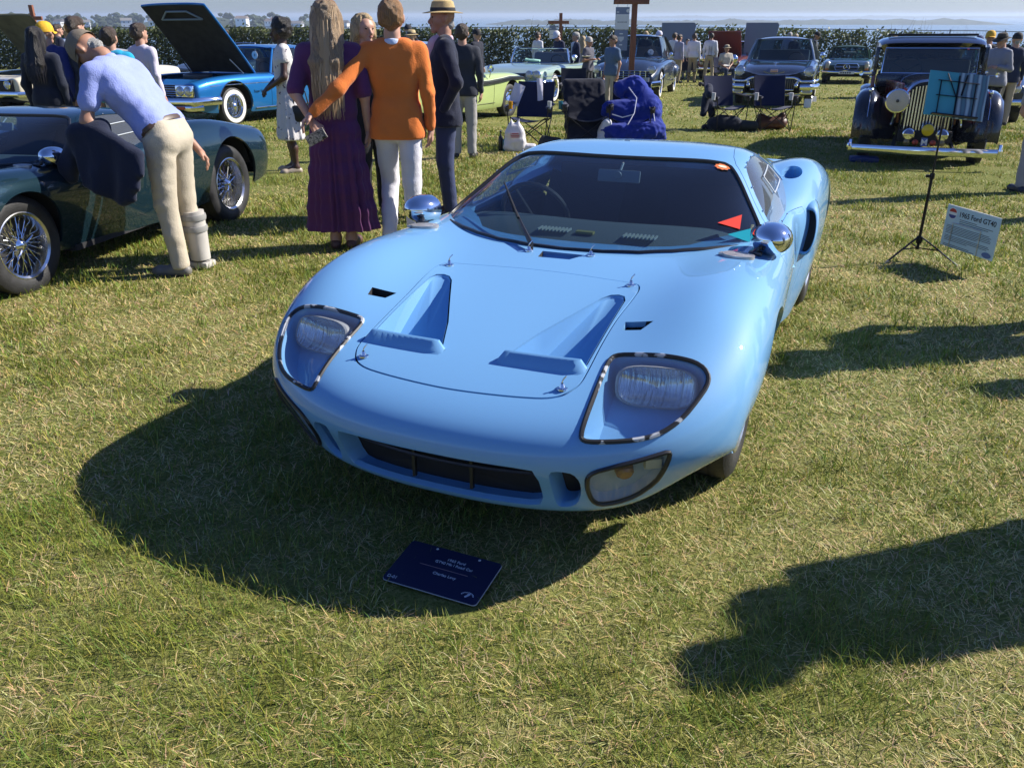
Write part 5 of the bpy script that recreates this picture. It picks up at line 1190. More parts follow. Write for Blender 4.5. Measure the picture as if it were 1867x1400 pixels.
for s in (1, -1): MB().tube([tuple(SU['T']((s * .07, -.115, .98))), tuple(SU['T']((s * .08, -.12, 1.3))), tuple(SU['T']((s * .08, .0, 1.485))), tuple(SU['T']((s * .04, .125, 1.25))), tuple(SU['T']((s * .05, .115, .98)))], [(.016, .005)] * 5, 6).out('brace', mat('braces_dark', (.01, .012, .03), .7), SU['root'])
P('grey-haired person in a lilac shirt whose head shows above the black saloon', 1441, 60, 34.5, 150, top=(.42, .38, .55), pants=KH, hair='grey')
P('fair-haired person in navy whose head shows above the black saloon', 1451, 63, 34, 190, top=NV, pants=KH, hair='blond')
P('man in a black cap and slate polo shirt standing left of the green roadster', 1489, 59, 31.5, 70, top=(.05, .06, .075), sleeve='short', pants=(.16, .14, .13), hair='brown', style='fringe', hat='cap', hatc=(.012, .012, .015), skin='tan', nod=18)
P('fair-haired person whose head shows above the vintage saloon\'s left edge', 1633, 67, 24.5, 120, top=(.05, .20, .10), pants=KH, hair='blond')
P('man in a dark cap and white shirt above the vintage saloon', 1655, 64, 25, -60, top=WH, pants=KH, hair='grey', style='fringe', hat='cap', hatc=(.02, .025, .05))
P('bald man whose head shows above the middle of the vintage saloon', 1690, 66, 24, 60, top=(.03, .03, .035), pants=KH, hair='brown', style='fringe', skin='tan')
P('man in a blue cap behind the right corner of the vintage saloon', 1787, 67, 20.5, -60, top=NV, pants=KH, hair='grey', style='fringe', hat='cap', hatc=(.03, .05, .15))
P('man in a yellow cap and open dark jacket right of the vintage saloon', 1808, 58, 17.5, -20, top=(.02, .02, .028), pants=KH, hair='grey', style='fringe', hat='cap', hatc=(.70, .40, .03), skin='tan', open_front=WH)
P('man in a brown brimmed hat and grey shirt beside the vintage saloon', 1832, 62, 15.2, -70, top=(.27, .28, .33), pants=(.012, .012, .016), hair='white', style='fringe', hat='brim', hatc=(.055, .045, .03), armL='bent', armR='bent', nod=14, bulk=1.12, vox=.022)
P('man in a navy blazer, khaki trousers and black cap at the right edge', 1857, 62, 16.4, 170, top=(.022, .03, .065), pants=(.40, .34, .26), hair='grey', style='fringe', hat='cap', hatc=(.015, .015, .02), vox=.022)
g = gnd(1876, 352); make_person('person in grey trousers cut off by the right edge of the picture', g.x, g.y, 175, 1.76, top=(.3, .3, .34), pants=(.32, .31, .33), hair='brown', vox=.026, shoes=(.02, .025, .05))
# people just outside the picture whose shadows fall into it
_c = 1 / math.tan(R(SUN_EL)); _dx, _dy = math.cos(R(SUN_AZ)) * _c, math.sin(R(SUN_AZ)) * _c
for px, py, hh, fc, tp, kw in ((1252, 1225, 1.74, 175, NV, {}), (1345, 1120, 1.78, 160, GRY, dict(armR='pocket')), (1405, 680, 1.75, 185, (.3, .1, .1), {}), (1425, 655, 1.80, 100, (.2, .2, .25), dict(armL='pocket')), (1788, 716, 1.72, 190, WH, {}), (1803, 408, 1.78, 170, KH, {})):
    g = gnd(px, py); make_person({1252: 'person just right of the picture casting the lower right shadow', 1345: 'second person just right of the picture beside the first', 1405: 'person right of the picture whose shadow reaches the blue coupe\'s front wheel', 1425: 'second person right of the picture beside the one shading the front wheel', 1788: 'person right of the picture casting the short middle shadow', 1803: 'person right of the picture casting the shadow behind the info board'}[px], g.x + _dx * hh, g.y + _dy * hh, fc, hh, top=tp, pants=KH, hair='brown', vox=.03, **kw)
# the seated man
d = ray(1325, 92); x, y = d.x / d.y * 31.5, 31.5
SM = make_person('seated man in a straw hat and beige shirt with a plate on his lap', x, y, 12, 1.74, top=(.46, .42, .35), sleeve='short', pants=(.03, .045, .09), hair='grey', style='fringe', hat='straw', hatc=(.42, .36, .25), legs='sit', armL='front', armR='front', vox=.026, untucked=False, skin='tan')
# ------------------------------------------------------------------ the other cars on the lawn
WWALL = mat('whitewall', (.78, .77, .74), .6, var=.05)
INTER = mat('car_interior', (.05, .05, .055), .7)
def car_wheel(root, x, y, r, wd, s, style='disc', hub=None):
    h = wd / 2
    ty = MB().lathe([(r * .60, -h * .8), (r * .72, -h), (r * .9, -h * .98), (r * .98, -h * .8), (r, -h * .4), (r, h * .4), (r * .98, h * .8), (r * .9, h * .98), (r * .72, h), (r * .60, h * .8)], 32, 'x').out('tyre', RUBBER, root, loc=(x, y, r - .012))
    if 'white' in style: MB().lathe([(r * .66, s * h * .99), (r * .72, s * h * 1.025), (r * .84, s * h * 1.02), (r * .865, s * h * .985)], 32, 'x').out('whitewall', WWALL, ty)
    rm = MB().lathe([(r * .64, s * h * .7), (r * .645, s * h * .95), (r * .61, s * h * .98), (r * .56, s * h * .75), (r * .54, s * h * .3)], 32, 'x')
    if 'wire' in style:
        for i in range(36):
            a = 2 * math.pi * i / 36; tw = .3 if i % 2 else -.3
            rm.tube([(s * h * .85, .05 * math.cos(a + tw), .05 * math.sin(a + tw)), (s * h * (.55 if i % 2 else .2), r * .57 * math.cos(a), r * .57 * math.sin(a))], .004, 4, False)
        rm.lathe([(r * .56, s * h * .1), (.02, s * h * .1)], 24, 'x'); rm.lathe([(.06, s * h * .4), (.055, s * h), (.03, s * h * 1.2), (.002, s * h * 1.25)], 16, 'x')
    else:
        rm.lathe([(r * .56, s * h * .6), (r * .48, s * h * .85), (r * .34, s * h * .72), (r * .22, s * h * .95), (r * .12, s * h * 1.1), (.002, s * h * 1.12)], 32, 'x')
    rm.out('rim', hub or CHROME, ty)
def body_net(st, yf, yr, face=.9):
    rows = []
    def sec(w, zc, zs, zb, y):
        return [(0, y, zc), (.30 * w, y, zc), (.60 * w, y, zc * .8 + zs * .2), (.80 * w, y, zs), (.93 * w, y, zs - .012), (w, y, zs - .10), (1.0 * w, y, (zs + zb) / 2), (.985 * w, y, zb + .09), (.93 * w, y, zb)]
    S = [sec(w, zc, zs, zb, y) for y, w, zc, zs, zb in st]
    def cap(s0, y):
        z = [p[2] for p in s0]; zm = (max(z) + min(z)) / 2; out = []
        for kx, kz in ((0.02, .02), (.60, .62), (.97, .96)): out.append([(p[0] * kx, y, zm + (p[2] - zm) * kz) for p in s0])
        return out
    return cap(S[0], yf) + S + cap(S[-1], yr)[::-1]
def glass_quad(nm, a, b, c, d, bulge, m, root, n=6):
    """a-b bottom edge, d-c top edge"""
    a, b, c, d = [Vector(p) for p in (a, b, c, d)]; nrm = (b - a).cross(d - a).normalized(); rows = []
    for j in range(n + 1):
        v = j / n; rows.append([tuple((a * (1 - u) + b * u) * (1 - v) + (d * (1 - u) + c * u) * v + nrm * bulge * (4 * u * (1 - u)) * (.6 + .4 * 4 * v * (1 - v))) for u in np.linspace(0, 1, n + 1)])
    return MB().grid(rows).out(nm, m, root)
def classic(label, loc, yaw, pm, st, yf, yr, wb, rw, ra, gh=None, wheel='disc', tw=.19, roof_m=None, hood_gap=None, tint=None, nocap=False, hub=None, name='car', extra_low=None, chrome_ws=True):
    root = empty(name, (loc[0], loc[1], gz(loc[1])), -R(yaw), slope=True); tag(root, label, 'car')
    A = Surf(body_net(st, yf, yr)); w = max(s[1] for s in st); lines = []
    for s_ in (1, -1):
        for yc in (0, wb): lines.append(([A.locate((s_ * w, yc + ra * math.cos(t), rw + ra * math.sin(t)), (.12, 1, 1)) for t in np.linspace(R(-15), R(195), 26)], False))
    cav = None
    if gh:
        yfb, yft, yrt, yrb, wbs, wt, zb_, zr = gh
        cabp = [(x, y, zb_) for x, y in [(0, yfb + .1), (wbs * .8, yfb + .15), (wbs * .93, yfb + .5), (wbs * .93, yrb - .5), (wbs * .8, yrb - .1), (0, yrb - .1), (-wbs * .8, yrb - .1), (-wbs * .93, yrb - .5), (-wbs * .93, yfb + .5), (-wbs * .8, yfb + .15)]]
        cav = [A.locate(p, (1, 1, .1)) for p in cabp]; lines.append((cav, True))
    hole = None
    if hood_gap:
        y0, y1, hw = hood_gap; hole = [A.locate(p, (1, 1, .1)) for p in [(-hw, y0, 1), (hw, y0, 1), (hw, (y0 + y1) / 2, 1), (hw, y1, 1), (-hw, y1, 1), (-hw, (y0 + y1) / 2, 1)]]; lines.append((hole, True))
    sk = Skin(A, 65, 8 * len(st) + 17, lines)
    x, y, z = sk.cP.T
    cut = (((y ** 2 + (z - rw) ** 2 < ra ** 2) | ((y - wb) ** 2 + (z - rw) ** 2 < ra ** 2)) & (abs(x) > w * .62))
    if cav: cut |= inpoly(sk.cen, cav) & (z > .5)
    if hole: cut |= inpoly(sk.cen, hole) & (z > .5)
    sk.part('body', ~cut, pm, root, flange=.02)
    for s_ in (1, -1):
        for yc in (0, wb):
            car_wheel(root, s_ * (w - tw / 2 - .06), yc, rw, tw, s_, wheel, hub)
            b = MB().lathe([(ra + .03, s_ * (w - .04)), (ra + .03, s_ * (w - .34)), (.01, s_ * (w - .34))], 20, 'x', (0, yc, rw)); b.f = [f for f in b.f if np.mean([b.v[i][2] for i in f]) > rw * .8]; b.out('wheel_arch_liner', DARK, root)
    zlow = min(s[4] for s in st)
    MB().box((0, (yf + yr) / 2, zlow + .06), (w * 1.25, (yr - yf) * .86, .06)).out('floor_pan', DARK, root, smooth=False)
    if gh:
        rm = roof_m or pm; T_ = tint or TINT
        FB = lambda s: (s * wbs, yfb + .28, zb_); FC = (0, yfb, zb_); FT = lambda s: (s * wt, yft + .04, zr - .05); RT = lambda s: (s * wt, yrt, zr - .05); RB = lambda s: (s * wbs, yrb - .15, zb_ + .01)
        if not nocap:
            rows = []
            for yy in np.linspace(yft - .03, yrt + .04, 13):
                e = min(1, min(yy - yft + .04, yrt + .05 - yy) / .22); rows.append([(xx * wt * 1.05, yy, zr - .055 + .075 * (1 - abs(xx) ** 2.6) * (.45 + .55 * e ** .6)) for xx in np.linspace(-1, 1, 15)])
            b = MB().grid(rows); b.grid([[(p[0] * .99, p[1], p[2] - .03) for p in r] for r in rows]); b.out('roof', rm, root)
            for s in (1, -1):
                MB().tube([RB(s), tuple((Vector(RB(s)) + Vector(RT(s))) / 2 + Vector((s * .015, .03, .01))), RT(s)], [(.10, .03), (.075, .028), (.05, .026)], 8).out('pillar', rm, root)
                ym = (yft + yrt) / 2 + .1; MB().tube([(s * (wbs + .0), ym + .05, zb_), (s * (wt + .01), ym, zr - .04)], [.02, .018], 6).out('pillar', rm, root)
                glass_quad('side_window', FB(s), RB(s), RT(s), FT(s), .03 * s, T_, root)
            glass_quad('rear_window', RB(1), RB(-1), RT(-1), RT(1), .05, T_, root)
        for s in (1, -1): MB().tube([FB(s), tuple((Vector(FB(s)) + Vector(FT(s))) / 2 + Vector((s * .01, -.01, .015))), FT(s)], [.026, .022, .022], 8).out('pillar', CHROME if nocap and chrome_ws else rm, root)
        rows = []
        for j in range(9):
            v = j / 8; rows.append([((wbs * (1 - v) + wt * v) * .98 * u, (yfb * (1 - v) + (yft - .02) * v) + (.28 * (1 - v) + .06 * v) * abs(u) ** 2.2, zb_ * (1 - v) + (zr - .045) * v) for u in np.linspace(-1, 1, 17)])
        wsg = MB().grid(rows).out('windscreen', T_, root)
        MB().tube([(p[0], p[1], p[2]) for p in rows[-1]], .016, 6).out('windscreen_header', CHROME if nocap else rm, root); MB().tube(rows[0], .012, 6).out('windscreen_trim', CHROME, root)
        # cabin
        b = MB(); b.box((0, (yfb + yrb) / 2 + .1, zb_ - .52), (wbs * 1.8, (yrb - yfb) * .8, .05)); b.box((0, yfb + .45, zb_ - .10), (wbs * 1.75, .30, .16), bev=.05); b.out('cabin', INTER, root)
        ys_ = yfb + 1.25
        for q, nm in ((ys_, 'seat'), (ys_ + .95, 'seat')):
            if q + .5 < yrb: MB().box((0, q, zb_ - .35), (wbs * 1.6, .55, .22), bev=.07).box((0, q + .30, zb_ - .05), (wbs * 1.6, .18, .62), (R(-12), 0, 0), .07).out(nm, mat('seat_vinyl', (.14, .14, .15), .5), root)
        Mw = Matrix.Translation((.36, yfb + .72, zb_ + .02)) @ Matrix.Rotation(R(-62), 4, 'X'); b = MB().tube([tuple(Mw @ Vector((.2 * math.cos(t), .2 * math.sin(t), 0))) for t in np.linspace(0, 6.283, 25)], .012, 6, False); b.tube([tuple(Mw @ Vector((-.19, 0, 0))), tuple(Mw @ Vector((.19, 0, 0)))], .01, 5); b.out('steering_wheel', BLACKP, root)
    return root, A
def lamp(root, x, y, z, r, nm='headlight', rim=None, bezel=1.22):
    h = MB().lathe([(r * bezel, .05), (r * bezel, -.005), (r * 1.08, -.02), (r, -.012)], 24, 'y', (x, y, z)).out(nm, rim or CHROME, root)
    MB().lathe([(r, -.012), (r * .7, -.03), (r * .3, -.04), (.001, -.042)], 24, 'y', (x, y, z)).out('lens', mat('headlamp_lens', (.62, .62, .60), .12, .5, bump=.4, bscale=60), h)
    return h
def bumper(root, pts, ra, rb, nm='bumper', m=None):
    return MB().tube(pts, [(rb, ra)] * len(pts), 10).out(nm, m or CHROME, root)
def bars(root, n, z0, z1, y, hw, r=.012, nm='grille_bar', m=None, bow=.06):
    for i in range(n):
        z = z0 + (z1 - z0) * i / max(1, n - 1); MB().tube([(hw * u, y + bow * u * u, z) for u in np.linspace(-1, 1, 9)], r, 6).out(nm, m or CHROME, root)
def vbars(root, n, x0, x1, y, z0, z1, r=.008, nm='grille_bar', m=None):
    for i in range(n):
        x = x0 + (x1 - x0) * i / max(1, n - 1); MB().tube([(x, y, z0), (x, y, z1)], r, 6).out(nm, m or CHROME, root)
def plate(root, nm, c, d, m, rot=(0, 0, 0), bev=.004): return MB().box(c, d, rot, bev).out(nm, m, root)
def door_line(root, A, y, z0, z1, w, m=None):
    for s in (1, -1):
        pts = [tuple(A(*A.locate((s * w, y, z), (.1, 1, 1))) + np.array((s * .001, 0, 0))) for z in np.linspace(z0, z1, 8)]
        MB().tube(pts, .004, 4, False).out('door_seam', BLACK, root)
def trim(root, A, pts, w, r=.008, nm='trim', m=None, sides=(1, -1)):
    for s in sides:
        P = [tuple(A(*A.locate((s * w, y, z), (.1, 1, 1))) + np.array((s * .004, 0, 0))) for y, z in pts]
        MB().tube(P, r, 5).out(nm, m or CHROME, root)
def mirror(root, x, y, z, r=.06):
    b = MB().lathe([(.001, -.05), (r * .7, -.035), (r, 0), (r, .012)], 16, 'y', (x, y, z)); b.tube([(x, y, z - r * .8), (x - math.copysign(.03, x), y, z - r - .09)], .009, 6); b.out('mirror', CHROME, root)

# ---- bright blue full-size coupe, bonnet raised (left)
EB = paint('bright_blue_paint', (.012, .17, .48), .3, .35)
root, A = classic('bright blue hardtop with its bonnet raised, chrome bumper and whitewall wire wheels', (-6.14, 17.0), 25, EB,
    [(-.86, .94, .70, .80, .30), (-.60, .97, .80, .86, .24), (0, 1.0, .86, .90, .22), (.8, 1.0, .90, .91, .20), (1.6, 1.0, .88, .89, .20), (2.6, 1.0, .90, .90, .22), (3.4, .99, .92, .95, .24), (4.1, .97, .92, .95, .30), (4.5, .92, .85, .88, .34)], -.92, 4.55, 3.02, .345, .44,
    gh=(.98, 1.52, 2.75, 3.35, .80, .66, .89, 1.40), wheel='whitewire', hood_gap=(-.62, .78, .72))
P = lambda nm, c, d, m, rot=(0, 0, 0), bev=.004: plate(root, nm, c, d, m, rot, bev)
DG = mat('grille_dark', (.03, .03, .033), .5, .4)
P('grille', (0, -.955, .64), (1.70, .05, .22), DG, bev=.02); bars(root, 5, .56, .72, -.985, .56, .008, bow=.0)
for s in (1, -1):
    P('lamp_panel', (s * .70, -.975, .645), (.42, .04, .20), CHROME, bev=.015)
    for dx in (-.095, .095): lamp(root, s * (.70 + dx), -1.0, .645, .072)
    P('turn_signal', (s * .62, -1.05, .36), (.20, .03, .055), mat('orange_lens', (.55, .09, .02), .3), bev=.01)
bumper(root, [(-1.02, -.45, .47), (-1.0, -.80, .47), (-.90, -1.0, .46), (-.4, -1.045, .45), (0, -1.05, .45), (.4, -1.045, .45), (.90, -1.0, .46), (1.0, -.80, .47), (1.02, -.45, .47)], .075, .05)
bumper(root, [(-.98, -.85, .37), (-.85, -1.0, .36), (0, -1.04, .36), (.85, -1.0, .36), (.98, -.85, .37)], .06, .045)
# raised bonnet, hinged at the cowl
HM_ = Matrix.Translation((0, .80, .92)) @ Matrix.Rotation(R(-47), 4, 'X'); rows = []
for yy in np.linspace(0, -1.62, 9): rows.append([tuple(HM_ @ Vector((xx * .80 * (1 - .04 * (yy / -1.62)), yy, .035 * (1 - abs(xx) ** 3) + .05 * (1 if abs(xx) < .2 else 0) * 0 + .02 * math.sin(-yy * 1.9)))) for xx in np.linspace(-1, 1, 13)])
bon = MB().grid(rows).out('bonnet', EB, root)
MB().grid([[tuple(HM_ @ (HM_.inverted() @ Vector(p) + Vector((0, .02, -.03)))) for p in r] for r in rows]).out('bonnet_lining', mat('bonnet_lining', (.018, .018, .017), .9, var=.4, vscale=6), bon)
edge = [rows[i][0] for i in range(9)] + rows[-1] + [rows[i][-1] for i in range(8, -1, -1)]; MB().tube([tuple(Vector(p) + Vector((0, .005, -.012))) for p in edge], .022, 6).out('bonnet_edge', EB, bon)
for (a, b_) in (((-.5, -1.30), (.5, -1.30)), ((-.5, -1.3), (-.25, -1.48)), ((.5, -1.3), (.25, -1.48)), ((-.25, -1.48), (.25, -1.48))):
    MB().tube([tuple(HM_ @ Vector((a[0], a[1], -.02))), tuple(HM_ @ Vector((b_[0], b_[1], -.02)))], .018, 6).out('bonnet_brace', mat('brace_silverblue', (.20, .28, .38), .4, .3), bon)
P('engine_bay', (0, .05, .52), (1.40, 1.30, .10), BLACK); eng = MB().box((0, .10, .68), (.55, .8, .25), bev=.05).lathe([(.26, 0), (.27, .03), (.27, .08), (.25, .10), (.02, .11)], 24, 'z', (0, .1, .80)).out('engine', mat('engine_grey', (.10, .11, .12), .4, .6), root)
for s in (1, -1): MB().tube([(s * .68, .62, .90), (s * .62, .35, 1.16)], .012, 5).out('bonnet_hinge', STEEL, root)
trim(root, A, [(-.6, .72), (.5, .735), (1.8, .735), (3.2, .74), (4.2, .74)], 1.0, .007); trim(root, A, [(.55, .275), (2.4, .275)], 1.0, .014, 'rocker_trim')
for yc in (0, 3.02): trim(root, A, [(yc + .45 * math.cos(t), .345 + .45 * math.sin(t)) for t in np.linspace(R(-5), R(185), 16)], 1.0, .009, 'arch_trim')
door_line(root, A, 1.02, .30, .88, 1.0); door_line(root, A, 2.35, .30, .88, 1.0)
text_mesh('badge_script', 'Super Sport', .075, CHROME, root, (1.004, .50, .56), Euler((R(90), 0, R(90))).to_matrix(), 'LEFT')
MB().lathe([(.075, 0), (.075, -.004), (.001, -.004)], 20, 'y', (.42, 1.30, 1.22)).out('round_sticker', mat('sticker_white', (.8, .8, .78), .6), root); text_mesh('sticker_digit', '8', .07, BLACK, root, (.42, 1.293, 1.195), (R(90), 0, 0))
P('windscreen_card', (.34, 1.16, .97), (.24, .006, .10), mat('card_green', (.45, .62, .50), .7), (R(-35), 0, 0), .001); mirror(root, 1.03, 1.30, .98, .055)

# ---- cream coupe with its bonnet up at the far left
CREAM = paint('cream_paint', (.68, .62, .48), .35)
root, A = classic('cream muscle coupe with its bonnet raised at the left edge, half hidden by onlookers', (-10.9, 19.8), 27, CREAM,
    [(-.78, .86, .70, .76, .30), (-.5, .90, .78, .82, .25), (0, .92, .86, .87, .22), (.8, .92, .90, .90, .20), (1.7, .92, .88, .90, .20), (2.6, .92, .92, .93, .24), (3.3, .90, .92, .93, .30), (3.6, .86, .86, .88, .34)], -.84, 3.66, 2.74, .33, .40, gh=(.95, 1.45, 2.4, 3.1, .74, .60, .89, 1.31), hood_gap=(-.55, .72, .64))
plate(root, 'grille', (0, -.86, .60), (1.45, .06, .24), BLACK, bev=.02)
for s in (1, -1): lamp(root, s * .60, -.90, .62, .085)
bumper(root, [(-.92, -.55, .42), (-.85, -.86, .42), (0, -.93, .41), (.85, -.86, .42), (.92, -.55, .42)], .06, .03); bumper(root, [(-.7, -.92, .70), (.7, -.92, .70)], .015, .02, 'grille_trim')
HM_ = Matrix.Translation((0, .74, .91)) @ Matrix.Rotation(R(-52), 4, 'X'); rows = [[tuple(HM_ @ Vector((xx * .70, yy, .03 * (1 - abs(xx) ** 3)))) for xx in np.linspace(-1, 1, 11)] for yy in np.linspace(0, -1.40, 8)]
bon = MB().grid(rows).out('bonnet', CREAM, root); MB().grid([[tuple(Vector(p) + (HM_.to_3x3() @ Vector((0, .02, -.03)))) for p in r] for r in rows]).out('bonnet_lining', mat('lining_olive', (.075, .075, .055), .7, var=.3, vscale=4), bon)
for i in range(8): MB().box(tuple(HM_ @ Vector((.30 + .012 * i, -.75 + .07 * i, -.05))), (.28, .02, .02), (R(-52), 0, 0)).out('bonnet_louvre', mat('louvre_pale', (.4, .4, .33), .5), bon)
for yc, nm in ((.25, 'side_stripe'), (.315, 'side_stripe')): trim(root, A, [(.5, yc), (1.3, yc), (2.2, yc)], .92, .012, nm, mat('stripe_blue', (.03, .04, .08), .5), (1,))
text_mesh('stripe_lettering', 'G.T.350', .055, mat('stripe_blue'), root, (.925, .58, .262), Euler((R(90), 0, R(90))).to_matrix(), 'LEFT')
plate(root, 'engine_bay', (0, .05, .50), (1.25, 1.1, .10), BLACK); plate(root, 'engine', (0, .10, .66), (.5, .7, .25), mat('engine_grey'), bev=.05)

# ---- lime green fastback, nose to the right and away
LIME = paint('lime_green_paint', (.42, .52, .19), .35)
root, A = classic('lime green coupe with black side stripe, pointing away behind the man in the navy blazer', (-.80, 18.75), 208, LIME,
    [(-.80, .84, .66, .74, .32), (-.5, .90, .78, .84, .26), (0, .93, .86, .90, .24), (.8, .93, .90, .90, .22), (1.6, .93, .88, .87, .22), (2.5, .93, .90, .93, .24), (3.2, .92, .92, .95, .30), (3.75, .87, .86, .88, .34)], -.86, 3.82, 2.74, .335, .41, gh=(.92, 1.45, 2.3, 3.2, .76, .60, .89, 1.32))
GP = mat('stripe_black', (.025, .027, .026), .3)
trim(root, A, [(-.70, .74), (-.3, .765), (.1, .77), (.5, .74), (1.0, .715), (1.6, .71), (2.4, .72), (3.3, .74)], .93, .042, 'side_stripe', GP)
trim(root, A, [(-.70, .79), (-.3, .815), (.1, .82), (.5, .79), (1.0, .765), (1.6, .76), (2.4, .77), (3.3, .79)], .93, .006, 'pinstripe', mat('pin_white', (.75, .78, .7), .4))
trim(root, A, [(.75, .33), (2.2, .33)], .93, .008, 'rocker_trim'); door_line(root, A, .80, .28, .86, .93); door_line(root, A, 2.05, .28, .86, .93)
mirror(root, -.97, 1.02, .98, .075); mirror(root, .97, 1.02, .98, .075)
bumper(root, [(-.90, -.5, .45), (-.82, -.85, .45), (0, -.92, .45), (.82, -.85, .45), (.90, -.5, .45)], .05, .03); bumper(root, [(-.90, 3.5, .50), (-.80, 3.85, .50), (0, 3.92, .50), (.80, 3.85, .50), (.90, 3.5, .50)], .05, .03)
for s in (1, -1): plate(root, 'tail_light', (s * .55, 3.84, .68), (.5, .05, .10), mat('red_lens', (.4, .01, .01), .3), bev=.01); lamp(root, s * .62, -.86, .62, .075)

# ---- pale green convertible with tail fins
PG = paint('pale_green_paint', (.36, .47, .37), .3, .15)
root, A = classic('pale green tail-finned convertible with its roof down behind the camp chairs', (.25, 23.1), 24, PG,
    [(-.98, .96, .74, .80, .36), (-.7, .99, .84, .86, .28), (0, 1.0, .90, .90, .26), (.9, 1.0, .93, .92, .24), (1.7, 1.0, .88, .90, .24), (2.7, 1.0, .88, .92, .26), (3.5, 1.0, .88, .97, .28), (4.2, .98, .84, 1.0, .32), (4.6, .94, .74, .92, .36)], -1.04, 4.66, 3.30, .36, .43, gh=(.98, 1.30, 2.6, 3.2, .86, .76, .92, 1.33), wheel='white', nocap=True, tint=glass('pale_glass', (.72, .80, .80)))
plate(root, 'grille', (0, -1.06, .64), (1.1, .05, .20), DG, bev=.02); bars(root, 5, .56, .73, -1.09, .55, .012, bow=.02)
for s in (1, -1):
    for dx in (0, .2): lamp(root, s * (.66 + dx), -1.06, .70, .082)
    b = MB(); fin = [(3.0, .93), (3.6, 1.03), (4.2, 1.10), (4.62, 1.12), (4.66, .90), (3.6, .86)]; b.prism([(y_, z_) for y_, z_ in fin], s * .93, s * .98, 'x'); b.out('tail_fin', PG, root, smooth=False)
    bumper(root, [(s * 1.03, -.55, .50), (s * 1.0, -.98, .50), (s * .86, -1.14, .49), (s * .55, -1.16, .46)], .085, .07)
    plate(root, 'fog_lamp', (s * .78, -1.17, .40), (.22, .05, .09), CHROME, bev=.02)
bumper(root, [(-.6, -1.15, .44), (0, -1.18, .43), (.6, -1.15, .44)], .07, .05)
trim(root, A, [(-.8, .66), (.5, .62), (2.0, .56), (3.6, .50)], 1.0, .01); trim(root, A, [(-.6, .80), (.6, .86), (2.5, .86)], 1.0, .007)
door_line(root, A, 1.05, .30, .88, 1.0); door_line(root, A, 2.5, .30, .88, 1.0); mirror(root, .98, 1.30, 1.06, .08)
plate(root, 'dash_papers', (-.20, 1.22, .985), (.42, .20, .05), mat('paper_mint', (.45, .75, .62), .7), (R(8), R(6), R(15)), .02)
MB().box((0, 1.42, 1.25), (.22, .03, .06), bev=.01).out('rear_view_mirror', CHROME, root)

# ---- late-forties navy saloon behind the tall sign post
NAVY = paint('navy_paint', (.022, .038, .075), .3)
root, A = classic('navy 1940s saloon with wide egg-crate grille behind the tall wooden sign post', (3.25, 24.55), 17, NAVY,
    [(-.78, .80, .66, .66, .34), (-.5, .88, .88, .80, .28), (-.1, .93, 1.02, .90, .26), (.6, .95, 1.06, .93, .25), (1.4, .96, 1.06, .98, .25), (2.4, .97, 1.04, .98, .25), (3.2, .96, .98, .92, .28), (3.9, .88, .80, .74, .34)], -.86, 4.0, 3.2, .37, .40, gh=(.92, 1.36, 2.7, 3.5, .74, .58, 1.04, 1.62), wheel='white')
plate(root, 'grille', (0, -.83, .58), (1.36, .08, .32), BLACK, bev=.03)
bars(root, 6, .44, .73, -.885, .68, .012, bow=.03); vbars(root, 9, -.6, .6, -.875, .44, .73, .008)
for s in (1, -1):
    # round front wings carrying the lamps
    V_, F_ = sdf_mesh([((s * .78, -.62, .68), (s * .80, .30, .70), .20, .22), ((s * .78, -.62, .68), (s * .80, -.55, .50), .20, .16), ((s * .80, .3, .70), (s * .84, .9, .52), .20, .12)], .03, .08, [((0, -.05, 0), (0, 0, 0))]); npmesh('front_wing', V_, F_, NAVY, root)
    lamp(root, s * .74, -.82, .76, .095); plate(root, 'fog_lamp', (s * .60, -.90, .50), (.20, .03, .14), mat('lamp_frosted', (.5, .5, .48), .3), bev=.01)
    V_, F_ = sdf_mesh([((s * .82, 2.7, .62), (s * .82, 3.5, .62), .24, .20)], .03, .06); npmesh('rear_wing', V_, F_, NAVY, root)
    MB().tube([(s * .93, -.3, .50), (s * 1.0, .0, .62), (s * .99, .35, .55)], .014, 6).out('wing_trim', CHROME, root)
bumper(root, [(-.98, -.75, .42), (-.8, -.98, .40), (0, -1.02, .40), (.8, -.98, .40), (.98, -.75, .42)], .075, .03); bumper(root, [(-.8, -1.0, .31), (0, -1.03, .31), (.8, -1.0, .31)], .03, .03, 'bumper_rail')
for s in (1, -1): bumper(root, [(s * .5, -1.03, .28), (s * .5, -1.06, .40), (s * .5, -1.03, .54)], .04, .04, 'overrider')
MB().tube([(0, .98, 1.06), (0, 1.38, 1.57)], .014, 6).out('windscreen_divider', CHROME, root); MB().tube([(0, -.55, .92), (0, -.3, 1.04), (0, .5, 1.085)], .010, 6).out('bonnet_trim', CHROME, root)
MB().lathe([(.085, 0), (.085, -.004), (.001, -.004)], 20, 'y', (.42, 1.07, 1.17)).out('round_sticker', mat('sticker_white'), root); text_mesh('sticker_digit', '7', .08, BLACK, root, (.42, 1.062, 1.14), (R(90), 0, 0))
mirror(root, 1.0, 1.05, 1.12, .06)

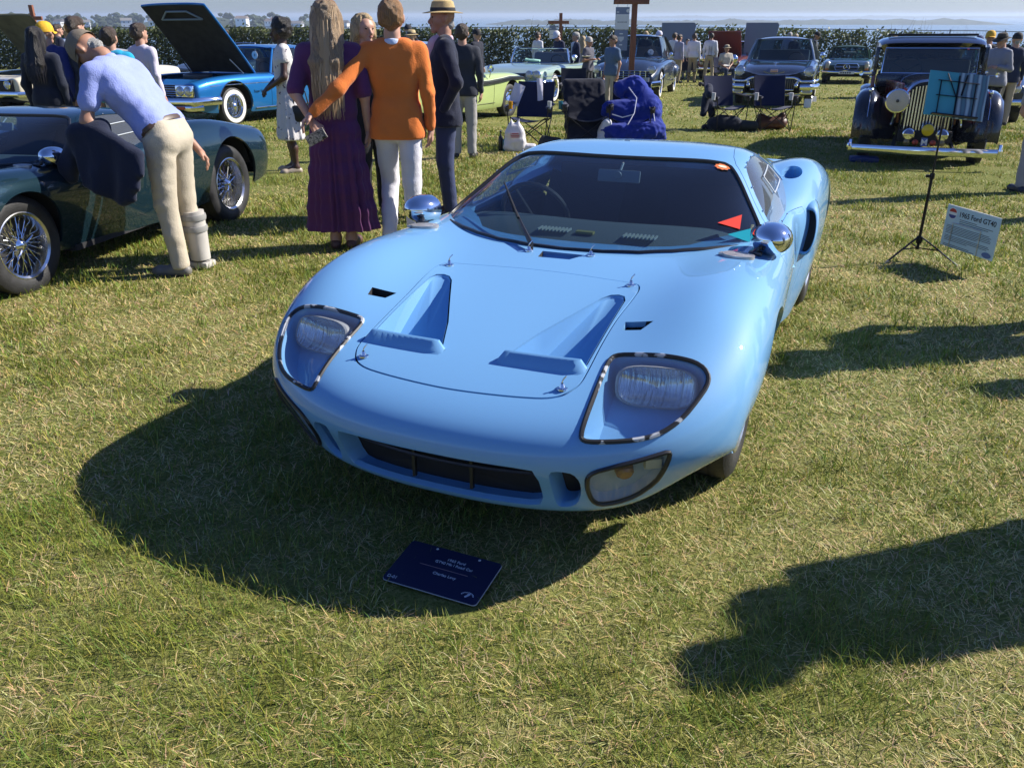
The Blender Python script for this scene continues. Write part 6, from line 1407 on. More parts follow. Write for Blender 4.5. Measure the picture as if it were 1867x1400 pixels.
# ---- black fifties saloon with bullet bumpers
GLB = paint('gloss_black_paint', (.012, .014, .02), .25)
root, A = classic('gloss black 1950s saloon with bullet bumpers facing the camera behind two camp chairs', (6.62, 22.1), 20, GLB,
    [(-.86, .92, .72, .84, .40), (-.6, .95, .88, .90, .32), (0, .98, .98, .95, .28), (.8, .99, 1.02, .97, .26), (1.6, .99, .98, .97, .26), (2.6, .99, .96, .96, .26), (3.5, .98, .94, .98, .30), (4.2, .96, .90, 1.0, .36), (4.5, .90, .82, .92, .40)], -.93, 4.55, 3.3, .37, .42, gh=(.98, 1.38, 2.6, 3.4, .84, .66, 1.0, 1.56), wheel='white', roof_m=paint('silver_blue_roof', (.30, .36, .44), .3, .3))
for s in (1, -1):
    V_, F_ = sdf_mesh([((s * .80, -.80, .80), (s * .82, .2, .90), .135, .13), ((s * .82, .2, .9), (s * .84, 1.0, .90), .13, .10)], .03, .06); npmesh('lamp_pod', V_, F_, GLB, root)
    lamp(root, s * .80, -.95, .80, .092, bezel=1.3)
    bumper(root, [(s * 1.02, -.4, .60), (s * 1.0, -.85, .60), (s * .88, -1.02, .585), (s * .66, -1.04, .58), (s * .56, -1.04, .64), (s * .48, -1.03, .665), (s * .15, -1.04, .67), (0, -1.04, .67)], .03, .025)
    bumper(root, [(s * 1.03, -.5, .47), (s * 1.0, -.92, .47), (s * .86, -1.12, .465), (s * .64, -1.13, .46)], .065, .05)
    V_, F_ = sdf_mesh([((s * .55, -1.02, .52), (s * .55, -1.24, .50), .085, .045), ((s * .55, -1.24, .50), (s * .55, -1.27, .50), .045, .02)], .015, .02); npmesh('bumper_bullet', V_, F_, CHROME, root)
    plate(root, 'fog_lamp', (s * .80, -1.02, .35), (.26, .06, .11), CHROME, bev=.03); plate(root, 'fog_lens', (s * .80, -1.056, .35), (.19, .01, .06), mat('lamp_frosted'), bev=.003)
plate(root, 'grille', (0, -.98, .50), (1.04, .05, .26), DG, bev=.03); vbars(root, 21, -.5, .5, -1.01, .40, .63, .005, m=mat('grille_bronze', (.25, .22, .16), .35, .8))
bumper(root, [(-.5, -1.06, .39), (0, -1.07, .385), (.5, -1.06, .39)], .02, .02); bumper(root, [(-.66, -1.0, .275), (0, -1.02, .27), (.66, -1.0, .275)], .035, .02, 'valance', mat('valance_gold', (.60, .55, .35), .2, .9))
MB().tube([(-.24, -.985, .80), (-.12, -.99, .765), (0, -.995, .745), (.12, -.99, .765), (.24, -.985, .80)], .013, 6).out('bonnet_vee', mat('gold_trim', (.55, .42, .15), .25, 1.), root)
MB().box((0, -.99, .815), (.17, .03, .065), bev=.02).out('bonnet_crest', mat('crest_rose', (.50, .32, .26), .3, .6), root)
V_, F_ = sdf_mesh([((0, -.72, .93), (0, -.45, .99), .018, .012), ((-.05, -.60, .98), (.05, -.60, .98), .012, .012)], .008, .01); npmesh('bonnet_ornament', V_, F_, CHROME, root)
mirror(root, 1.02, 1.05, 1.14, .075); plate(root, 'display_card', (.86, -1.05, .10), (.16, .01, .20), WHITE, (R(-10), 0, 0), .001)
MB().tube([(.5, -.95, .05), (.5, -.95, .20)], .006, 5).out('card_stake', STEEL, root)

# ---- dark green roadster by the hedge, left door open
MG = paint('bottle_green_paint', (.012, .035, .030), .28)
root, A = classic('small bottle green roadster by the hedge with its driver door standing open', (12.35, 32.6), 22, MG,
    [(-.74, .80, .66, .68, .30), (-.5, .85, .78, .76, .26), (0, .87, .84, .82, .24), (.8, .88, .86, .84, .22), (1.6, .88, .82, .84, .22), (2.3, .88, .82, .84, .24), (2.9, .86, .80, .82, .28), (3.3, .80, .72, .74, .34)], -.80, 3.36, 2.4, .315, .36, gh=(.70, 1.10, 1.95, 2.4, .70, .58, .84, 1.28), roof_m=mat('green_soft_top', (.012, .055, .045), .6))
MB().add([(-.36, -.83, .48), (.36, -.83, .48), (.42, -.80, .60), (.34, -.78, .70), (-.34, -.78, .70), (-.42, -.80, .60)], [(0, 1, 2, 3, 4, 5)]).out('grille', BLACK, root, smooth=False)
MB().tube([(-.36, -.84, .48), (.36, -.84, .48), (.42, -.81, .60), (.34, -.79, .70), (-.34, -.79, .70), (-.42, -.81, .60), (-.36, -.84, .48)], .012, 6).out('grille_frame', CHROME, root)
MB().tube([(-.42, -.83, .59), (-.11, -.845, .59)], .014, 6).out('grille_bar', CHROME, root); MB().tube([(.11, -.845, .59), (.42, -.83, .59)], .014, 6).out('grille_bar', CHROME, root)
b = MB().tube([(.10 * math.cos(t), -.85, .59 + .10 * math.sin(t)) for t in np.linspace(0, 6.283, 25)], .012, 6, False)
for i in range(3): t = R(90 + 120 * i); b.tube([(0, -.85, .59), (.10 * math.cos(t), -.85, .59 + .10 * math.sin(t))], [.014, .006], 5)
b.out('star_badge', CHROME, root)
for s in (1, -1):
    V_, F_ = sdf_mesh([((s * .66, -.78, .70), (s * .66, -.78, .56), .075, .07), ((s * .66, -.60, .70), (s * .66, -.62, .56), .085, .075)], .015, .03); npmesh('headlight', V_, F_, mat('lamp_cluster', (.42, .42, .40), .15, .3), root)
    plate(root, 'turn_signal', (s * .67, -.85, .52), (.12, .03, .07), mat('amber_cluster', (.45, .16, .04), .3), bev=.015)
bumper(root, [(-.86, -.45, .42), (-.80, -.82, .42), (-.3, -.92, .41), (.3, -.92, .41), (.80, -.82, .42), (.86, -.45, .42)], .045, .03); plate(root, 'number_plate', (.02, -.96, .40), (.52, .012, .09), mat('plate_white', (.72, .72, .70), .5), bev=.002); [MB().box((-.16 + i * .075, -.968, .40), (.045, .004, .05)).out('plate_mark', BLACK, root, smooth=False) for i in range(5)]
dm = Matrix.Translation((.86, .74, 0)) @ Matrix.Rotation(R(68), 4, 'Z'); b = MB().box((0, .45, .55), (.07, .9, .52), bev=.03).xf(dm @ Matrix.Rotation(R(-90), 4, 'Z') @ Matrix.Rotation(R(90), 4, 'Z')); b.v = b.v
do = b.out('open_door', MG, root); MB().box((0, .48, .97), (.012, .72, .34)).xf(dm).out('door_window', glass('green_glass', (.55, .75, .65)), do)
plate(root, 'windscreen_card', (0, .93, 1.06), (.42, .01, .05), mat('card_cream', (.65, .6, .4), .7), bev=.001)
mirror(root, .88, .85, .92, .05)

# ---- vintage saloon on the right
MAR = paint('maroon_paint', (.16, .022, .014), .25); BLK = paint('coach_black_paint', (.010, .012, .020), .22)
def vintage(loc, yaw):
    root = empty('vintage_saloon', (loc[0], loc[1], gz(loc[1])), -R(yaw), slope=True); tag(root, 'black and maroon 1930s saloon with large round headlamps and upright chrome radiator', 'car')
    # bonnet and radiator shell
    rows = []
    for yy, w_, zt in ((-.52, .30, .98), (-.45, .31, 1.02), (.3, .40, 1.06), (.85, .52, 1.08)):
        r = []
        for t in np.linspace(-1, 1, 17):
            a = t * R(90); xx = w_ * math.copysign(min(1, abs(math.sin(a)) ** .75 * 1.0), t); zz = .52 + (zt - .52) * (max(0, math.cos(a)) ** .42); r.append((xx, yy, zz))
        rows.append(r)
    MB().grid(rows).out('bonnet', BLK, root)
    for s in (1, -1): plate(root, 'bonnet_side', (s * .415, .17, .76), (.03, 1.30, .48), MAR, (0, 0, s * R(-7.5)), .01)
    sh = []
    for t in np.linspace(-1, 1, 25):
        a = t * R(90); sh.append((.29 * math.copysign(abs(math.sin(a)) ** .7, t), .50 + .54 * max(0, math.cos(a)) ** .38))
    pl_ = [(-.24, .40)] + sh + [(.24, .40)]
    b = MB().grid([[(x_, -.62, z_) for x_, z_ in pl_], [(x_ * 1.06, -.60, .40 + (z_ - .40) * 1.03) for x_, z_ in pl_], [(x_ * 1.06, -.50, .40 + (z_ - .40) * 1.03) for x_, z_ in pl_]]); b.out('radiator_shell', CHROME, root)
    MB().add([(x_ * .96, -.60, z_ - .01) for x_, z_ in pl_], [tuple(range(len(pl_)))]).out('radiator_core', BLACK, root, smooth=False)
    for i in range(15):
        x_ = -.25 + .5 * i / 14; zt = np.interp(abs(x_), [0, .18, .25, .29], [1.0, .97, .90, .75]); MB().box((x_, -.625, (zt + .42) / 2), (.016, .03, zt - .42)).out('radiator_slat', mat('slat_nickel', (.62, .58, .48), .2, 1.), root)
    MB().lathe([(.03, 0), (.035, .03), (.02, .05), (.012, .10), (.001, .11)], 14, 'z', (0, -.55, 1.05)).out('radiator_cap', CHROME, root)
    # wings: sweep over the wheels
    for s in (1, -1):
        rows = []
        path = [(-.42, .34), (-.43, .52), (-.36, .70), (-.20, .82), (0, .85), (.22, .80), (.45, .66), (.75, .48), (1.05, .37)]
        for i, (yy, zz) in enumerate(path):
            f = i / 8; r = []
            for t in np.linspace(-1, 1, 11):
                hw = .17; cx = .70; crown = .07 * (1 - abs(t) ** 2.2); inner = (t < -.2) * (abs(t) - .2) * .10 * (1 if f < .55 else .4)
                tgy = [(-.9, 0), (-.95, .1), (-.7, .5), (-.3, .9), (0, 1), (.3, .9), (.4, .85), (.4, .85), (.3, .9)][i]
                r.append((s * (cx + hw * t), yy + tgy[0] * crown, zz + tgy[1] * crown - inner - (.10 * max(0, t - .75) * 4 * (.5 if f > .7 else 1)) * .35))
            rows.append(r)
        wo = MB().grid(rows); wo.grid([[(p[0], p[1] + .012, p[2] - .02) for p in r] for r in rows]); wo.out('front_wing', BLK, root)
        # inner valance joining wing and frame
        MB().grid([[(s * .54, yy, zz - .02) for yy, zz in path[:7]], [(s * .40, yy * .9 + .02, zz * .75) for yy, zz in path[:7]], [(s * .33, yy * .9 + .05, .42) for yy, zz in path[:7]]]).out('wing_valance', BLK, root)
        MB().tube([(s * .70, yy + (-.06 if zz < .75 else 0), zz + .065) for yy, zz in path[1:7]], .006, 5).out('wing_bead', CHROME, root)
        V_, F_ = sdf_mesh([((s * .70, -.24, .90), (s * .70, -.12, .915), .030, .012)], .008, .01); npmesh('side_lamp', V_, F_, CHROME, root)
        MB().box((s * .74, 1.45, .33), (.26, 1.1, .04), bev=.015).out('running_board', BLACK, root)
        rows = []
        for yy, zz in ((1.95, .36), (2.05, .62), (2.25, .80), (2.55, .86), (2.85, .78), (3.05, .55), (3.1, .36)): rows.append([(s * (.70 + .15 * t), yy, zz - .10 * max(0, abs(t) - .6)) for t in np.linspace(-1, 1, 9)])
        MB().grid(rows).out('rear_wing', BLK, root)
        # headlamps
        h = MB().lathe([(.02, .16), (.09, .12), (.135, .04), (.145, 0), (.145, -.015), (.13, -.02)], 32, 'y', (s * .375, -.64, .80)).out('headlamp', CHROME, root)
        MB().lathe([(.13, -.02), (.09, -.035), (.03, -.042), (.001, -.043)], 32, 'y', (s * .375, -.64, .80)).out('headlamp_lens', mat('lens_cream', (.60, .53, .42), .25, bump=.5, bscale=70), h)
        MB().lathe([(.02, -.045), (.018, -.06), (.001, -.062)], 14, 'y', (s * .375, -.64, .80)).out('headlamp_boss', mat('boss_dark', (.06, .055, .05), .4), h)
        MB().tube([(s * .375, -.60, .66), (s * .40, -.55, .50)], .02, 8).out('headlamp_stalk', CHROME, root)
        # spare wheel cover / mirror
        V_, F_ = sdf_mesh([((s * .76, .72, .78), (s * .76, .86, .80), .07, .09)], .015, .03); npmesh('wing_lamp', V_, F_, BLK, root)
        for yc in (0, 2.55): car_wheel(root, s * .68, yc, .345, .16, s, 'disc', mat('wheel_maroon', (.10, .012, .01), .4))
        lampx = s * .16
        MB().lathe([(.070, .03), (.072, 0), (.06, -.012), (.001, -.016)], 20, 'y', (s * .19, -.84, .42)).out('grille_badge', CHROME, root)
        bd = MB(); bd.add([(s * .19 + .055 * math.cos(t), -.862, .425 + .055 * math.sin(t)) for t in np.linspace(0, math.pi, 12)], [tuple(range(12))]); bd.out('badge_enamel', mat('badge_blue', (.06, .12, .40), .3), root, smooth=False)
        for dx, c in ((.20, (.22, .18, .10)), (.10, (.35, .06, .04))): MB().lathe([(.035, .02), (.036, 0), (.001, -.012)], 16, 'y', (s * dx, -.86, .325)).out('badge', mat('badge_%d' % int(c[0] * 100), c, .3, .5), root)
    yl = MB().lathe([(.02, .10), (.06, .06), (.078, 0), (.07, -.02)], 24, 'y', (.02, -.82, .475)).out('fog_lamp', CHROME, root); MB().lathe([(.07, -.02), (.04, -.04), (.001, -.045)], 24, 'y', (.02, -.82, .475)).out('fog_lens', mat('lens_yellow', (.70, .50, .02), .2), yl)
    MB().box((.0, -.87, .335), (.075, .02, .10)).out('badge_plate', mat('badge_blue'), root); text_mesh('badge_letter', 'M', .10, WHITE, root, (0, -.882, .30), (R(90), 0, 0), bold=True)
    bumper(root, [(-.88, -.76, .23), (-.82, -.87, .23), (-.4, -.93, .23), (0, -.94, .23), (.4, -.93, .23), (.82, -.87, .23), (.88, -.76, .23)], .052, .016)
    for s in (1, -1): bumper(root, [(s * .85, -.84, .15), (s * .85, -.87, .24), (s * .85, -.84, .33)], .022, .022, 'overrider'); MB().tube([(s * .35, -.92, .23), (s * .32, -.3, .33)], .025, 6).out('bumper_iron', BLACK, root)
    # cabin
    b = MB(); cab = []
    for yy, w_, zt in ((.88, .66, 1.47), (.98, .68, 1.52), (1.5, .72, 1.56), (2.2, .72, 1.55), (2.75, .68, 1.48), (3.0, .60, 1.30), (3.08, .55, 1.0)):
        r = []
        for t in np.linspace(-1, 1, 21):
            a = t * R(90); r.append((w_ * math.copysign(min(1, abs(math.sin(a)) ** .38), t), yy, 1.40 + (zt - 1.40) * max(0, math.cos(a)) ** .55 if abs(t) < .82 else 1.40 - (abs(t) - .82) / .18 * .04))
        cab.append(r)
    MB().grid(cab).out('roof', BLK, root)
    for yy in (1.25, 1.42, 1.75): MB().box((0, yy, 1.575), (1.15, .05, .03), bev=.01).out('sunroof_rail', BLACK, root)
    for s in (1, -1):
        plate(root, 'body_side', (s * .69, 1.92, .78), (.05, 2.2, .56), MAR if s < 0 else MAR, bev=.02); plate(root, 'waist_rail', (s * .70, 1.92, 1.06), (.05, 2.2, .06), BLK, bev=.015)
        for yy in (.92, 1.75, 2.55): plate(root, 'pillar', (s * .685, yy, 1.24), (.05, .07, .36), BLK, bev=.01)
        glass_quad('side_window', (s * .69, .95, 1.09), (s * .69, 1.72, 1.09), (s * .67, 1.72, 1.41), (s * .67, .95, 1.41), 0.0, TINT, root); glass_quad('side_window', (s * .69, 1.78, 1.09), (s * .69, 2.52, 1.09), (s * .67, 2.52, 1.41), (s * .67, 1.78, 1.41), 0.0, TINT, root)
        for zz in (1.02, 1.10): plate(root, 'door_hinge', (s * .725, .95, zz), (.04, .07, .02), CHROME, bev=.004)
        MB().tube([(s * .70, .86, 1.05), (s * .84, .84, 1.06)], .008, 6).lathe([(.03, 0), (.03, .01), (.001, .012)], 12, 'y', (s * .86, .84, 1.07)).out('mirror', CHROME, root)
    plate(root, 'scuttle', (0, .86, .98), (1.32, .10, .18), BLK, bev=.04); plate(root, 'rear_panel', (0, 3.05, .75), (1.25, .08, .6), BLK, bev=.03)
    fr = [(-.60, .865, 1.075), (.60, .865, 1.075), (.585, .90, 1.40), (-.585, .90, 1.40)]
    ws = glass_quad('windscreen', *fr, 0.0, TINT, root); MB().tube(fr + [fr[0]], .014, 6).out('windscreen_frame', CHROME, ws)
    Mw = Matrix.Translation((-.28, 1.18, 1.12)) @ Matrix.Rotation(R(-55), 4, 'X'); b = MB().tube([tuple(Mw @ Vector((.21 * math.cos(t), .21 * math.sin(t), 0))) for t in np.linspace(0, 6.283, 25)], .013, 6, False)
    for i in range(3): t = R(90 + 120 * i); b.tube([tuple(Mw @ Vector((0, 0, -.02))), tuple(Mw @ Vector((.2 * math.cos(t), .2 * math.sin(t), 0)))], .009, 5)
    b.out('steering_wheel', BLACK, root); plate(root, 'floor', (0, 1.6, .45), (1.2, 2.8, .06), DARK); plate(root, 'seat', (0, 1.9, 1.0), (1.2, .18, .5), mat('seat_tan', (.10, .06, .04), .6), bev=.06); plate(root, 'dash', (0, .96, 1.0), (1.15, .12, .16), mat('dash_walnut', (.10, .045, .02), .35), bev=.03)
    plate(root, 'chassis', (0, .4, .38), (.62, 2.2, .14), BLACK); MB().tube([(-.62, 0, .30), (.62, 0, .30)], .035, 8).out('front_axle', BLACK, root)
    return root
vintage((5.46, 11.45), 22)
# ---- glimpses of cars farther back
SB = paint('steel_blue_paint', (.10, .17, .26), .3)
st = [(-.8, .86, .70, .74, .32), (-.4, .92, .84, .84, .26), (.3, .94, .92, .90, .24), (1.2, .95, .90, .90, .24), (2.4, .95, .90, .90, .24), (3.2, .93, .90, .90, .28), (3.9, .86, .78, .80, .34)]
GH = (.85, 1.30, 2.4, 3.1, .76, .62, .90, 1.45)
def far_car(label, loc, yaw, pm, roof=None, nocap=False):
    root, A = classic(label, loc, yaw, pm, st, -.88, 3.98, 2.85, .34, .40, gh=GH, roof_m=roof, nocap=nocap)
    plate(root, 'grille', (0, -.92, .56), (1.2, .05, .16), DG, bev=.02)
    for s in (1, -1): lamp(root, s * .66, -.90, .66, .08)
    bumper(root, [(-.92, -.5, .42), (-.82, -.9, .42), (0, -.98, .41), (.82, -.9, .42), (.92, -.5, .42)], .055, .03); return root
far_car('steel blue saloon glimpsed between the orange jacket and the navy blazer', (-3.55, 22.6), 24, SB, paint('pale_blue_roof', (.33, .42, .52), .3))
far_car('dark convertible with chrome windscreen frame behind the bright blue car', (-9.3, 27.5), 24, paint('slate_paint', (.05, .07, .10), .3), None, True)
far_car('dark blue saloon whose roof shows above the vintage saloon', (9.2, 17.5), 24, paint('midnight_paint', (.02, .03, .06), .25))
root = far_car('maroon touring car with raised bonnet behind the seated man in a straw hat', (8.6, 36.2), 24, paint('oxblood_paint', (.13, .02, .015), .35))
MB().box((0, .15, 1.32), (1.3, 1.2, .05), (R(-55), 0, 0), .02).out('raised_bonnet', MATS['oxblood_paint'], root); V_, F_ = sdf_mesh([((-.60, -.95, .80), (-.60, -.80, .80), .16, .10), ((.60, -.95, .80), (.60, -.80, .80), .16, .10)], .03, .02)
for s in (1, -1): V_, F_ = sdf_mesh([((s * .60, -.95, .80), (s * .60, -.78, .80), .17, .09)], .02, .02); npmesh('headlamp_shell', V_, F_, CHROME, root)
# ------------------------------------------------------------------ camp chairs, signs, bags
CHB = cloth('chair_navy', (.010, .017, .060), .8); CHF = mat('chair_frame', (.02, .02, .022), .35, .7)
def camp_chair(label, x, y, rz, fm=CHB, s=1.0):
    root = empty('camp_chair', (x, y, gz(y)), R(rz)); tag(root, label, 'camp chair', 'folding camp chairs on the lawn')
    hw = .27 * s
    rows = []                                   # back panel, facing -y
    for j in range(9):
        v = j / 8; rows.append([(hw * u * (1 + .04 * v), .20 + .16 * v + .045 * (1 - u * u) * (1 - .5 * v), (.40 + .50 * v) * s + (.012 * u * u if j == 8 else 0)) for u in np.linspace(-1, 1, 9)])
    b = MB().grid(rows); b.grid([[(p[0], p[1] + .010, p[2]) for p in r] for r in rows]); b.out('back', fm, root)
    rows = []
    for j in range(9):
        v = j / 8; rows.append([(hw * u, -.24 + .46 * v, (.44 - .045 * v - .065 * (1 - u * u) * (1 - .3 * v)) * s) for u in np.linspace(-1, 1, 9)])
    b = MB().grid(rows); b.grid([[(p[0], p[1], p[2] - .010) for p in r] for r in rows]); b.out('seat', fm, root)
    r_ = .0085
    for a, c in (((-.27, -.24, .44), (.27, -.27, .02)), ((.27, -.24, .44), (-.27, -.27, .02)), ((-.27, .22, .40), (.27, .27, .02)), ((.27, .22, .40), (-.27, .27, .02)), ((-.27, -.24, .44), (-.27, .27, .02)), ((-.27, .22, .40), (-.27, -.27, .02)), ((.27, -.24, .44), (.27, .27, .02)), ((.27, .22, .40), (.27, -.27, .02))):
        MB().tube([Vector(a) * s, Vector(c) * s], r_, 6).out('leg', CHF, root)
    for sd in (-1, 1):
        MB().tube([(sd * hw, .20, .36 * s), (sd * hw * 1.04, .37, .91 * s)], r_, 6).out('back_post', CHF, root); MB().tube([(sd * hw, -.27, .03), (sd * hw * 1.16, -.25, .60 * s)], r_, 6).out('arm_post', CHF, root)
        rows = [[(sd * hw * 1.16 + .04 * u, yy, .60 * s - .02 * (1 - u * u) + .04 * (yy + .27)) for u in np.linspace(-1, 1, 4)] for yy in np.linspace(-.27, .27, 6)]
        b = MB().grid(rows); b.grid([[(p[0], p[1], p[2] - .012) for p in r] for r in rows]); ao = b.out('armrest', fm, root)
        MB().lathe([(.036, -.085), (.040, 0)], 12, 'z', (sd * hw * 1.2, -.20, .60 * s)).out('cup_holder', BLACKP, ao)
    return root
def put(o, loc, label, cat, rot=(0, 0, 0), group=None):
    o.location = loc; o.rotation_euler = rot; return tag(o, label, cat, group)
def blob(name, prims, m, loc, label, cat, vox=.02, k=.04, wr=.01, rz=0., clipz=True):
    V_, F_ = sdf_mesh(prims, vox, k, [((0, 0, 0), (0, 0, -1))] if clipz else ()); V_ = wrinkle(V_, wr, (9, 9, 9), loc[0]); o = npmesh(name, V_, F_, m, None); return put(o, loc, label, cat, (0, 0, rz))
gp = lambda px, py, z=0.: gnd(px, py) + Vector((0, 0, z))
g = gp(968, 266); camp_chair('navy camp chair with white towels over its back, left of the front three', g.x, g.y, -14)
for i, (dx, yy, zz, w_, tl) in enumerate(((-.20, .40, .72, .17, 18), (.17, .40, .80, .09, -6))):
    o = MB().grid([[(w_ * (u - .5), .02 * math.sin(u * 5 + v * 3) - .012 * v, -.16 + .32 * v) for u in np.linspace(0, 1, 7)] for v in np.linspace(0, 1, 8)]); o.grid([[(w_ * (u - .5), .02 * math.sin(u * 5 + v * 3) - .012 * v + .014, -.16 + .32 * v) for u in np.linspace(0, 1, 7)] for v in np.linspace(0, 1, 8)])
    q = o.out('towel', cloth('towel_white', (.66, .64, .72)), None); a = R(-14); put(q, g + Vector((dx * math.cos(a) - (yy - .52) * math.sin(a) + (-.0), -.0 + dx * math.sin(a) + (.30) * math.cos(a), zz)), ('large white towel hanging from the left corner of a camp chair', 'narrow white towel over the right corner of a camp chair')[i], 'towel', (R(-14), R(tl), a))
g = gp(1066, 268); camp_chair('middle camp chair of the front three, wrapped in a navy blanket', g.x, g.y, 4, s=1.06)
blob('blanket', [((-.25 + .01 * math.sin(i * 2.3), .34 - .04 * i - (.03 * (i - 5) if i > 5 else 0), .90 - .078 * i), (.25 + .012 * math.sin(i * 1.7), .34 - .04 * i - (.03 * (i - 5) if i > 5 else 0), .90 - .075 * i), .055 + .012 * math.sin(i * 1.9), .06) for i in range(12)], cloth('blanket_navy', (.008, .010, .022)), g, 'dark navy blanket draped over the middle camp chair', 'blanket', .018, .10, .022, R(4))
g = gp(1146, 268); camp_chair('right camp chair of the front three, under royal blue jackets', g.x, g.y, -8)
RB_ = cloth('royal_blue_fleece', (.010, .030, .26)); RBT = mat('piping_white', (.6, .62, .75), .7)
o = blob('blue_jackets', [((-.12, .22, .82), (.10, .22, .86), .13, .12), ((-.28, .02, .52), (.28, .02, .55), .16, .18), ((-.30, -.20, .22), (.30, -.20, .22), .16, .20), ((.2, .1, .7), (.36, -.1, .3), .12, .12), ((-.3, -.22, .08), (.36, -.22, .08), .10, .10), ((.05, .2, .9), (.3, .05, .62), .10, .12)], RB_, g, 'royal blue jackets heaped over the right camp chair', 'jackets', .015, .12, .045)
for pts in ([(-.05, -.02, .86), (.06, -.14, .72), (.02, -.26, .52), (-.08, -.34, .36)], [(.14, .0, .80), (.30, -.16, .60), (.33, -.26, .40)], [(-.30, -.22, .50), (-.15, -.27, .46), (.0, -.28, .50)]): MB().tube(pts, .008, 5).out('piping', RBT, o)
blob('plastic_sack', [((0, 0, .1), (.05, 0, .35), .12, .09), ((-.06, 0, .08), (.12, 0, .08), .10, .10)], mat('sack_white', (.55, .56, .58), .4, bump=.3, bscale=20), gp(1098, 271), 'white plastic sack between the blanket chair and the blue jackets', 'sack', .018, .05, .02)
# shopping bag and spray bottles
g = gp(939, 276); o = blob('shopping_bag', [((-.09, 0, .06), (.09, 0, .06), .085, .085), ((-.08, 0, .16), (.08, 0, .16), .08, .08), ((-.07, 0, .26), (.07, 0, .26), .07, .07), ((-.05, 0, .33), (.05, 0, .33), .05, .05), ((-.05, 0, .36), (-.06, 0, .46), .035, .010), ((.04, 0, .36), (.06, 0, .45), .03, .010)], mat('bag_plastic', (.66, .64, .66), .35, bump=.5, bscale=14), g, 'white plastic shopping bag with red print beside the chairs', 'bag', .016, .06, .016)
rd = mat('print_red', (.45, .05, .06), .6); MB().box((.0, -.115, .24), (.15, .004, .07)).out('print_panel', mat('print_pale', (.6, .5, .52), .6), o)
for z_, w_ in ((.262, .10), (.238, .12), (.215, .11)): MB().box((.0, -.119, z_), (w_, .003, .010)).out('print_line', rd, o)
def bottle(label, px, py, m, spray=False, h=.22):
    b = MB().lathe([(.002, 0), (.034, 0), (.037, .01), (.037, h * .62), (.030, h * .75), (.013, h * .84), (.012, h * .95)], 16)
    o = b.out('bottle', m, None); put(o, gp(px, py), label, 'bottle', group='cleaning bottles beside the shopping bag')
    if spray: MB().box((0, -.01, h + .01), (.03, .075, .03), bev=.008).tube([(0, -.03, h), (0, -.045, h - .05)], .006, 5).out('trigger', BLACKP, o)
    else: MB().lathe([(.015, h * .93), (.015, h * 1.02), (.001, h * 1.02)], 12).out('cap', BLACKP, o)
bottle('black trigger spray bottle left of the shopping bag', 913, 275, mat('bottle_black', (.012, .014, .02), .25), True, .26)
bottle('left of two teal bottles in front of the shopping bag', 921, 276, mat('bottle_teal', (.01, .12, .14), .2)); bottle('right of two teal bottles in front of the shopping bag', 929, 276, mat('bottle_teal'))
blob('white_bag', [((-.06, 0, .05), (.08, 0, .05), .07, .06)], mat('bag_plastic'), gp(962, 276), 'crumpled white bag under the towel chair', 'bag', .015, .03, .012)
bl = blob('tote_bag', [((-.10, 0, .08), (.12, 0, .08), .08, .08), ((-.10, 0, .15), (.12, 0, .12), .05, .04)], mat('tote_dark', (.018, .02, .02), .7), gp(1003, 272), 'dark tote bag between the left and middle camp chairs', 'bag', .016, .03, .01)
# drinks in the cup holders
for px, py, z_, lab, c in ((931, 243, .52, 'amber drink in the left cup holder of the towel chair', (.45, .22, .01)), (1001, 243, .52, 'clear plastic cup at the right arm of the towel chair', (.5, .52, .52)), (1021, 246, .50, 'teal can at the left arm of the blanket chair', (.01, .13, .18))):
    g = gp(968 if px < 990 else 1040, 268); d = ray(px, py - 10); Y = g.y - .15; o = MB().lathe([(.001, 0), (.028, 0), (.033, .11), (.031, .112), (.001, .10)], 14).out('cup', mat('drink_%d' % px, c, .15), None); put(o, (d.x / d.y * Y, Y, gz(Y) + .56), lab, 'cup')
# the pair of chairs in front of the black saloon
g = gp(1318, 238); camp_chair('left camp chair in front of the black saloon, a jacket over its arm', g.x, g.y, 16)
blob('jacket', [((-.30, .1, .72), (-.32, -.1, .62), .07, .07), ((-.34, .05, .60), (-.40, -.08, .30), .07, .06), ((-.26, .1, .6), (-.24, -.05, .28), .06, .06)], cloth('navy_jacket'), g, 'dark jacket hung over the arm of a camp chair', 'jacket', .018, .06, .012)
g = gp(1404, 238); camp_chair('right of the two camp chairs in front of the black saloon', g.x, g.y, 2)
blob('duffel_bag', [((-.20, 0, .12), (.16, 0, .12), .13, .13), ((-.1, -.02, .2), (.1, 0, .2), .09, .07)], cloth('duffel_navy', (.010, .014, .030)), gp(1322, 240), 'navy duffel bag under the left camp chair', 'bag', .02, .05, .015)
blob('round_bag', [((-.10, 0, .10), (.12, 0, .09), .10, .09)], mat('bag_green_black', (.010, .016, .018), .6), gp(1360, 240), 'dark rounded bag between the two camp chairs', 'bag', .02, .03, .008)
blob('leather_bag', [((-.18, 0, .12), (.18, 0, .12), .11, .11), ((-.20, 0, .24), (-.12, 0, .20), .05, .05), ((.20, 0, .26), (.12, 0, .20), .05, .05)], mat('leather_brown', (.10, .035, .02), .5, var=.2), gp(1404, 237), 'brown leather holdall under the right camp chair', 'bag', .02, .05, .012)
blob('small_bag', [((-.06, 0, .05), (.06, 0, .05), .06, .05)], cloth('duffel_navy'), gp(1290, 238), 'small dark bag beside the left camp chair', 'bag', .02, .02, .01)
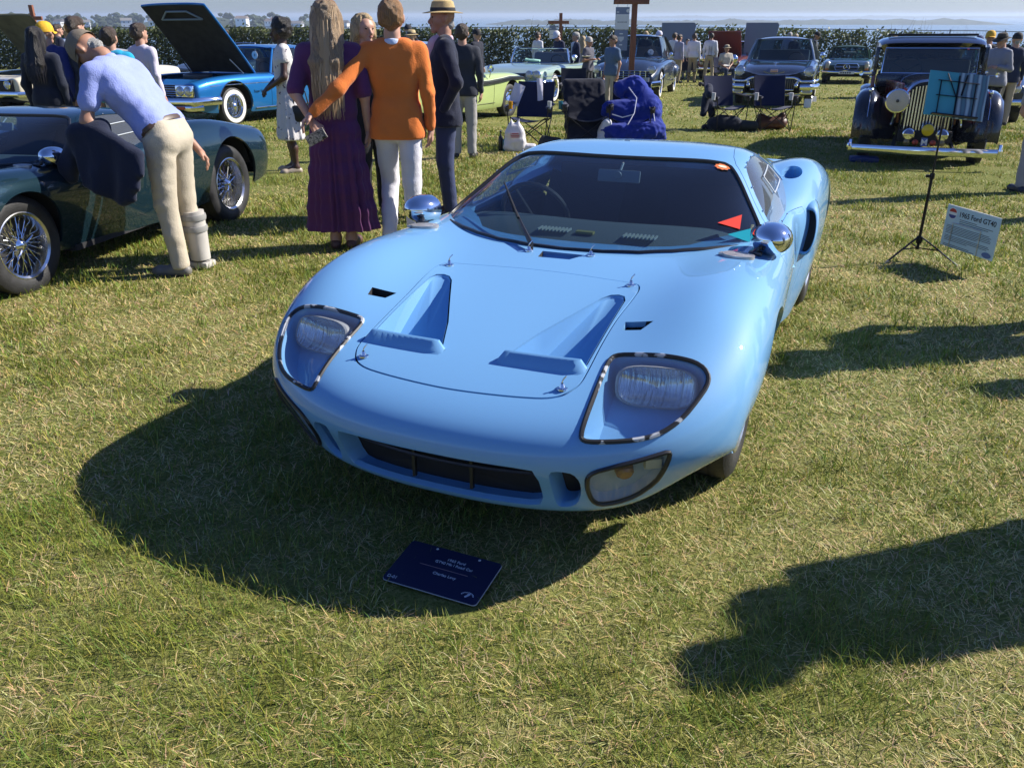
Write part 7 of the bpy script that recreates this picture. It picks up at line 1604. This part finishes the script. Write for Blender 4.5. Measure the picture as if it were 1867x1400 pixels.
for px, sx, lab in ((1300, -1, 'white can on the left arm of the left camp chair'), (1378, -1, 'white cup on the left arm of the right camp chair'), (1441, 1, 'white can on the right arm of the right camp chair')):
    d = ray(px, 188); Y = 15.1; o = MB().lathe([(.001, 0), (.032, 0), (.035, .12), (.001, .12)], 14).out('drink_can', mat('can_white', (.6, .6, .62), .3), None); put(o, (d.x / d.y * Y, Y, gz(Y) + .545), lab, 'can')
g = gp(1252, 151); camp_chair('small empty camp chair by the white shirt group', g.x, g.y, 5, cloth('chair_dark', (.012, .016, .035)))
g = gp(1281, 158); blob('small_bag', [((-.08, 0, .07), (.08, 0, .05), .08, .06)], mat('bag_black'), g, 'black bag on the grass near the white shirt group', 'bag', .025, .02, .01)
g = Vector((SM['root'].location.x, SM['root'].location.y + .10, 0)); camp_chair('camp chair with the seated man in the straw hat', g.x, g.y, 12)
pl = MB().lathe([(.001, .004), (.08, .004), (.11, .018), (.112, .016), (.08, 0), (.001, 0)], 20).out('paper_plate', mat('plate_paper', (.68, .66, .60), .8), None); put(pl, SM['root'].location + Vector((-.02, -.30, .66)), 'paper plate on the lap of the seated man', 'plate', (R(8), 0, 0))
g = stand(1074, 69, 22.3); pl2 = pl.copy(); COL.objects.link(pl2); pl2.location = (g[0] - .08, 22.0, gz(22) + 1.12); pl2.rotation_euler = (0, 0, 0); tag(pl2, 'paper plate held by the man in the tweed cap', 'plate')
g = gp(1046, 205); camp_chair('dark camp chair in front of the man holding a plate', g.x, g.y, 0, cloth('chair_dark'))
# ---- wooden sign posts
WD = mat('sign_wood', (.22, .075, .032), .6, var=.3, vscale=4, stretch=(18, 18, 1.2), bump=.2, bscale=40)
SG = mat('sign_slate', (.19, .23, .33), .6); SW = mat('sign_white', (.72, .72, .70), .6); SP = mat('sign_print', (.18, .18, .2), .7)
def sign_post(label, x, y, h, zarm, full=True, tilt=0., rz=0.):
    root = empty('sign_post', (x, y, gz(y)), R(rz)); root.rotation_euler = (0, R(tilt), R(rz)); tag(root, label, 'sign post', 'wooden sign posts')
    MB().box((0, 0, h / 2 - .1), (.14, .12, h + .2), bev=.008).out('post', WD, root); MB().box((-.10, -.075, zarm), (1.0 * .92, .09, .13), bev=.008).out('crossarm', WD, root); MB().box((-.555, -.075, zarm), (.012, .092, .132)).out('arm_end', mat('arm_end_dark', (.03, .025, .025), .7), root)
    x0 = -.32
    for dx in (-.13, .12): MB().tube([(x0 + dx, -.08, zarm - .06), (x0 + dx, -.08, zarm - .13)], .008, 6).out('hanger', STEEL, root)
    t = zarm - .13
    bd = MB().box((x0, -.08, t - .09), (.36, .02, .18)).out('header_panel', SG, root); MB().lathe([(.045, -.002), (.001, -.003)], 20, 'y', (x0 + .14, -.091, t - .09)).out('round_mark', SW, bd); MB().box((x0 - .12, -.093, t - .12), (.06, .004, .03)).out('print_line', SW, bd)
    bw = MB().box((x0, -.08, t - .36), (.36, .018, .355)).out('name_panel', SW, root)
    for i in range(7): MB().box((x0 - .105 + i * .036, -.0905, t - .36), (.026 if i not in (1, 4) else .016, .002, .022)).out('print_mark', SP, bw)
    if full:
        be = MB().box((x0 - .01, -.08, t - .80), (.35, .02, .50)).out('emblem_panel', SG, root)
        MB().prism([(x0 - .09, t - .71), (x0 + .07, t - .71), (x0 + .06, t - .78), (x0 - .01, t - .84), (x0 - .08, t - .78)], -.0925, -.0905, 'y').out('shield', mat('shield_pale', (.55, .57, .60), .6), be, smooth=False)
        for z_, w_ in ((t - .64, .09), (t - .91, .08)): MB().box((x0 - .01, -.0915, z_), (w_, .003, .028)).out('print_line', SW, be)
    return root
g = gp(1148, 182); sign_post('tall wooden sign post with hanging slate and white panels in the middle of the lawn', g.x, g.y, 2.75, 2.42)
d = ray(62, 40); sign_post('wooden cross sign post with a white panel at the far left', d.x / d.y * 33, 33, 2.66, 2.22, False, 0)
d = ray(1022, 60); sign_post('distant wooden sign post by the hedge', d.x / d.y * 40, 40, 2.58, 2.2, False)
# grey display boards
for px, w_, lab in ((1236, 1.35, 'large slate-grey board behind the navy saloon'), (1388, 1.3, 'large slate-grey board behind the black saloon')):
    d = ray(px, 60); Y = 37; o = MB().prism([(-w_ / 2, .2), (w_ / 2 - .25, .2), (w_ / 2 + .05, 2.05), (w_ / 2 - .02, 2.14), (-w_ / 2, 2.14)], -.03, .03, 'y').out('display_board', mat('board_slate', (.16, .20, .27), .6), None, smooth=False); put(o, (d.x / d.y * Y, Y, gz(Y)), lab, 'board')
    for dx in (-.4, .2): MB().tube([(dx, .06, 0), (dx, .06, 1.8)], .02, 6).out('stake', STEEL, o)
# cards on the grass by the bumpers
for px, py, lab in ((1190, 180, 'pink card on a stake by the navy saloon\'s bumper'), (1480, 190, 'white card on a stake by the black saloon\'s bumper')):
    o = MB().box((0, 0, .12), (.20, .008, .14), (R(-25), 0, 0)).out('display_card', mat('card_pink' if px < 1300 else 'card_white', (.70, .60, .60) if px < 1300 else (.72, .72, .74), .6), None, smooth=False); put(o, gp(px, py), lab, 'card'); MB().tube([(0, .02, 0), (0, .02, .14)], .005, 5).out('stake', STEEL, o)
o = MB().box((0, 0, .04), (.36, .20, .07), bev=.025).out('wheel_pad', mat('pad_blue', (.012, .035, .14), .6), None); put(o, gp(1574, 296), 'blue pad on the grass by the vintage saloon\'s front wheel', 'pad', (0, 0, R(-15)))
# ---- music stand with a folder of pictures
g = gp(1668, 476); root = empty('music_stand', g, R(0)); tag(root, 'black folding music stand holding a teal picture print', 'music stand')
BM = mat('stand_black', (.015, .014, .018), .35, .5)
MB().tube([(0, 0, .09), (0, 0, .62)], .011, 8).out('pole', BM, root); MB().tube([(0, 0, .60), (0, 0, 1.02)], .007, 8).out('inner_pole', BM, root); MB().lathe([(.016, -.02), (.018, 0), (.016, .02)], 12, 'z', (0, 0, .62)).box((-.03, 0, .62), (.03, .02, .02), bev=.006).out('clamp', BM, root); MB().lathe([(.02, -.025), (.024, 0), (.02, .025)], 12, 'z', (0, 0, .16)).out('hub', BM, root)
for a in (R(200), R(325), R(85)):
    c, s = math.cos(a), math.sin(a); lo = MB().tube([(0, 0, .19), (.13 * c, .13 * s, .11), (.28 * c, .28 * s, .01)], [(.010, .005)] * 3, 6).out('leg', BM, root); MB().tube([(0, 0, .10), (.14 * c, .14 * s, .10)], .005, 5).out('leg_brace', BM, lo); MB().tube([(.255 * c, .255 * s, .028), (.285 * c, .285 * s, .006)], .008, 6).out('leg_tip', mat('tip_pale', (.5, .45, .4), .4), lo)
FM = Matrix.Translation((.045, -.02, 1.165)) @ Matrix.Rotation(R(-6), 4, 'Z') @ Matrix.Rotation(R(-22), 4, 'X') @ Matrix.Rotation(R(6), 4, 'Y')
fr = MB()
def fb(a, c, w_=.006): fr.tube([tuple(FM @ Vector((a[0], -.006, a[1]))), tuple(FM @ Vector((c[0], -.006, c[1])))], [(w_, .003)] * 2, 6)
for a, c in (((-.135, .09), (.135, .09)), ((-.135, -.01), (.135, -.01)), ((-.15, -.14), (.15, -.14)), ((-.115, .09), (-.115, -.14)), ((.115, .09), (.115, -.14)), ((-.08, .14), (.0, -.02)), ((.05, .14), (.03, .0))): fb(a, c)
fb((0, .13), (0, -.15), .011); fo = fr.out('desk_frame', BM, root)
MB().box((0, -.018, -.143), (.30, .03, .008)).xf(FM).out('desk_ledge', BM, root)
pm_ = bpy.data.materials.new('print_teal'); pm_.use_nodes = True; t = pm_.node_tree; bs = t.nodes['Principled BSDF']; bs.inputs['Roughness'].default_value = .25
tc = t.nodes.new('ShaderNodeTexCoord'); wv = t.nodes.new('ShaderNodeTexWave'); wv.inputs['Scale'].default_value = 1.1; wv.inputs['Distortion'].default_value = 2.5; cr = t.nodes.new('ShaderNodeValToRGB'); cr.color_ramp.elements[0].color = (.12, .22, .25, 1); cr.color_ramp.elements[1].color = (.45, .55, .55, 1); cr.color_ramp.elements.new(.5).color = (.10, .14, .17, 1)
t.links.new(tc.outputs['Generated'], wv.inputs['Vector']); t.links.new(wv.outputs[0], cr.inputs[0]); t.links.new(cr.outputs[0], bs.inputs['Base Color'])
o = MB().box((.095, .004, .0), (.20, .006, .31)).out('picture_print', pm_, None, smooth=False); o.matrix_world = Matrix.Translation(g) @ FM; tag(o, 'glossy picture print, right half of the sheets on the music stand', 'print')
o = MB().box((-.10, .004, .002), (.19, .008, .30)).out('teal_folder', mat('folder_teal', (.07, .34, .37), .45), None, smooth=False); o.matrix_world = Matrix.Translation(g) @ FM; tag(o, 'plain teal folder, left half of the sheets on the music stand', 'folder')
# ---- info board on two stakes
a, b_ = gnd(1773, 498), gnd(1722, 481); ax = Vector((a.x - b_.x, a.y - b_.y, 0)).normalized(); ang = math.atan2(ax.y, ax.x); mid = (a + b_) / 2
root = empty('info_board', mid - Vector((0, 0, 0)), ang); tag(root, 'pale blue info board about a 1965 car on two thin stakes', 'sign')
IB = mat('board_pale_blue', (.52, .68, .74), .55); INK = mat('ink_black', (.02, .022, .03), .6)
HWb = .245; z0, z1 = .125, .415; xo = .03
MB().box((xo, 0, (z0 + z1) / 2), (2 * HWb, .006, z1 - z0)).out('panel', IB, root, smooth=False); MB().box((xo, .0005, z1 + .002), (2 * HWb, .006, .004)).out('panel_edge', mat('edge_white', (.75, .78, .78), .5), root, smooth=False)
for sx in (-.132, .132): MB().tube([(sx, -.006, -.03), (sx, -.006, .30)], .0022, 5).out('stake', STEEL, root)
MB().tube([(-.132, -.006, .30), (.132, -.006, .30)], .0022, 5).out('stake_bar', STEEL, root)
text_mesh('title', '1965 Ford GT40', .050, INK, root, (xo + .045, -.0042, z1 - .062), (R(90), 0, 0), bold=True)
for i, (w_, x_) in enumerate(((.16, -.03), (.31, .045), (.27, .025))): MB().box((xo + x_, -.0036, z1 - .082 - i * .012), (w_, .001, .0035)).out('text_line', INK, root, smooth=False)
zz = z1 - .128
for i in range(13):
    if i in (6, 11): zz -= .009
    w_ = [.40, .42, .41, .42, .42, .30, .41, .42, .40, .22, .0, .25, .30][i]; zz -= .0105
    if w_: MB().box((xo - .22 + w_ / 2, -.0036, zz), (w_, .001, .003)).out('text_line', INK, root, smooth=False)
MB().lathe([(.041, 0), (.001, 0)], 28, 'y', (xo - .185, -.0037, z1 - .052)).out('badge_ring', mat('badge_white', (.78, .78, .76), .5), root)
for z_, c, s in ((.0, (.5, .04, .03), 1), (0, (.03, .05, .25), -1)): MB().add([(xo - .185 + .035 * math.cos(t), -.0046, z1 - .052 + s * (.010 + .025 * math.sin(t))) for t in np.linspace(0, math.pi, 14)], [tuple(range(14))]).out('badge_half', mat('badge_half_%d' % (s + 1), c, .5), root, smooth=False)
MB().add([(xo + .19 + .042 * math.cos(t), -.0046, z0 + .026 + .019 * math.sin(t)) for t in np.linspace(0, 6.283, 24, endpoint=False)], [tuple(range(24))]).out('oval_mark', mat('oval_blue', (.10, .17, .38), .5), root, smooth=False)
# ---- navy name placard on the grass in front of the coupe
pts = [gnd(752, 1003), gnd(908, 1045), gnd(868, 1108), gnd(706, 1062)]; c = sum(pts, Vector()) / 4; ux = ((pts[1] - pts[0]) + (pts[2] - pts[3])).normalized(); ang = math.atan2(ux.y, ux.x)
root = empty('name_placard', c + Vector((0, 0, .026)), 0); root.rotation_euler = (R(5), 0, ang); tag(root, 'navy name placard lying on the grass in front of the blue coupe', 'placard')
W_, H_ = .315, .190
pl_ = []
for cx, cy, a0 in ((W_ / 2 - .012, H_ / 2 - .012, 0), (-W_ / 2 + .012, H_ / 2 - .012, 90), (-W_ / 2 + .012, -H_ / 2 + .012, 180), (W_ / 2 - .012, -H_ / 2 + .012, 270)): pl_ += [(cx + .012 * math.cos(R(a0 + t)), cy + .012 * math.sin(R(a0 + t))) for t in (0, 30, 60, 90)]
MB().prism(pl_, -.003, 0).out('plate', mat('placard_navy', (.008, .012, .055), .45), root, smooth=False); PW = mat('placard_print', (.50, .55, .62), .5)
ed = MB().prism([(x_ * 1.006, y_ * 1.01) for x_, y_ in pl_], -.006, -.003).out('plate_back', mat('plate_back_white', (.55, .57, .6), .5), root, smooth=False)
text_mesh('lettering', '1965 Ford', .0150, PW, root, (.022, .046, .0004), (0, 0, 0)); text_mesh('lettering', 'GT40 Mk I Road Car', .0150, PW, root, (.022, .028, .0004), (0, 0, 0)); text_mesh('lettering', 'Charles Levy', .0150, PW, root, (.015, -.022, .0004), (0, 0, 0)); text_mesh('lettering', 'D-01', .0165, PW, root, (-.148, -.083, .0004), (0, 0, 0), 'LEFT')
MB().box((.0, .006, .0006), (.165, .0016, .0008)).out('rule', mat('rule_copper', (.30, .20, .22), .5), root)
em = MB(); 
for i in range(9): t = R(20 + i * 17.5); em.box((.118 + .020 * math.cos(t), -.072 + .016 * math.sin(t), .0006), (.0035, .0035, .0008))
em.box((.118, -.070, .0006), (.006, .016, .0008), (0, 0, R(-35))); em.box((.121, -.062, .0006), (.009, .005, .0008), (0, 0, R(20))); eo = em.out('crest', PW, root, smooth=False); eo['kind'] = 'stuff'
for sx in (-.062, .085): MB().lathe([(.0045, .0006), (.001, .0008)], 10, 'z', (sx, .084, 0)).out('eyelet', WHITE, root)
BLUE = paint('light_blue_paint', (.165, .385, .67), .55)
build_gt('sports_car', (0.1441, 3.0830, gz(3.0830)), -R(23.403), BLUE, False, True, 'light blue low coupe in the foreground with round stickers and triangular decals on its windscreen', 'car')
TEAL = paint('dark_teal_paint', (.008, .034, .052), .25, .5)
build_gt('sports_car', (-3.86, 5.36, gz(5.36)), -R(13.6), TEAL, True, False, 'dark metallic teal low coupe with wire wheels at the left edge', 'car')
